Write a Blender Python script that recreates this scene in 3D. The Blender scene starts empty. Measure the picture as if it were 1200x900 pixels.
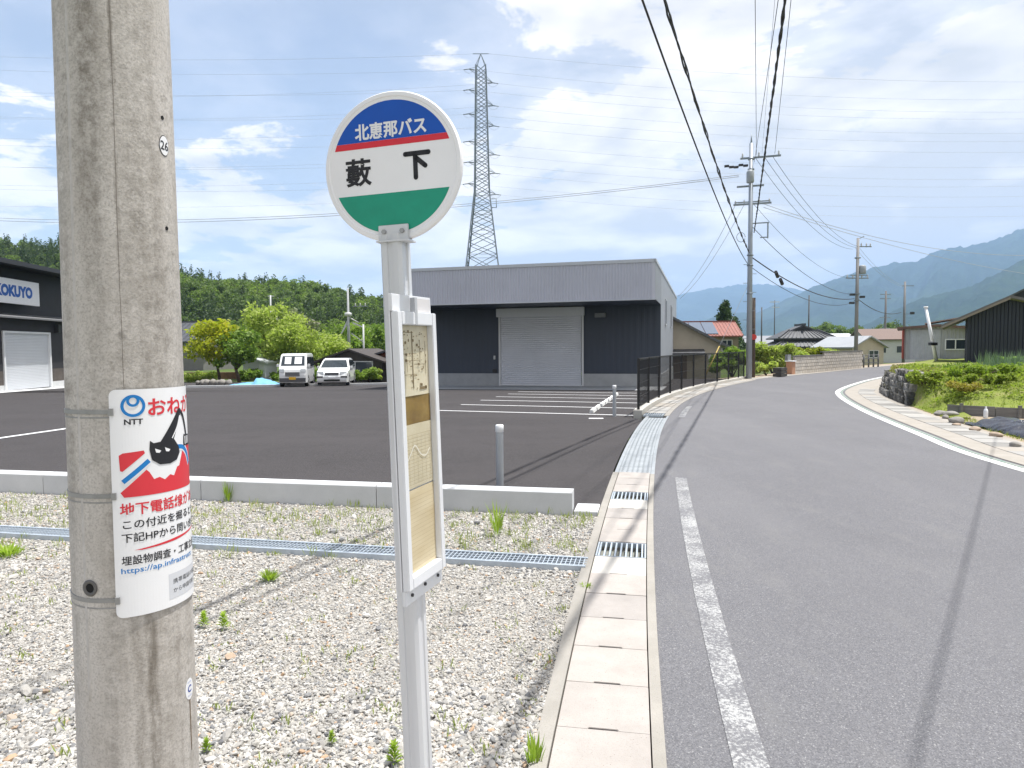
import bpy, bmesh, math, random
import numpy as np
from mathutils import Vector, Matrix
R = math.radians
rnd = random.Random(7)
rng = np.random.default_rng(11)
scene = bpy.context.scene
COL = scene.collection

# ------------------------------------------------------------------ camera
CAM_H, FPX, PITCH, ROLL = 1.6, 800.0, 3.0, -0.43
cam = bpy.data.cameras.new('camera')
cam.sensor_width = 36; cam.lens = 36 * FPX / 1200; cam.clip_start = 0.05; cam.clip_end = 30000
camo = bpy.data.objects.new('camera', cam); COL.objects.link(camo)
CM = Matrix.Translation((0, 0, CAM_H)) @ Matrix.Rotation(R(90 - PITCH), 4, 'X') @ Matrix.Rotation(R(ROLL), 4, 'Z')
camo.matrix_world = CM
scene.camera = camo
CR = CM.to_3x3()

# ------------------------------------------------------------------ world sky with clouds
SUN = Vector((0.235, 0.04, 0.97)).normalized()
world = bpy.data.worlds.new('World'); scene.world = world; world.use_nodes = True
wt = world.node_tree; wt.nodes.clear()
def wn(t, **k):
    n = wt.nodes.new(t)
    for a, b in k.items(): setattr(n, a, b)
    return n
def wmath(op, a, b=None, c=None):
    n = wn('ShaderNodeMath', operation=op)
    for i, v in enumerate((a, b, c)):
        if v is None: continue
        if isinstance(v, (int, float)): n.inputs[i].default_value = v
        else: wt.links.new(v, n.inputs[i])
    return n.outputs[0]
sky = wn('ShaderNodeTexSky', sky_type='NISHITA', sun_disc=False)
sky.sun_elevation = math.asin(SUN.z); sky.sun_rotation = math.atan2(SUN.x, SUN.y)
sky.air_density = 1.0; sky.dust_density = 1.6; sky.ozone_density = 1.2
tc = wn('ShaderNodeTexCoord')
sep = wn('ShaderNodeSeparateXYZ'); wt.links.new(tc.outputs['Generated'], sep.inputs[0])
zc = wmath('MAXIMUM', sep.outputs[2], 0.0)
den = wmath('ADD', zc, 0.16)
px_ = wmath('DIVIDE', sep.outputs[0], den); py_ = wmath('DIVIDE', sep.outputs[1], den)
pz_ = wmath('MULTIPLY', zc, 2.6)
cmb = wn('ShaderNodeCombineXYZ')
wt.links.new(px_, cmb.inputs[0]); wt.links.new(py_, cmb.inputs[1]); wt.links.new(pz_, cmb.inputs[2])
def wnoise(vec, scale, detail, rough, off, dist=0.0):
    mp = wn('ShaderNodeMapping'); mp.inputs['Location'].default_value = off
    wt.links.new(vec, mp.inputs[0])
    n = wn('ShaderNodeTexNoise'); n.inputs['Scale'].default_value = scale
    n.inputs['Detail'].default_value = detail; n.inputs['Roughness'].default_value = rough
    n.inputs['Distortion'].default_value = dist
    wt.links.new(mp.outputs[0], n.inputs['Vector']); return n.outputs[0]
CLOUD_OFF = (7.7, 2.9, 1.0)
def wrange(v, a, b, smooth=True):
    n = wn('ShaderNodeMapRange', interpolation_type='SMOOTHSTEP' if smooth else 'LINEAR'); wt.links.new(v, n.inputs[0])
    n.inputs[1].default_value = a; n.inputs[2].default_value = b; return n.outputs[0]
CS = 2.4
n1 = wnoise(cmb.outputs[0], CS, 11, 0.60, CLOUD_OFF, 0.25)
n1b = wnoise(cmb.outputs[0], CS * 0.8, 4, 0.5, (CLOUD_OFF[0] - 0.05, CLOUD_OFF[1] - 0.02, CLOUD_OFF[2] - 0.25), 0.25)
n2 = wnoise(cmb.outputs[0], 0.55, 3, 0.5, (9.3, 4.2, 2.0))
n3 = wnoise(cmb.outputs[0], 0.9, 6, 0.6, (1.3, 7.2, 5.0), 0.6)
low = wmath('SUBTRACT', 1.0, wmath('MINIMUM', wmath('MULTIPLY', zc, 2.6), 1.0))
# the weather: a cloud bank stands to the east (+x), scattered cumulus elsewhere, more of it low over the horizon
east = wrange(sep.outputs[0], -0.35, 0.45)
cov = wmath('ADD', wmath('MULTIPLY', east, 0.235), wmath('MULTIPLY', wmath('SUBTRACT', n2, 0.5), 0.22))
cov = wmath('ADD', cov, wmath('MULTIPLY', low, 0.26))
dens = wmath('ADD', n1, cov)
mask = wrange(dens, 0.575, 0.67)
veil = wrange(wmath('ADD', wmath('MULTIPLY', n3, 0.55), wmath('ADD', wmath('MULTIPLY', east, 0.40), wmath('MULTIPLY', low, 0.28))), 0.12, 0.95)
vm = wmath('ADD', wmath('MULTIPLY', veil, 0.62), 0.20)
m_all = wmath('MAXIMUM', wmath('MULTIPLY', mask, 0.95), vm)
shade = wn('ShaderNodeMapRange'); wt.links.new(wmath('ADD', wmath('SUBTRACT', n1, n1b), wmath('MULTIPLY', wmath('MAXIMUM', wmath('SUBTRACT', dens, 0.62), 0.0), -0.62)), shade.inputs[0])
shade.inputs[1].default_value = -0.17; shade.inputs[2].default_value = 0.06
ccol = wn('ShaderNodeMixRGB'); wt.links.new(shade.outputs[0], ccol.inputs[0])
ccol.inputs[1].default_value = (3.7, 3.68, 3.7, 1); ccol.inputs[2].default_value = (6.2, 5.85, 5.5, 1)
skyc = wn('ShaderNodeMixRGB', blend_type='MULTIPLY'); skyc.inputs[0].default_value = 1.0
skyc.inputs[2].default_value = (0.88, 0.83, 0.80, 1); wt.links.new(sky.outputs[0], skyc.inputs[1])
mixs = wn('ShaderNodeMixRGB'); wt.links.new(m_all, mixs.inputs[0])
wt.links.new(skyc.outputs[0], mixs.inputs[1]); wt.links.new(ccol.outputs[0], mixs.inputs[2])
bg = wn('ShaderNodeBackground'); bg.inputs[1].default_value = 0.1
wt.links.new(mixs.outputs[0], bg.inputs[0])
wo = wn('ShaderNodeOutputWorld'); wt.links.new(bg.outputs[0], wo.inputs[0])

# ------------------------------------------------------------------ sun, exposure, render
sl = bpy.data.lights.new('sun', 'SUN'); sl.energy = 3.2; sl.angle = R(0.6); sl.color = (1.0, 0.98, 0.945)
so = bpy.data.objects.new('sun', sl); COL.objects.link(so); so.location = SUN * 60
so.rotation_euler = SUN.to_track_quat('Z', 'Y').to_euler()
scene.view_settings.view_transform = 'Standard'; scene.view_settings.look = 'None'
scene.view_settings.exposure = 1.2; scene.view_settings.gamma = 1.0
scene.view_settings.use_curve_mapping = False
cy = scene.cycles
cy.use_denoising = True
try: cy.denoiser = 'OPENIMAGEDENOISE'
except Exception: pass
cy.max_bounces = 6; cy.diffuse_bounces = 3; cy.glossy_bounces = 3; cy.transmission_bounces = 4
cy.transparent_max_bounces = 12; cy.volume_bounces = 1; cy.caustics_reflective = False; cy.caustics_refractive = False
cy.sample_clamp_indirect = 6

# ------------------------------------------------------------------ pixels (1200 x 900 photograph) to rays
def ray(px, py):
    return CR @ Vector(((px - 600) / FPX, (450 - py) / FPX, -1.0))
def G(px, py, z=0.0):                      # point of the level plane z seen at that pixel
    d = ray(px, py); t = (z - CAM_H) / d.z
    return Vector((d.x * t, d.y * t, z))
def AT(px, py, y):                         # point at distance y in front of the camera
    d = ray(px, py); t = y / d.y
    return Vector((d.x * t, y, CAM_H + d.z * t))
def PROJ(p):
    v = CR.transposed() @ (Vector(p) - Vector((0, 0, CAM_H)))
    return (600 + FPX * v.x / -v.z, 450 - FPX * v.y / -v.z)
def lotz(y): return 0.012 - 0.015 * max(0.0, y - 12.0)
def GL(px, py, dz=0.0):                    # same on the sloping parking lot
    z = 0.0
    for _ in range(12):
        p = G(px, py, z + dz); z = lotz(p.y)
    return p

# ------------------------------------------------------------------ materials
MATS = {}
class NT:
    def __init__(s, name):
        m = bpy.data.materials.new(name); m.use_nodes = True
        s.m = m; s.t = m.node_tree; s.b = s.t.nodes['Principled BSDF']; s.out = s.t.nodes['Material Output']
        s.tc = s.t.nodes.new('ShaderNodeTexCoord')
        MATS[name] = m
    def n(s, t, **k):
        n = s.t.nodes.new(t)
        for a, b in k.items(): setattr(n, a, b)
        return n
    def L(s, a, b): s.t.links.new(a, b)
    def vec(s, coord='Object', sc=(1, 1, 1)):
        if coord == 'World':
            g = s.n('ShaderNodeNewGeometry'); o = g.outputs['Position']
        else: o = s.tc.outputs[coord]
        if sc != (1, 1, 1):
            mp = s.n('ShaderNodeMapping'); mp.inputs['Scale'].default_value = sc; s.L(o, mp.inputs[0]); o = mp.outputs[0]
        return o
    def noise(s, scale, detail=4, rough=0.55, coord='Object', sc=(1, 1, 1), dist=0.0):
        n = s.n('ShaderNodeTexNoise'); n.inputs['Scale'].default_value = scale
        n.inputs['Detail'].default_value = detail; n.inputs['Roughness'].default_value = rough
        n.inputs['Distortion'].default_value = dist
        s.L(s.vec(coord, sc), n.inputs['Vector']); return n.outputs[0]
    def voro(s, scale, coord='Object', sc=(1, 1, 1), feature='F1'):
        n = s.n('ShaderNodeTexVoronoi', feature=feature); n.inputs['Scale'].default_value = scale
        s.L(s.vec(coord, sc), n.inputs['Vector']); return n
    def ramp(s, f, stops, interp='LINEAR'):
        n = s.n('ShaderNodeValToRGB'); cr = n.color_ramp; cr.interpolation = interp
        while len(cr.elements) < len(stops): cr.elements.new(0.5)
        for e, (p, c) in zip(cr.elements, stops):
            e.position = p; e.color = (c[0], c[1], c[2], 1) if not isinstance(c, (int, float)) else (c, c, c, 1)
        s.L(f, n.inputs[0]); return n.outputs[0]
    def rng(s, f, a, b, c=0.0, d=1.0):
        n = s.n('ShaderNodeMapRange'); s.L(f, n.inputs[0])
        for i, v in enumerate((a, b, c, d)): n.inputs[i + 1].default_value = v
        return n.outputs[0]
    def mix(s, f, a, b, mode='MIX'):
        n = s.n('ShaderNodeMixRGB', blend_type=mode)
        for i, v in enumerate((f, a, b)):
            if isinstance(v, (int, float)): n.inputs[i].default_value = v if i == 0 else (v, v, v, 1)
            elif isinstance(v, tuple): n.inputs[i].default_value = (*v[:3], 1)
            else: s.L(v, n.inputs[i])
        return n.outputs[0]
    def math(s, op, a, b=None):
        n = s.n('ShaderNodeMath', operation=op)
        for i, v in enumerate((a, b)):
            if v is None: continue
            if isinstance(v, (int, float)): n.inputs[i].default_value = v
            else: s.L(v, n.inputs[i])
        return n.outputs[0]
    def bump(s, f, strength=0.3, dist=0.01):
        n = s.n('ShaderNodeBump'); n.inputs['Strength'].default_value = strength; n.inputs['Distance'].default_value = dist
        s.L(f, n.inputs['Height']); s.L(n.outputs[0], s.b.inputs['Normal'])
    def set(s, col=None, rough=None, metal=None, spec=None):
        if col is not None:
            if isinstance(col, tuple): s.b.inputs['Base Color'].default_value = (*col[:3], 1)
            else: s.L(col, s.b.inputs['Base Color'])
        if rough is not None:
            if isinstance(rough, (int, float)): s.b.inputs['Roughness'].default_value = rough
            else: s.L(rough, s.b.inputs['Roughness'])
        if metal is not None: s.b.inputs['Metallic'].default_value = metal
        if spec is not None: s.b.inputs['Specular IOR Level'].default_value = spec
        return s.m
def simple(name, col, rough=0.6, var=0.12, scale=6.0, metal=0.0, spec=0.4, bump=0.0, bscale=60.0, sc=(1, 1, 1), dirt=None):
    if name in MATS: return MATS[name]
    t = NT(name)
    f = t.noise(scale, 5, 0.6, 'Object', sc)
    c = t.mix(t.rng(f, 0.3, 0.7), tuple(x * (1 - var) for x in col), tuple(min(1, x * (1 + var)) for x in col))
    if dirt:
        g = t.noise(scale * 0.35, 6, 0.65, 'Object', (1.0, 1.0, 0.25))
        c = t.mix(t.rng(g, 0.5, 0.75, 0, 0.6), c, dirt)
    if bump: t.bump(t.noise(bscale, 3), bump, 0.004)
    return t.set(c, t.rng(f, 0.2, 0.8, rough * 0.85, min(1, rough * 1.1)), metal, spec)
def leafmat(name, dark, light, yellow=None, trans=0.35):
    if name in MATS: return MATS[name]
    t = NT(name)
    g = t.n('ShaderNodeNewGeometry'); oi = t.n('ShaderNodeObjectInfo')
    big = t.noise(0.55, 3, 0.5, 'World')
    f = t.math('ADD', t.math('MULTIPLY', g.outputs['Random Per Island'], 0.55), t.math('MULTIPLY', t.rng(big, 0.3, 0.7), 0.3))
    f = t.math('ADD', f, t.math('MULTIPLY', oi.outputs['Random'], 0.25))
    stops = [(0.05, dark), (0.85, light)]
    if yellow: stops.append((1.0, yellow))
    c = t.ramp(f, stops)
    t.set(c, 0.55, 0, 0.25)
    tr = t.n('ShaderNodeBsdfTranslucent'); t.L(t.mix(1.0, c, (1.0, 1.15, 0.55), 'MULTIPLY'), tr.inputs[0])
    mx = t.n('ShaderNodeMixShader'); mx.inputs[0].default_value = trans
    t.L(t.b.outputs[0], mx.inputs[1]); t.L(tr.outputs[0], mx.inputs[2]); t.L(mx.outputs[0], t.out.inputs[0])
    return t.m

def build_materials():
    # bare concrete pole: mottled, rain streaks, seam line
    t = NT('pole_concrete')
    f1 = t.noise(7, 8, 0.7, 'Object', (1, 1, 0.35)); f2 = t.noise(150, 3, 0.7); f3 = t.noise(5.5, 4, 0.6, 'Object', (2.2, 2.2, 0.10))
    f4 = t.noise(34, 5, 0.7)
    c = t.ramp(f1, [(0.3, (0.46, 0.425, 0.385)), (0.5, (0.56, 0.525, 0.485)), (0.72, (0.64, 0.605, 0.565))])
    f5 = t.noise(16, 7, 0.78, 'Object', (1, 1, 1.6)); f6 = t.noise(3.0, 4, 0.6, 'Object', (1, 1, 0.5))
    st = t.math('MULTIPLY', t.rng(f3, 0.44, 0.62), t.rng(f5, 0.40, 0.60))
    c = t.mix(t.math('MULTIPLY', st, 0.60), c, (0.24, 0.215, 0.185))
    c = t.mix(t.math('MULTIPLY', t.rng(f4, 0.50, 0.66, 0, 0.55), t.rng(f6, 0.4, 0.6)), c, (0.17, 0.155, 0.135))
    c = t.mix(t.math('MULTIPLY', t.rng(f5, 0.55, 0.75, 0, 0.5), t.rng(f6, 0.6, 0.45)), c, (0.56, 0.54, 0.50))
    c = t.mix(t.rng(f2, 0.46, 0.66, 0, 0.55), c, (0.27, 0.25, 0.225))
    # rain stains: dark blotched column on the upper left, runs below the plate
    sp = t.n('ShaderNodeSeparateXYZ'); t.L(t.tc.outputs['Object'], sp.inputs[0])
    an = t.math('ADD', t.math('ARCTAN2', sp.outputs[1], sp.outputs[0]), t.math('MULTIPLY', t.math('SUBTRACT', t.noise(9, 3, 0.5), 0.5), 0.16))
    def column(a0, w, z0, z1, strength, blotch):
        d = t.math('ABSOLUTE', t.math('SUBTRACT', an, a0)); k = t.rng(d, w, w * 0.35)
        k = t.math('MULTIPLY', k, t.rng(sp.outputs[2], z0, z1)); return t.math('MULTIPLY', t.math('MULTIPLY', k, blotch), strength)
    bl = t.rng(t.noise(42, 7, 0.8, 'Object', (1, 1, 0.7)), 0.40, 0.62); bl2 = t.rng(t.noise(18, 6, 0.7, 'Object', (1, 1, 0.25)), 0.36, 0.56)
    for a0, w, z0, z1, s_, b_ in ((-1.52, 0.30, 1.15, 2.2, 0.62, bl), (-1.10, 0.05, 1.6, 2.3, 0.55, bl2), (-0.80, 0.12, 0.90, 0.80, 0.72, bl2), (-1.04, 0.12, 0.90, 0.80, 0.42, bl2), (-0.30, 0.05, 1.0, 0.2, 0.3, bl2), (-0.62, 0.5, 0.0, 1.6, 0.22, bl)):
        c = t.mix(column(a0, w, z0, z1, s_, b_), c, (0.125, 0.105, 0.08))
    v = t.voro(90); pit = t.rng(v.outputs['Distance'], 0.02, 0.12)
    c = t.mix(t.math('MULTIPLY', t.math('SUBTRACT', 1.0, pit), t.rng(f4, 0.5, 0.6)), c, (0.11, 0.10, 0.09))
    t.bump(t.math('ADD', f2, t.math('MULTIPLY', f4, 1.2)), 0.35, 0.003); t.set(c, 0.9, 0, 0.2)
    # gravel bed (below the loose stones)
    t = NT('gravel_bed')
    v = t.voro(38, 'World'); f = t.noise(2.0, 4, 0.6, 'World')
    c = t.ramp(v.outputs['Color'], [(0.1, (0.27, 0.255, 0.23)), (0.4, (0.38, 0.36, 0.325)), (0.75, (0.45, 0.43, 0.39)), (0.95, (0.53, 0.505, 0.475))])
    c = t.mix(t.rng(f, 0.35, 0.7, 0, 0.35), c, (0.40, 0.36, 0.30))
    c = t.mix(t.rng(v.outputs['Distance'], 0.35, 0.6, 0, 0.5), c, (0.20, 0.185, 0.165))
    t.bump(t.math('SUBTRACT', 1.0, v.outputs['Distance']), 0.8, 0.02); t.set(c, 0.9, 0, 0.2)
    t = NT('gravel_stone')
    oi = t.n('ShaderNodeObjectInfo'); f = t.noise(30, 4, 0.6)
    c = t.ramp(oi.outputs['Random'], [(0.0, (0.15, 0.15, 0.155)), (0.08, (0.25, 0.25, 0.25)), (0.22, (0.345, 0.33, 0.305)), (0.45, (0.42, 0.40, 0.365)),
        (0.70, (0.485, 0.465, 0.43)), (0.92, (0.57, 0.555, 0.53)), (0.96, (0.47, 0.40, 0.33)), (0.992, (0.46, 0.32, 0.21))])
    c = t.mix(1.0, c, t.mix(t.rng(f, 0.3, 0.7), (0.78, 0.78, 0.78), (1.1, 1.1, 1.1)), 'MULTIPLY')
    t.set(c, 0.85, 0, 0.2)
    # old asphalt road: light, speckled aggregate
    t = NT('road_asphalt')
    v = t.voro(190, 'World'); f = t.noise(0.55, 5, 0.6, 'World'); f2 = t.noise(420, 2, 0.6, 'World'); f3 = t.noise(3.2, 6, 0.7, 'World', (1, 0.35, 1))
    c = t.ramp(v.outputs['Color'], [(0.05, (0.08, 0.079, 0.085)), (0.45, (0.13, 0.129, 0.137)), (0.8, (0.18, 0.178, 0.186)), (0.97, (0.33, 0.325, 0.32))])
    c = t.mix(t.rng(f2, 0.4, 0.7, 0, 0.45), c, (0.19, 0.188, 0.198))
    c = t.mix(t.rng(f, 0.4, 0.7, 0, 0.35), c, (0.115, 0.114, 0.121))
    c = t.mix(t.rng(f3, 0.52, 0.75, 0, 0.4), c, (0.20, 0.196, 0.19))
    f4 = t.noise(0.22, 3, 0.5, 'World', (2.2, 0.5, 1)); c = t.mix(t.rng(f4, 0.45, 0.62, 0, 0.22), c, (0.20, 0.197, 0.203))
    f5 = t.noise(13, 6, 0.7, 'World'); c = t.mix(t.rng(f5, 0.62, 0.75, 0, 0.35), c, (0.09, 0.088, 0.092))
    t.bump(v.outputs['Distance'], 0.5, 0.004); t.set(c, 0.9, 0, 0.18)
    # fresh dark asphalt
    t = NT('lot_asphalt')
    v = t.voro(150, 'World'); f = t.noise(0.35, 4, 0.55, 'World', (0.35, 1.6, 1)); f2 = t.noise(300, 2, 0.6, 'World')
    c = t.ramp(v.outputs['Color'], [(0.05, (0.032, 0.0295, 0.030)), (0.5, (0.053, 0.049, 0.050)), (0.97, (0.10, 0.095, 0.095))])
    c = t.mix(t.rng(f, 0.35, 0.7, 0, 0.55), c, (0.072, 0.066, 0.067))
    f3 = t.noise(1.4, 5, 0.65, 'World'); c = t.mix(t.rng(f3, 0.5, 0.72, 0, 0.3), c, (0.036, 0.033, 0.034))
    c = t.mix(t.rng(f2, 0.6, 0.8, 0, 0.4), c, (0.12, 0.113, 0.113))
    t.bump(v.outputs['Distance'], 0.55, 0.004); t.set(c, 0.92, 0, 0.12)
    # worn white road paint
    for nm, wear, col in (('worn_paint', 0.60, (0.43, 0.43, 0.42)), ('road_paint', 0.66, (0.72, 0.72, 0.70)), ('lot_paint', 0.70, (0.80, 0.80, 0.80))):
        t = NT(nm)
        f = t.noise(26 if nm != 'worn_paint' else 60, 7, 0.8, 'World'); v = t.voro(190, 'World')
        base = (0.145, 0.144, 0.152) if nm != 'lot_paint' else (0.06, 0.056, 0.057)
        k = t.math('ADD', f, t.math('MULTIPLY', t.noise(1.1 if nm != 'worn_paint' else 4.0, 3, 0.5, 'World'), 0.22 if nm != 'worn_paint' else 0.34))
        c = t.mix(t.rng(k, wear, wear + 0.10), col, base)
        c = t.mix(t.rng(v.outputs['Distance'], 0.45, 0.7, 0, 0.5 if nm == 'worn_paint' else 0.2), c, base)
        t.set(c, 0.7, 0, 0.3)
    t = NT('green_paint')
    f = t.noise(9, 6, 0.7, 'World'); c = t.mix(t.rng(f, 0.42, 0.62), (0.17, 0.25, 0.21), (0.31, 0.30, 0.27)); t.set(c, 0.8, 0, 0.3)
    # concretes
    def conc(nm, a, b, spk, pits=0.25):
        t = NT(nm)
        f = t.noise(3.0, 6, 0.65, 'World'); f2 = t.noise(230, 2, 0.6, 'World'); v = t.voro(42, 'World'); oi = t.n('ShaderNodeObjectInfo')
        c = t.mix(t.rng(f, 0.3, 0.7), a, b)
        c = t.mix(t.rng(f2, 0.52, 0.72, 0, 0.5), c, spk)
        c = t.mix(t.math('MULTIPLY', t.rng(v.outputs['Distance'], 0.10, 0.05), pits), c, (0.14, 0.12, 0.10))
        c = t.mix(1.0, c, t.mix(oi.outputs['Random'], (0.9, 0.9, 0.9), (1.06, 1.05, 1.03)), 'MULTIPLY')
        t.bump(f2, 0.3, 0.003); return t.set(c, 0.88, 0, 0.25)
    conc('slab_concrete', (0.325, 0.30, 0.28), (0.415, 0.385, 0.36), (0.25, 0.22, 0.195), 0.9)
    conc('border_concrete', (0.27, 0.255, 0.23), (0.35, 0.33, 0.30), (0.18, 0.165, 0.145), 0.7)
    conc('kerb_concrete', (0.52, 0.53, 0.54), (0.60, 0.61, 0.62), (0.46, 0.47, 0.48), 0.15)
    conc('pale_concrete', (0.45, 0.43, 0.395), (0.54, 0.52, 0.48), (0.44, 0.42, 0.38), 0.3)
    conc('strip_concrete', (0.30, 0.275, 0.24), (0.37, 0.34, 0.305), (0.32, 0.30, 0.26), 0.3)
    conc('footway_slab', (0.31, 0.30, 0.285), (0.38, 0.37, 0.35), (0.32, 0.31, 0.29), 0.3)
    conc('dull_slab', (0.22, 0.215, 0.205), (0.29, 0.28, 0.265), (0.24, 0.23, 0.21), 0.4)
    conc('apron_concrete', (0.36, 0.37, 0.38), (0.44, 0.45, 0.46), (0.32, 0.33, 0.34), 0.1)
    # blocks
    conc('block_concrete', (0.50, 0.46, 0.41), (0.62, 0.58, 0.53), (0.34, 0.31, 0.27), 0.3)
    # soils and grass
    t = NT('earth_grass')
    f = t.noise(0.06, 6, 0.6, 'World'); f2 = t.noise(6, 4, 0.6, 'World')
    c = t.ramp(f, [(0.3, (0.055, 0.085, 0.022)), (0.5, (0.075, 0.115, 0.03)), (0.7, (0.12, 0.115, 0.06))])
    c = t.mix(t.rng(f2, 0.3, 0.7, 0, 0.4), c, (0.10, 0.13, 0.045)); t.bump(f2, 0.5, 0.05); t.set(c, 0.95, 0, 0.1)
    t = NT('bank_soil')
    f = t.noise(1.6, 6, 0.65, 'World'); f2 = t.noise(22, 4, 0.6, 'World')
    c = t.ramp(f, [(0.3, (0.14, 0.18, 0.04)), (0.5, (0.20, 0.235, 0.055)), (0.7, (0.27, 0.23, 0.12))])
    c = t.mix(t.rng(f2, 0.4, 0.7, 0, 0.4), c, (0.15, 0.19, 0.045)); t.bump(f2, 0.8, 0.03); t.set(c, 0.95, 0, 0.1)
    t = NT('dry_soil')
    f = t.noise(9, 6, 0.65, 'World'); c = t.ramp(f, [(0.3, (0.24, 0.19, 0.135)), (0.7, (0.40, 0.335, 0.25))])
    t.bump(f, 0.7, 0.03); t.set(c, 0.95, 0, 0.1)
    t = NT('mountain_forest')
    f = t.noise(0.0022, 7, 0.62, 'World'); f2 = t.noise(0.02, 5, 0.7, 'World')
    c = t.ramp(f, [(0.3, (0.005, 0.013, 0.010)), (0.52, (0.011, 0.024, 0.014)), (0.7, (0.036, 0.056, 0.026))])
    c = t.mix(t.rng(f2, 0.3, 0.7, 0, 0.5), c, (0.035, 0.065, 0.028)); t.bump(f2, 0.9, 12.0); t.set(c, 0.95, 0, 0.05)
    # metals
    t = NT('galvanised')
    f = t.noise(22, 5, 0.6); c = t.mix(t.rng(f, 0.3, 0.7), (0.40, 0.46, 0.52), (0.52, 0.57, 0.62)); t.set(c, 0.48, 0.35, 0.5)
    t = NT('plate_galvanised')
    f = t.noise(5, 5, 0.65, 'World'); c = t.mix(t.rng(f, 0.3, 0.7), (0.27, 0.295, 0.31), (0.36, 0.38, 0.395)); t.set(c, 0.55, 0.15, 0.5)
    t = NT('car_paint'); t.set((0.78, 0.79, 0.79), 0.3, 0, 0.5); t.b.inputs['Coat Weight'].default_value = 0.6; t.b.inputs['Coat Roughness'].default_value = 0.08
    t = NT('car_glass'); t.set((0.02, 0.03, 0.035), 0.06, 0, 0.7)
    t = NT('window_glass'); t.set((0.03, 0.04, 0.05), 0.08, 0, 0.7)
    t = NT('solar_glass'); t.set((0.10, 0.13, 0.18), 0.12, 0, 0.7)
    t = NT('mulch_film')
    f = t.noise(14, 6, 0.6, 'World', (0.6, 1.6, 1)); f2 = t.noise(30, 4, 0.6, 'World'); t.set(t.mix(t.rng(f, 0.3, 0.7), (0.010, 0.012, 0.022), (0.03, 0.034, 0.052)), 0.16, 0, 0.6); t.bump(f, 0.6, 0.03)
    t = NT('paper')
    f = t.noise(6, 5, 0.6); f2 = t.noise(90, 3, 0.6)
    c = t.mix(t.rng(f, 0.3, 0.7), (0.56, 0.50, 0.35), (0.66, 0.60, 0.45)); c = t.mix(t.rng(f2, 0.4, 0.7, 0, 0.15), c, (0.45, 0.36, 0.2)); t.set(c, 0.35, 0, 0.5)
    t = NT('paper_stained')
    f = t.noise(5, 5, 0.65); c = t.ramp(f, [(0.3, (0.17, 0.10, 0.03)), (0.5, (0.26, 0.17, 0.05)), (0.7, (0.36, 0.28, 0.12))]); t.set(c, 0.3, 0, 0.5)
    t = NT('paper_warm')
    f = t.noise(4, 5, 0.6, 'Object', (1, 1, 4)); c = t.mix(t.rng(f, 0.3, 0.7), (0.56, 0.46, 0.28), (0.68, 0.59, 0.41)); t.set(c, 0.35, 0, 0.5)
build_materials()
WHITE = simple('white_paint', (0.72, 0.73, 0.74), 0.45, 0.05, 3)
WHITE2 = simple('sign_white', (0.88, 0.875, 0.89), 0.5, 0.03, 4)
PLATE = simple('sign_plate_white', (0.82, 0.82, 0.83), 0.4, 0.02, 4)
POST = simple('post_aluminium', (0.68, 0.69, 0.71), 0.42, 0.08, 5, 0.2, sc=(1, 1, 0.15))
BLUE = simple('print_blue', (0.002, 0.085, 0.46), 0.45, 0.05)
RED = simple('print_red', (0.70, 0.03, 0.05), 0.45, 0.05)
PRED = simple('print_coral', (0.66, 0.04, 0.055), 0.45, 0.05)
GREEN = simple('print_green', (0.012, 0.31, 0.20), 0.45, 0.10, 9)
INK = simple('print_ink', (0.018, 0.018, 0.022), 0.5, 0.1)
CYAN = simple('print_cyan', (0.01, 0.19, 0.52), 0.45, 0.05)
FAINT = simple('print_faint', (0.20, 0.15, 0.08), 0.6, 0.1)
PALE = simple('print_pale', (0.75, 0.72, 0.62), 0.6, 0.1)
DGREY = simple('plate_grey', (0.62, 0.63, 0.66), 0.5, 0.03)
STRAP = simple('strap_steel', (0.30, 0.30, 0.30), 0.5, 0.15, 20, 0.5)
DARKM = simple('dark_metal', (0.03, 0.03, 0.033), 0.5, 0.2)
RUBBER = simple('rubber', (0.02, 0.02, 0.02), 0.8, 0.2)
BLACKF = simple('fence_black', (0.012, 0.012, 0.013), 0.45, 0.1)
WIRE = simple('wire_black', (0.03, 0.03, 0.033), 0.6, 0.1)
WIREG = simple('wire_grey', (0.34, 0.36, 0.39), 0.6, 0.1)
BARK = simple('bark', (0.10, 0.075, 0.055), 0.9, 0.3, 14, bump=0.6, bscale=40)
WOODP = simple('old_pole_wood', (0.085, 0.065, 0.05), 0.9, 0.3, 10)
CPOLE = simple('far_pole_concrete', (0.36, 0.37, 0.38), 0.8, 0.15, 1.5, sc=(2, 2, 0.3))
STEEL = simple('tower_steel', (0.24, 0.27, 0.30), 0.55, 0.15, 0.5, 0.4)
CERAM = simple('insulator', (0.55, 0.55, 0.55), 0.3, 0.1)
MATS_ = MATS
def M(n): return MATS[n]
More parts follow.
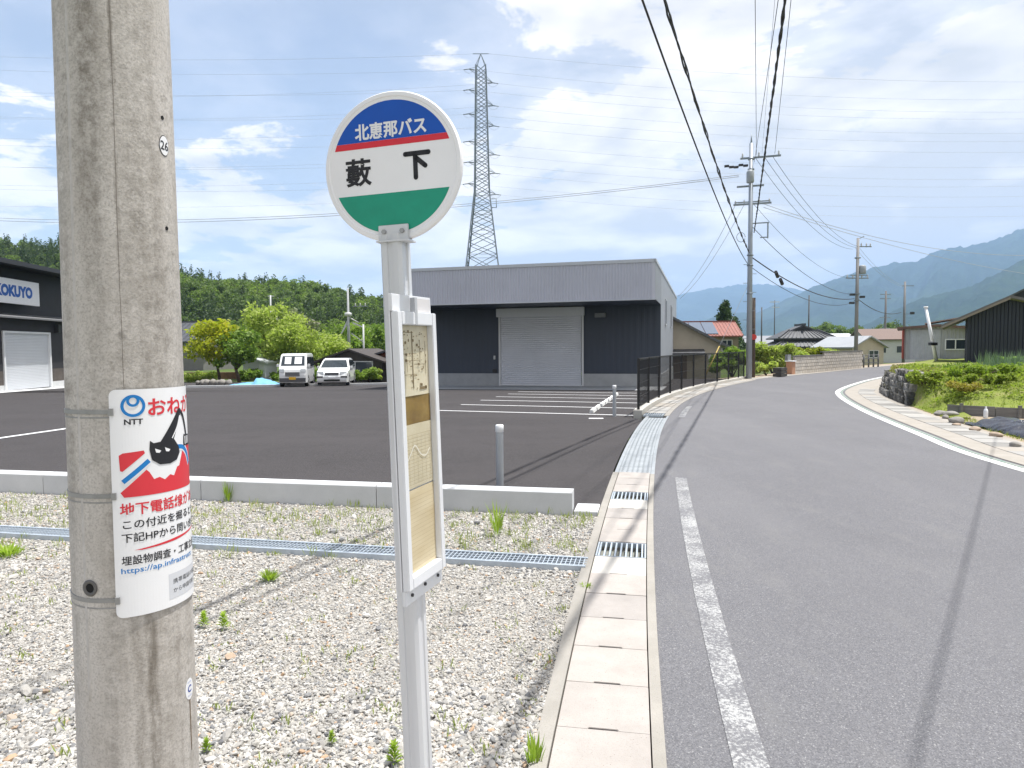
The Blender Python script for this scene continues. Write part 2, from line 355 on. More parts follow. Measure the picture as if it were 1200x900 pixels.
# ------------------------------------------------------------------ building helpers
WORLDM = {}
def link(o):
    COL.objects.link(o); return o
def np_mesh(name, v, faces, k=None):
    """v (N,3); faces list of tuples, or an (M,k) array"""
    me = bpy.data.meshes.new(name)
    if isinstance(faces, np.ndarray):
        v = np.asarray(v, np.float32); k = faces.shape[1]; m = len(faces)
        me.vertices.add(len(v)); me.vertices.foreach_set('co', v.ravel())
        me.loops.add(m * k); me.loops.foreach_set('vertex_index', faces.astype(np.int32).ravel())
        me.polygons.add(m); me.polygons.foreach_set('loop_start', np.arange(0, m * k, k, dtype=np.int32))
        me.update(calc_edges=True)
    else:
        me.from_pydata([tuple(p) for p in v], [], faces); me.update()
    return me
class MB:
    def __init__(s): s.v = []; s.f = []; s.sm = []
    def add(s, vs, fs, smooth=False):
        o = len(s.v); s.v += [Vector(p) for p in vs]
        s.f += [tuple(i + o for i in f) for f in fs]; s.sm += [smooth] * len(fs); return s
    def quad(s, a, b, c, d): return s.add((a, b, c, d), ((0, 1, 2, 3),))
    def poly(s, pts): return s.add(pts, (tuple(range(len(pts))),))
    def box(s, x0, x1, y0, y1, z0, z1):
        return s.add([(x, y, z) for z in (z0, z1) for y in (y0, y1) for x in (x0, x1)],
                     ((0, 2, 3, 1), (4, 5, 7, 6), (0, 1, 5, 4), (2, 6, 7, 3), (0, 4, 6, 2), (1, 3, 7, 5)))
    def obox(s, c, ax, ay, az):          # centre and three half-axis vectors
        c, ax, ay, az = map(Vector, (c, ax, ay, az))
        return s.add([c + ax * i + ay * j + az * k for k in (-1, 1) for j in (-1, 1) for i in (-1, 1)],
                     ((0, 2, 3, 1), (4, 5, 7, 6), (0, 1, 5, 4), (2, 6, 7, 3), (0, 4, 6, 2), (1, 3, 7, 5)))
    def bar(s, a, b, w, h=None, up=(0, 0, 1)):   # square bar from a to b
        a, b = Vector(a), Vector(b); d = b - a; L = d.length
        if L < 1e-6: return s
        d /= L; u = Vector(up)
        if abs(d.dot(u)) > 0.98: u = Vector((1, 0, 0))
        x = d.cross(u).normalized(); y = x.cross(d)
        return s.obox((a + b) / 2, d * (L / 2), x * (w / 2), y * ((h or w) / 2))
    def tube(s, pts, r, n=8, cap=True, smooth=True):
        pts = [Vector(p) for p in pts]; rs = r if isinstance(r, (list, tuple)) else [r] * len(pts)
        vs = []; fs = []; prev = None
        for i, p in enumerate(pts):
            d = (pts[min(i + 1, len(pts) - 1)] - pts[max(i - 1, 0)]).normalized()
            if prev is None:
                u = Vector((0, 0, 1)) if abs(d.z) < 0.9 else Vector((1, 0, 0)); x = d.cross(u).normalized()
            else: x = (prev - d * prev.dot(d)).normalized()
            prev = x; y = d.cross(x)
            for k in range(n):
                a = 2 * math.pi * k / n; vs.append(p + (x * math.cos(a) + y * math.sin(a)) * rs[i])
        for i in range(len(pts) - 1):
            for k in range(n):
                fs.append((i * n + k, i * n + (k + 1) % n, (i + 1) * n + (k + 1) % n, (i + 1) * n + k))
        s.add(vs, fs, smooth)
        if cap:
            o = len(s.v) - len(vs)
            s.f.append(tuple(o + k for k in reversed(range(n)))); s.sm.append(False)
            s.f.append(tuple(o + (len(pts) - 1) * n + k for k in range(n))); s.sm.append(False)
        return s
    def cyl(s, a, b, r0, r1=None, n=12): return s.tube([a, b], [r0, r0 if r1 is None else r1], n)
    def prism(s, pts, d):               # extrude a planar polygon by vector d
        n = len(pts); d = Vector(d); a = [Vector(p) for p in pts]; b = [p + d for p in a]
        fs = [tuple(range(n)), tuple(reversed(range(n, 2 * n)))]
        fs += [(i, n + i, n + (i + 1) % n, (i + 1) % n) for i in range(n)]
        return s.add(a + b, fs)
    def lathe(s, c, prof, n=16, smooth=True):   # profile [(r, z)] around vertical axis through c
        c = Vector(c); vs = []; fs = []
        for r, z in prof:
            for k in range(n):
                a = 2 * math.pi * k / n; vs.append(c + Vector((r * math.cos(a), r * math.sin(a), z)))
        for i in range(len(prof) - 1):
            for k in range(n): fs.append((i * n + k, i * n + (k + 1) % n, (i + 1) * n + (k + 1) % n, (i + 1) * n + k))
        return s.add(vs, fs, smooth)
    def corr(s, a, b, z0, z1, pitch, depth, nrm, flat=0.5):
        """ribbed sheet from ground point a to b, bottoms z0 to tops z1 (numbers or functions of 0..1), ribs vertical, proud along nrm"""
        a, b, nrm = Vector(a), Vector(b), Vector(nrm); L = (b - a).length; d = (b - a) / L
        n = max(1, int(L / pitch)); st = []
        for i in range(n):
            t = i * pitch
            st += [(t, 0), (t + pitch * flat * 0.8, 0), (t + pitch * (flat * 0.8 + 0.1), depth), (t + pitch * 0.9, depth)]
        st.append((L, 0)); vs = []; fs = []
        for t, o in st:
            t = min(t, L); p = a + d * t + nrm * o
            lo = z0(t / L) if callable(z0) else z0; hi = z1(t / L) if callable(z1) else z1
            vs += [(p.x, p.y, lo), (p.x, p.y, hi)]
        for i in range(len(st) - 1): fs.append((2 * i, 2 * i + 2, 2 * i + 3, 2 * i + 1))
        return s.add(vs, fs)
    def build(s, name, mat, parent=None, world=True, bevel=0.0):
        vs = s.v
        if parent is not None and world:
            inv = WORLDM[parent.name].inverted(); vs = [inv @ p for p in vs]
            off = None
        elif parent is None:
            lo = Vector((min(p.x for p in vs), min(p.y for p in vs), min(p.z for p in vs)))
            hi = Vector((max(p.x for p in vs), max(p.y for p in vs), 0))
            off = Vector(((lo.x + hi.x) / 2, (lo.y + hi.y) / 2, lo.z)); vs = [p - off for p in vs]
        else: off = None
        me = bpy.data.meshes.new(name); me.from_pydata([tuple(p) for p in vs], [], s.f)
        me.polygons.foreach_set('use_smooth', s.sm); me.update()
        if bevel:
            bm = bmesh.new(); bm.from_mesh(me)
            bmesh.ops.remove_doubles(bm, verts=bm.verts, dist=1e-5)
            bmesh.ops.bevel(bm, geom=[e for e in bm.edges if len(e.link_faces) == 2 and e.calc_face_angle(0) > 0.5], offset=bevel, segments=2, affect='EDGES', clamp_overlap=True)
            bm.to_mesh(me); bm.free()
        if mat: me.materials.append(MATS[mat] if isinstance(mat, str) else mat)
        o = link(bpy.data.objects.new(name, me)); W = Matrix()
        if parent is not None: o.parent = parent; W = WORLDM[parent.name]
        elif off is not None: o.location = off; W = Matrix.Translation(off)
        WORLDM[o.name] = W.copy()
        return o
def attach(name, me, mat, parent=None, smooth=False):
    if mat: me.materials.append(MATS[mat] if isinstance(mat, str) else mat)
    if smooth: me.polygons.foreach_set('use_smooth', [True] * len(me.polygons))
    o = link(bpy.data.objects.new(name, me)); W = Matrix()
    if parent is not None: o.parent = parent; W = WORLDM[parent.name]
    WORLDM[o.name] = W.copy(); return o
LABELS = {}
def tag(o, label=None, cat=None, group=None, kind=None):
    if label: o['label'] = label
    if cat: o['category'] = cat
    if group: o['group'] = group
    if kind: o['kind'] = kind
    return o
def thing(name, label, cat, loc=(0, 0, 0), rotz=0.0, group=None, mat=None):
    o = link(bpy.data.objects.new(name, None)); o.empty_display_size = 0.2
    m = mat if mat is not None else Matrix.Translation(loc) @ Matrix.Rotation(rotz, 4, 'Z')
    o.matrix_world = m; WORLDM[o.name] = m.copy()
    return tag(o, label, cat, group)
def struct(o): o['kind'] = 'structure'; return o
def copy_tree(o, parent=None):
    c = o.copy(); link(c); c.parent = parent
    for ch in [x for x in bpy.data.objects if x.parent == o]: copy_tree(ch, c)
    return c

# smooth curves on the ground
def catmull(P, n=10):
    P = [Vector(p) for p in P]; out = []
    Q = [P[0] * 2 - P[1]] + P + [P[-1] * 2 - P[-2]]
    for i in range(1, len(Q) - 2):
        a, b, c, d = Q[i - 1:i + 3]
        for k in range(n):
            t = k / n
            out.append(0.5 * ((2 * b) + (c - a) * t + (2 * a - 5 * b + 4 * c - d) * t * t + (3 * b - a - 3 * c + d) * t ** 3))
    out.append(P[-1]); return out
class Curve:
    def __init__(s, P, n=10):
        raw = catmull([(p[0], p[1], 0) for p in P], n); s.p = raw; s.s = [0.0]
        for a, b in zip(raw, raw[1:]): s.s.append(s.s[-1] + (b - a).length)
        s.L = s.s[-1]
    def at(s, t, off=0.0):               # point at arc length t, moved off metres to the left
        t = max(0.0, min(s.L, t)); i = max(0, min(len(s.p) - 2, int(np.searchsorted(s.s, t)) - 1))
        f = (t - s.s[i]) / (s.s[i + 1] - s.s[i]); p = s.p[i].lerp(s.p[i + 1], f)
        d0 = (s.p[min(i + 1, len(s.p) - 1)] - s.p[max(i - 1, 0)]).normalized(); d1 = (s.p[min(i + 2, len(s.p) - 1)] - s.p[i]).normalized()
        d = d0.lerp(d1, f).normalized(); return p + Vector((-d.y, d.x, 0)) * off, d
    def s_at_y(s, y):
        for i in range(len(s.p) - 1):
            if s.p[i].y <= y <= s.p[i + 1].y:
                return s.s[i] + (y - s.p[i].y) / (s.p[i + 1].y - s.p[i].y) * (s.s[i + 1] - s.s[i])
        return 0.0 if y < s.p[0].y else s.L
    def strip(s, t0, t1, o0, o1, z, step=0.5, z1=None, bottom=None):
        m = MB(); n = max(2, int((t1 - t0) / step) + 1)
        A = []; B = []
        for i in range(n):
            t = t0 + (t1 - t0) * i / (n - 1); zz = z(t) if callable(z) else z
            a = s.at(t, o0)[0]; b = s.at(t, o1)[0]
            A.append(Vector((a.x, a.y, zz))); B.append(Vector((b.x, b.y, zz if z1 is None else z1)))
        vs = []; fs = []
        for a, b in zip(A, B): vs += [a, b]
        for i in range(n - 1): fs.append((2 * i, 2 * i + 2, 2 * i + 3, 2 * i + 1))
        m.add(vs, fs)
        if bottom is not None:
            for C in (A, B):
                v2 = []; f2 = []
                for p in C: v2 += [p, Vector((p.x, p.y, bottom))]
                for i in range(n - 1): f2.append((2 * i, 2 * i + 1, 2 * i + 3, 2 * i + 2))
                m.add(v2, f2)
            for i in (0, n - 1):
                m.quad(A[i], B[i], Vector((B[i].x, B[i].y, bottom)), Vector((A[i].x, A[i].y, bottom)))
        return m

# lettering as flat meshes
def text_mb(body, h=None, w=None, bold=0.0, x0=0.0, yc=0.0, anchor='l', hy=None):
    """returns list of 2-D verts and faces; height h of the ink, optional ink width w"""
    cu = bpy.data.curves.new('t', 'FONT'); cu.body = body; cu.size = 1.0; cu.offset = bold; cu.resolution_u = 3; cu.fill_mode = 'FRONT'
    ob = bpy.data.objects.new('t', cu); COL.objects.link(ob)
    me = bpy.data.meshes.new_from_object(ob.evaluated_get(bpy.context.evaluated_depsgraph_get()))
    v = np.array([q.co[:2] for q in me.vertices]); f = [tuple(p.vertices) for p in me.polygons]
    bpy.data.objects.remove(ob); bpy.data.curves.remove(cu); bpy.data.meshes.remove(me)
    lo, hi = v.min(0), v.max(0); s = h / (hi[1] - lo[1]); sx = s if w is None else w / (hi[0] - lo[0])
    v = (v - lo) * [sx, s]; W = (hi[0] - lo[0]) * sx
    v[:, 1] += yc - h / 2; v[:, 0] += x0 - (W / 2 if anchor == 'c' else 0)
    return v, f
def cut2d(v, f, step):
    """slice a flat mesh with lines x = const so that it can be rolled round a cylinder"""
    bm = bmesh.new(); vs = [bm.verts.new((p[0], p[1], 0)) for p in v]
    for q in f:
        try: bm.faces.new([vs[i] for i in q])
        except ValueError: pass
    x = math.floor(v[:, 0].min() / step) * step
    while x < v[:, 0].max():
        bmesh.ops.bisect_plane(bm, geom=bm.verts[:] + bm.edges[:] + bm.faces[:], plane_co=(x, 0, 0), plane_no=(1, 0, 0)); x += step
    bm.verts.index_update(); V = np.array([q.co[:2] for q in bm.verts]); F = [tuple(q.index for q in p.verts) for p in bm.faces]
    bm.free(); return V, F

# instanced mass (only for stuff nobody could count)
def scatter(name, pts, scales, rots, idx, sources, label, cat):
    c = bpy.data.collections.new(name + '_sources')
    for i, o in enumerate(sources):
        if o.name not in c.objects: c.objects.link(o)
    me = bpy.data.meshes.new(name); me.vertices.add(len(pts)); me.vertices.foreach_set('co', np.asarray(pts, np.float32).ravel())
    for nm, ty, arr, key in (('sc', 'FLOAT_VECTOR', scales, 'vector'), ('rt', 'FLOAT_VECTOR', rots, 'vector'), ('ix', 'INT', idx, 'value')):
        a = me.attributes.new(nm, ty, 'POINT'); a.data.foreach_set(key, np.asarray(arr, np.int32 if ty == 'INT' else np.float32).ravel())
    o = link(bpy.data.objects.new(name, me)); WORLDM[o.name] = Matrix()
    g = bpy.data.node_groups.new(name, 'GeometryNodeTree')
    g.interface.new_socket('Geometry', in_out='INPUT', socket_type='NodeSocketGeometry')
    g.interface.new_socket('Geometry', in_out='OUTPUT', socket_type='NodeSocketGeometry')
    i = g.nodes.new('NodeGroupInput'); ou = g.nodes.new('NodeGroupOutput'); ip = g.nodes.new('GeometryNodeInstanceOnPoints')
    ci = g.nodes.new('GeometryNodeCollectionInfo'); ci.inputs['Collection'].default_value = c
    ci.inputs['Separate Children'].default_value = True; ci.inputs['Reset Children'].default_value = True
    ip.inputs['Pick Instance'].default_value = True
    def at(nm, ty):
        n = g.nodes.new('GeometryNodeInputNamedAttribute'); n.data_type = ty; n.inputs[0].default_value = nm
        return [x for x in n.outputs if x.enabled][0]
    e2r = g.nodes.new('FunctionNodeEulerToRotation'); g.links.new(at('rt', 'FLOAT_VECTOR'), e2r.inputs[0])
    g.links.new(i.outputs[0], ip.inputs['Points']); g.links.new(ci.outputs[0], ip.inputs['Instance'])
    g.links.new(at('ix', 'INT'), ip.inputs['Instance Index']); g.links.new(e2r.outputs[0], ip.inputs['Rotation'])
    g.links.new(at('sc', 'FLOAT_VECTOR'), ip.inputs['Scale']); g.links.new(ip.outputs[0], ou.inputs[0])
    md = o.modifiers.new('scatter', 'NODES'); md.node_group = g
    return tag(o, label, cat, None, 'stuff')
def source_obj(name, me, mat):
    me.materials.append(MATS[mat] if isinstance(mat, str) else mat)
    return bpy.data.objects.new(name, me)

# foliage: many small leaf faces
def leaf_faces(C, size, up=0.3, aspect=1.7, rs=None, spread=0.4):
    rs = rs or rng; n = len(C)
    nr = rs.normal(size=(n, 3)); nr[:, 2] += up * 2; nr /= np.linalg.norm(nr, axis=1)[:, None]
    t = rs.normal(size=(n, 3)); t -= nr * (t * nr).sum(1)[:, None]; t /= np.linalg.norm(t, axis=1)[:, None]
    b = np.cross(nr, t); s = size * (1 + spread * (rs.random(n) * 2 - 1)); s = s[:, None]
    v = np.stack([C - t * s * aspect * .5, C + b * s * .42 - t * s * .05, C + t * s * aspect * .5, C - b * s * .42 + t * s * .05], 1).reshape(-1, 3)
    return v, np.arange(n * 4).reshape(-1, 4)
def clump_points(n, clumps, rs=None, shell=0.55):
    """clumps: (x, y, z, r, squash); points biased to each clump's outside"""
    rs = rs or rng; w = np.array([c[3] ** 2 for c in clumps]); w = w / w.sum()
    k = rs.choice(len(clumps), n, p=w); cl = np.array(clumps)[k]
    d = rs.normal(size=(n, 3)); d /= np.linalg.norm(d, axis=1)[:, None]
    r = (shell + (1 - shell) * rs.random(n)) * (1 + 0.10 * rs.normal(size=n))
    p = d * (r * cl[:, 3])[:, None]; p[:, 2] *= cl[:, 4]
    return p + cl[:, :3]
def make_tree(name, label, cat, base, h, w, mat, n=5000, leaf=0.22, trunk_r=0.12, seed=1, shape='round', group=None, trunk_h=0.3, bark=None):
    rs = np.random.default_rng(seed); rr = random.Random(seed); base = Vector(base)
    t = thing(name, label, cat, base, 0, group); m = MB(); clumps = []
    th = h * trunk_h
    if shape == 'cone':
        m.tube([base + Vector((0, 0, -0.1)), base + Vector((0, 0, h * 0.97))], [trunk_r, 0.02], 8)
        k = int(h * 3.2)
        for i in range(k):
            f = i / k; z = h * (0.12 + 0.86 * f); rad = w * 0.5 * (1 - f) ** 0.8 + 0.15
            for j in range(5):
                a = (i * 5 + j) * 2.4 + rr.uniform(-.2, .2); q = rad * (0.45 + 0.4 * rr.random())
                clumps.append((q * .8 * math.cos(a), q * .8 * math.sin(a), z + rr.uniform(-.2, .2), rad * 0.46 + 0.22, 0.8))
    else:
        top = Vector((rr.uniform(-.1, .1) * w, rr.uniform(-.1, .1) * w, th))
        m.tube([base + Vector((0, 0, -0.1)), base + Vector((top.x * .4, top.y * .4, th * .5)), base + top], [trunk_r * 1.25, trunk_r, trunk_r * .8], 8)
        nl = 7
        for i in range(nl):
            a = 6.28 * i / nl + rr.uniform(-.4, .4); rad = w * 0.5 * rr.uniform(.45, .8); z = h * rr.uniform(.5, .85)
            e = Vector((rad * math.cos(a), rad * math.sin(a), z)); mid = top.lerp(e, .5) + Vector((0, 0, h * .05))
            m.tube([base + top * 0.9, base + mid, base + e], [trunk_r * .6, trunk_r * .38, trunk_r * .12], 6)
            clumps.append((e.x, e.y, e.z, w * rr.uniform(.17, .25), .8))
            for _ in range(3):
                b = a + rr.uniform(-.6, .6); q = w * .5 * rr.uniform(.3, 1.0); zz = h * rr.uniform(.38, .95)
                lim = math.sqrt(max(0.05, 1 - ((zz / h - .62) / .42) ** 2))
                clumps.append((q * lim * math.cos(b), q * lim * math.sin(b), zz, w * rr.uniform(.10, .19), .8))
        clumps.append((0, 0, h * .84, w * .22, .8))
    m.build('trunk', bark or BARK, t)
    C = clump_points(n, clumps, rs, 0.45); C = C[C[:, 2] > th * 0.55]
    v, f = leaf_faces(C, leaf, 0.35, 1.6, rs)
    attach('crown', np_mesh('crown', v, f), mat, t)
    return t
def sag_pts(a, b, sag, n=24):
    a, b = Vector(a), Vector(b)
    return [a.lerp(b, i / n) - Vector((0, 0, 4 * sag * (i / n) * (1 - i / n))) for i in range(n + 1)]
def wire(name, pts, r, mat, label, cat='wire', group=None, n=5):
    return tag(MB().tube(pts, r, n).build(name, mat), label, cat, group)
# ================================================================== THE GROUND
m = MB(); m.quad((-9000, -3000, -0.55), (9000, -3000, -0.55), (9000, 14000, -0.55), (-9000, 14000, -0.55))
struct(m.build('ground', 'earth_grass'))
# road: left edge curve from the photograph, right edge = outer side of the white line
ROADPX = [(781, 900), (774, 800), (771, 740), (767, 680), (765, 620), (766, 560), (773, 520), (783, 488), (810, 467), (843, 455), (893, 444), (970, 436), (1024, 430.5)]
LP = [(0.18, -9), (0.30, -4), (0.43, 0)] + [tuple(G(*p)[:2]) for p in ROADPX]
e0, e1 = Vector(LP[-2]), Vector(LP[-1]); LP += [tuple(e1 + (e1 - e0).normalized() * k + Vector((k * k * 0.004, 0))) for k in (10, 25)]
_a = np.array([p for p in LP if 2 < p[1] < 36]); _c = np.polyfit(_a[:, 1], _a[:, 0], 5)     # smooth the measured edge
_x = lambda y: float(np.polyval(_c, y)) if y > 2.5 else float(np.polyval(_c, 2.5)) + (y - 2.5) * .175
LP = [(_x(y), y) for y in (-9, -6, -3, 0, 1.2, 2.5, 4, 6, 8, 10, 12, 14, 16, 18, 20, 23, 26, 29, 32, 34)] + [p for p in LP if p[1] > 38]
LE = Curve(LP, 8)
WLPX = [(1154, 540), (1070, 508), (1008, 481), (981, 464), (983, 456), (1009, 447), (1031, 442)]
WP = [(5.2, -9), (5.6, -2), (6.0, 4)] + [tuple(G(*p)[:2]) for p in WLPX]
e0, e1 = Vector(WP[-2]), Vector(WP[-1]); WP += [tuple(e1 + (e1 - e0).normalized() * k) for k in (5, 12, 26)]
WL = Curve(WP, 12)
n = 160; vs = []; fs = []
for i in range(n + 1):
    a = LE.at(LE.L * i / n)[0]; b = WL.at(WL.L * i / n, -0.35)[0]; vs += [(a.x, a.y, 0), (b.x, b.y, 0)]
for i in range(n): fs.append((2 * i, 2 * i + 1, 2 * i + 3, 2 * i + 2))
m = MB(); m.add(vs, fs); ROAD = struct(m.build('road', 'road_asphalt'))
# painted lines: near dash (worn), next dash, solid line of the far edge
def yspan(c, y0, y1): return c.s_at_y(y0), c.s_at_y(y1)
a, b = yspan(LE, -1.0, 8.35); LE.strip(a, b, -0.25, -0.385, 0.004, 0.3).build('edge_line', 'worn_paint', ROAD)
a, b = yspan(LE, 15.5, 18.4); LE.strip(a, b, -0.22, -0.36, 0.004, 0.3).build('edge_line', 'worn_paint', ROAD)
WL.strip(0, WL.L, 0.0, -0.15, 0.004, 0.35).build('edge_line', 'road_paint', ROAD)
WL.strip(0, WL.L - 20, -0.17, -0.235, 0.004, 0.35).build('green_line', 'green_paint', ROAD)
# old patch seam across the road (slightly lighter resurfaced strip)
# footway on the far side with its drain slabs
m = WL.strip(0, WL.L, -0.30, -1.36, 0.008, 0.5); FOOT = struct(m.build('footway', 'strip_concrete'))
sl_m = MB().box(-0.245, 0.245, -0.25, 0.25, -0.05, 0.0)
slab_mesh_far = {}
for k, mt in enumerate(('footway_slab', 'dull_slab', 'strip_concrete')):
    o = sl_m.build('slab', mt, FOOT, world=False, bevel=0.008); slab_mesh_far[k] = o.data; bpy.data.objects.remove(o)
s0, s1 = yspan(WL, 5.0, 26.0); s = s0; i = 0
while s < s1:
    p, d = WL.at(s, -0.95); k = (0, 1, 0, 2, 1, 0, 0, 1)[i % 8] if rnd.random() < 0.8 else rnd.randrange(3)
    o = link(bpy.data.objects.new('slab', slab_mesh_far[k])); o.parent = FOOT
    o.matrix_basis = WORLDM[FOOT.name].inverted() @ Matrix.Translation((p.x, p.y, 0.014 + rnd.uniform(-.003, .004))) @ Matrix.Rotation(math.atan2(d.y, d.x), 4, 'Z')
    s += 0.506; i += 1
WL.strip(0, WL.L, -1.34, -3.6, 0.002, 0.6).build('verge', 'dry_soil')
bpy.data.objects['verge']['kind'] = 'structure'

# ---- gutter on the near side
GY0, GY1, GY2 = -1.2, 8.5, 15.7
gs0, gs1, gs2 = LE.s_at_y(GY0), LE.s_at_y(GY1), LE.s_at_y(GY2)
GUT = struct(LE.strip(gs0 - 4, gs2, 0.055, 0.445, -0.062, 0.4).build('gutter', simple('channel_grey', (0.20, 0.205, 0.18), 0.9, .3, 4)))
LE.strip(gs0 - 4, gs1, 0.0, 0.052, 0.010, 0.3, bottom=-0.15).build('border', 'border_concrete', GUT)
LE.strip(gs0 - 4, gs1, 0.448, 0.515, 0.020, 0.3, bottom=-0.15).build('border', 'border_concrete', GUT)
LE.strip(gs1, gs2, 0.0, 0.045, 0.008, 0.3, bottom=-0.15).build('border', 'plate_galvanised', GUT)
LE.strip(gs1, gs2, 0.452, 0.50, 0.008, 0.3, bottom=-0.15).build('border', 'plate_galvanised', GUT)
def slab_mesh(L, w=0.384, th=0.07, notch=True):
    h = w / 2; a, b = -L / 2, L / 2
    pts = [(a, -h), (b, -h), (b, h), (a, h)]
    if notch: pts = [(a, -h), (b, -h), (b, h), (a, h), (a, 0.065), (a + 0.013, 0.06), (a + 0.013, -0.06), (a, -0.065)]
    mm = MB().prism([(x, y, 0) for x, y in reversed(pts)], (0, 0, -th)); return mm
def put(name, data, parent, s, off, z, c=LE, rz=0.0):
    p, d = c.at(s, off); o = link(bpy.data.objects.new(name, data)); o.parent = parent
    o.matrix_basis = WORLDM[parent.name].inverted() @ Matrix.Translation((p.x, p.y, z)) @ Matrix.Rotation(math.atan2(d.y, d.x) + rz, 4, 'Z')
    WORLDM[o.name] = WORLDM[parent.name] @ o.matrix_basis
    return o
o = slab_mesh(0.3962).build('slab', 'slab_concrete', GUT, world=False, bevel=0.0018); SLAB = o.data; bpy.data.objects.remove(o)
o = slab_mesh(0.3962).build('slab', 'pale_concrete', GUT, world=False, bevel=0.0018); SLAB2 = o.data; bpy.data.objects.remove(o)
def grate_mesh():
    mm = MB()
    for y in (-0.185, 0.185): mm.box(-0.19, 0.19, y - .006, y + .006, -0.04, 0)
    for x in (-0.187, 0.187): mm.box(x - .004, x + .004, -0.18, 0.18, -0.04, 0)
    for i in range(9): mm.box(-0.183, 0.183, -0.168 + i * .041, -0.155 + i * .041, -0.03, -0.001)
    return mm
s = gs0; GR = [LE.s_at_y(5.27), LE.s_at_y(7.2)]; used = set()
while s < gs1 - 0.1:
    hit = [g for g in GR if abs(g - (s + .2)) < 0.21 and g not in used]
    if hit:
        used.add(hit[0]); g = put('drain_grate', None, GUT, s + 0.2, 0.25, 0.012) if False else None
        mm = grate_mesh(); o = mm.build('drain_grate', 'galvanised', GUT, world=False); dd = o.data; bpy.data.objects.remove(o)
        put('drain_grate', dd, GUT, s + 0.2, 0.25, 0.010)
    else:
        put('slab', SLAB2 if rnd.random() < .15 else SLAB, GUT, s + 0.2, 0.25, 0.010 + rnd.uniform(-.001, .0015), rz=rnd.uniform(-.002, .002))
    s += 0.3975
# galvanised chequer plates across the entrance
def plate_mesh():
    mm = MB().box(-0.247, 0.247, -0.2, 0.2, -0.02, 0)
    for i in range(8):
        for j in range(6):
            x, y = -0.21 + i * .06, -0.16 + j * .064; a = 0.6 if (i + j) % 2 else -0.6
            mm.obox((x, y, 0.0015), (.018 * math.cos(a), .018 * math.sin(a), 0), (-.004 * math.sin(a), .004 * math.cos(a), 0), (0, 0, .0018))
    return mm
o = plate_mesh().build('cover_plate', 'plate_galvanised', GUT, world=False); PM = o.data; bpy.data.objects.remove(o)
s = gs1 + 0.25
while s < gs2 - 0.2: put('cover_plate', PM, GUT, s, 0.248, 0.008 + rnd.uniform(-.001, .001)); s += 0.5
# beyond the entrance: slabs again and a low white kerb that carries the fence
fs0 = gs2 + 0.02; fs1 = LE.s_at_y(33.5)
LE.strip(fs0, LE.L, 0.0, 0.12, 0.012, 0.6, bottom=-0.2).build('border', 'border_concrete', GUT)
for k in range(int((fs1 + 8 - fs0) / 0.6)):
    if k == 0: continue
    o = put('slab', slab_mesh_far[0 if rnd.random() < .6 else 2], GUT, fs0 + 0.3 + k * 0.6, 0.37, 0.014 + rnd.uniform(-.002, .003)); o.scale = (1.19, 1.0, 1.0)
mm = grate_mesh(); o = mm.build('drain_grate', 'galvanised', GUT, world=False); dd = o.data; bpy.data.objects.remove(o)
o = put('drain_grate', dd, GUT, fs0 + 0.3, 0.37, 0.012); o.scale = (1.4, 1.2, 1)
KERB = LE.strip(fs0 + 0.1, fs1, 0.63, 0.83, 0.12, 0.5, bottom=-0.6).build('kerb', 'pale_concrete'); struct(KERB)
LE.strip(fs1 - 0.5, LE.L, 0.62, 2.0, -0.01, 0.6).build('verge', 'dry_soil')['kind'] = 'structure'
LE.strip(fs1, LE.L - 10, 0.13, 0.60, 0.006, 0.6).build('footway', 'strip_concrete')['kind'] = 'structure'

# ---- parking lot: fresh asphalt, falling gently away from the road
def lot_right(y):
    if y < GY2: p = LE.at(LE.s_at_y(y), 0.52)[0]
    else: p = LE.at(LE.s_at_y(y), 0.84)[0]
    return p
CURB_A, CURB_B = G(0, 576), G(671, 603)          # front foot of the long concrete curb
cd = (CURB_B - CURB_A).normalized(); cn = Vector((-cd.y, cd.x, 0)); 
vs = []; fs = []; ys = [6.6, 7, 8, 9, 10, 11, 12, 13, 14, 15, 15.7, 15.72, 17, 19, 22, 25, 28, 31, 34, 37, 40, 44.0]
for y in ys:
    r = lot_right(y)
    vs += [Vector((r.x, r.y if True else y, lotz(y))), Vector((-48, y + 9.0 if y < 30 else y, lotz(y)))]
vs[0].y = CURB_B.y + 0.02; 
# front boundary follows the curb
vs[1] = CURB_B + cn * 0.1 - cd * 40; vs[1].z = lotz(vs[1].y)
for i in range(len(ys) - 1): fs.append((2 * i, 2 * i + 2, 2 * i + 3, 2 * i + 1))
m = MB()
for i in range(len(ys) - 1):      # split each band in pieces so that the fold stays exact
    a0, a1, b0, b1 = vs[2 * i], vs[2 * i + 1], vs[2 * i + 2], vs[2 * i + 3]
    for k in range(8):
        q = [a0.lerp(a1, k / 8), b0.lerp(b1, k / 8), b0.lerp(b1, (k + 1) / 8), a0.lerp(a1, (k + 1) / 8)]
        for p in q: p.z = lotz(p.y)
        m.quad(*[p.copy() for p in q])
LOT = struct(m.build('parking_lot', 'lot_asphalt'))
def lotline(pa, pb, w=0.12, dz=0.005, mat='lot_paint', name='stall_line'):
    d = (pb - pa); d.z = 0; d.normalize(); nn = Vector((-d.y, d.x, 0)) * (w / 2); mm = MB(); k = max(1, int((pb - pa).length / 1.5)); 
    for i in range(k):
        a = pa.lerp(pb, i / k); b = pa.lerp(pb, (i + 1) / k); q = [a - nn, b - nn, b + nn, a + nn]
        mm.quad(*[Vector((p.x, p.y, lotz(p.y) + dz)) for p in q])
    return mm.build(name, mat, LOT)
L0, L1, R0 = GL(510, 481), GL(541, 474), GL(745, 487)
sv = (L1 - L0); 
for k in range(6):
    lotline(L0 + sv * k * (0.97 ** k), R0 + sv * k * (0.97 ** k))
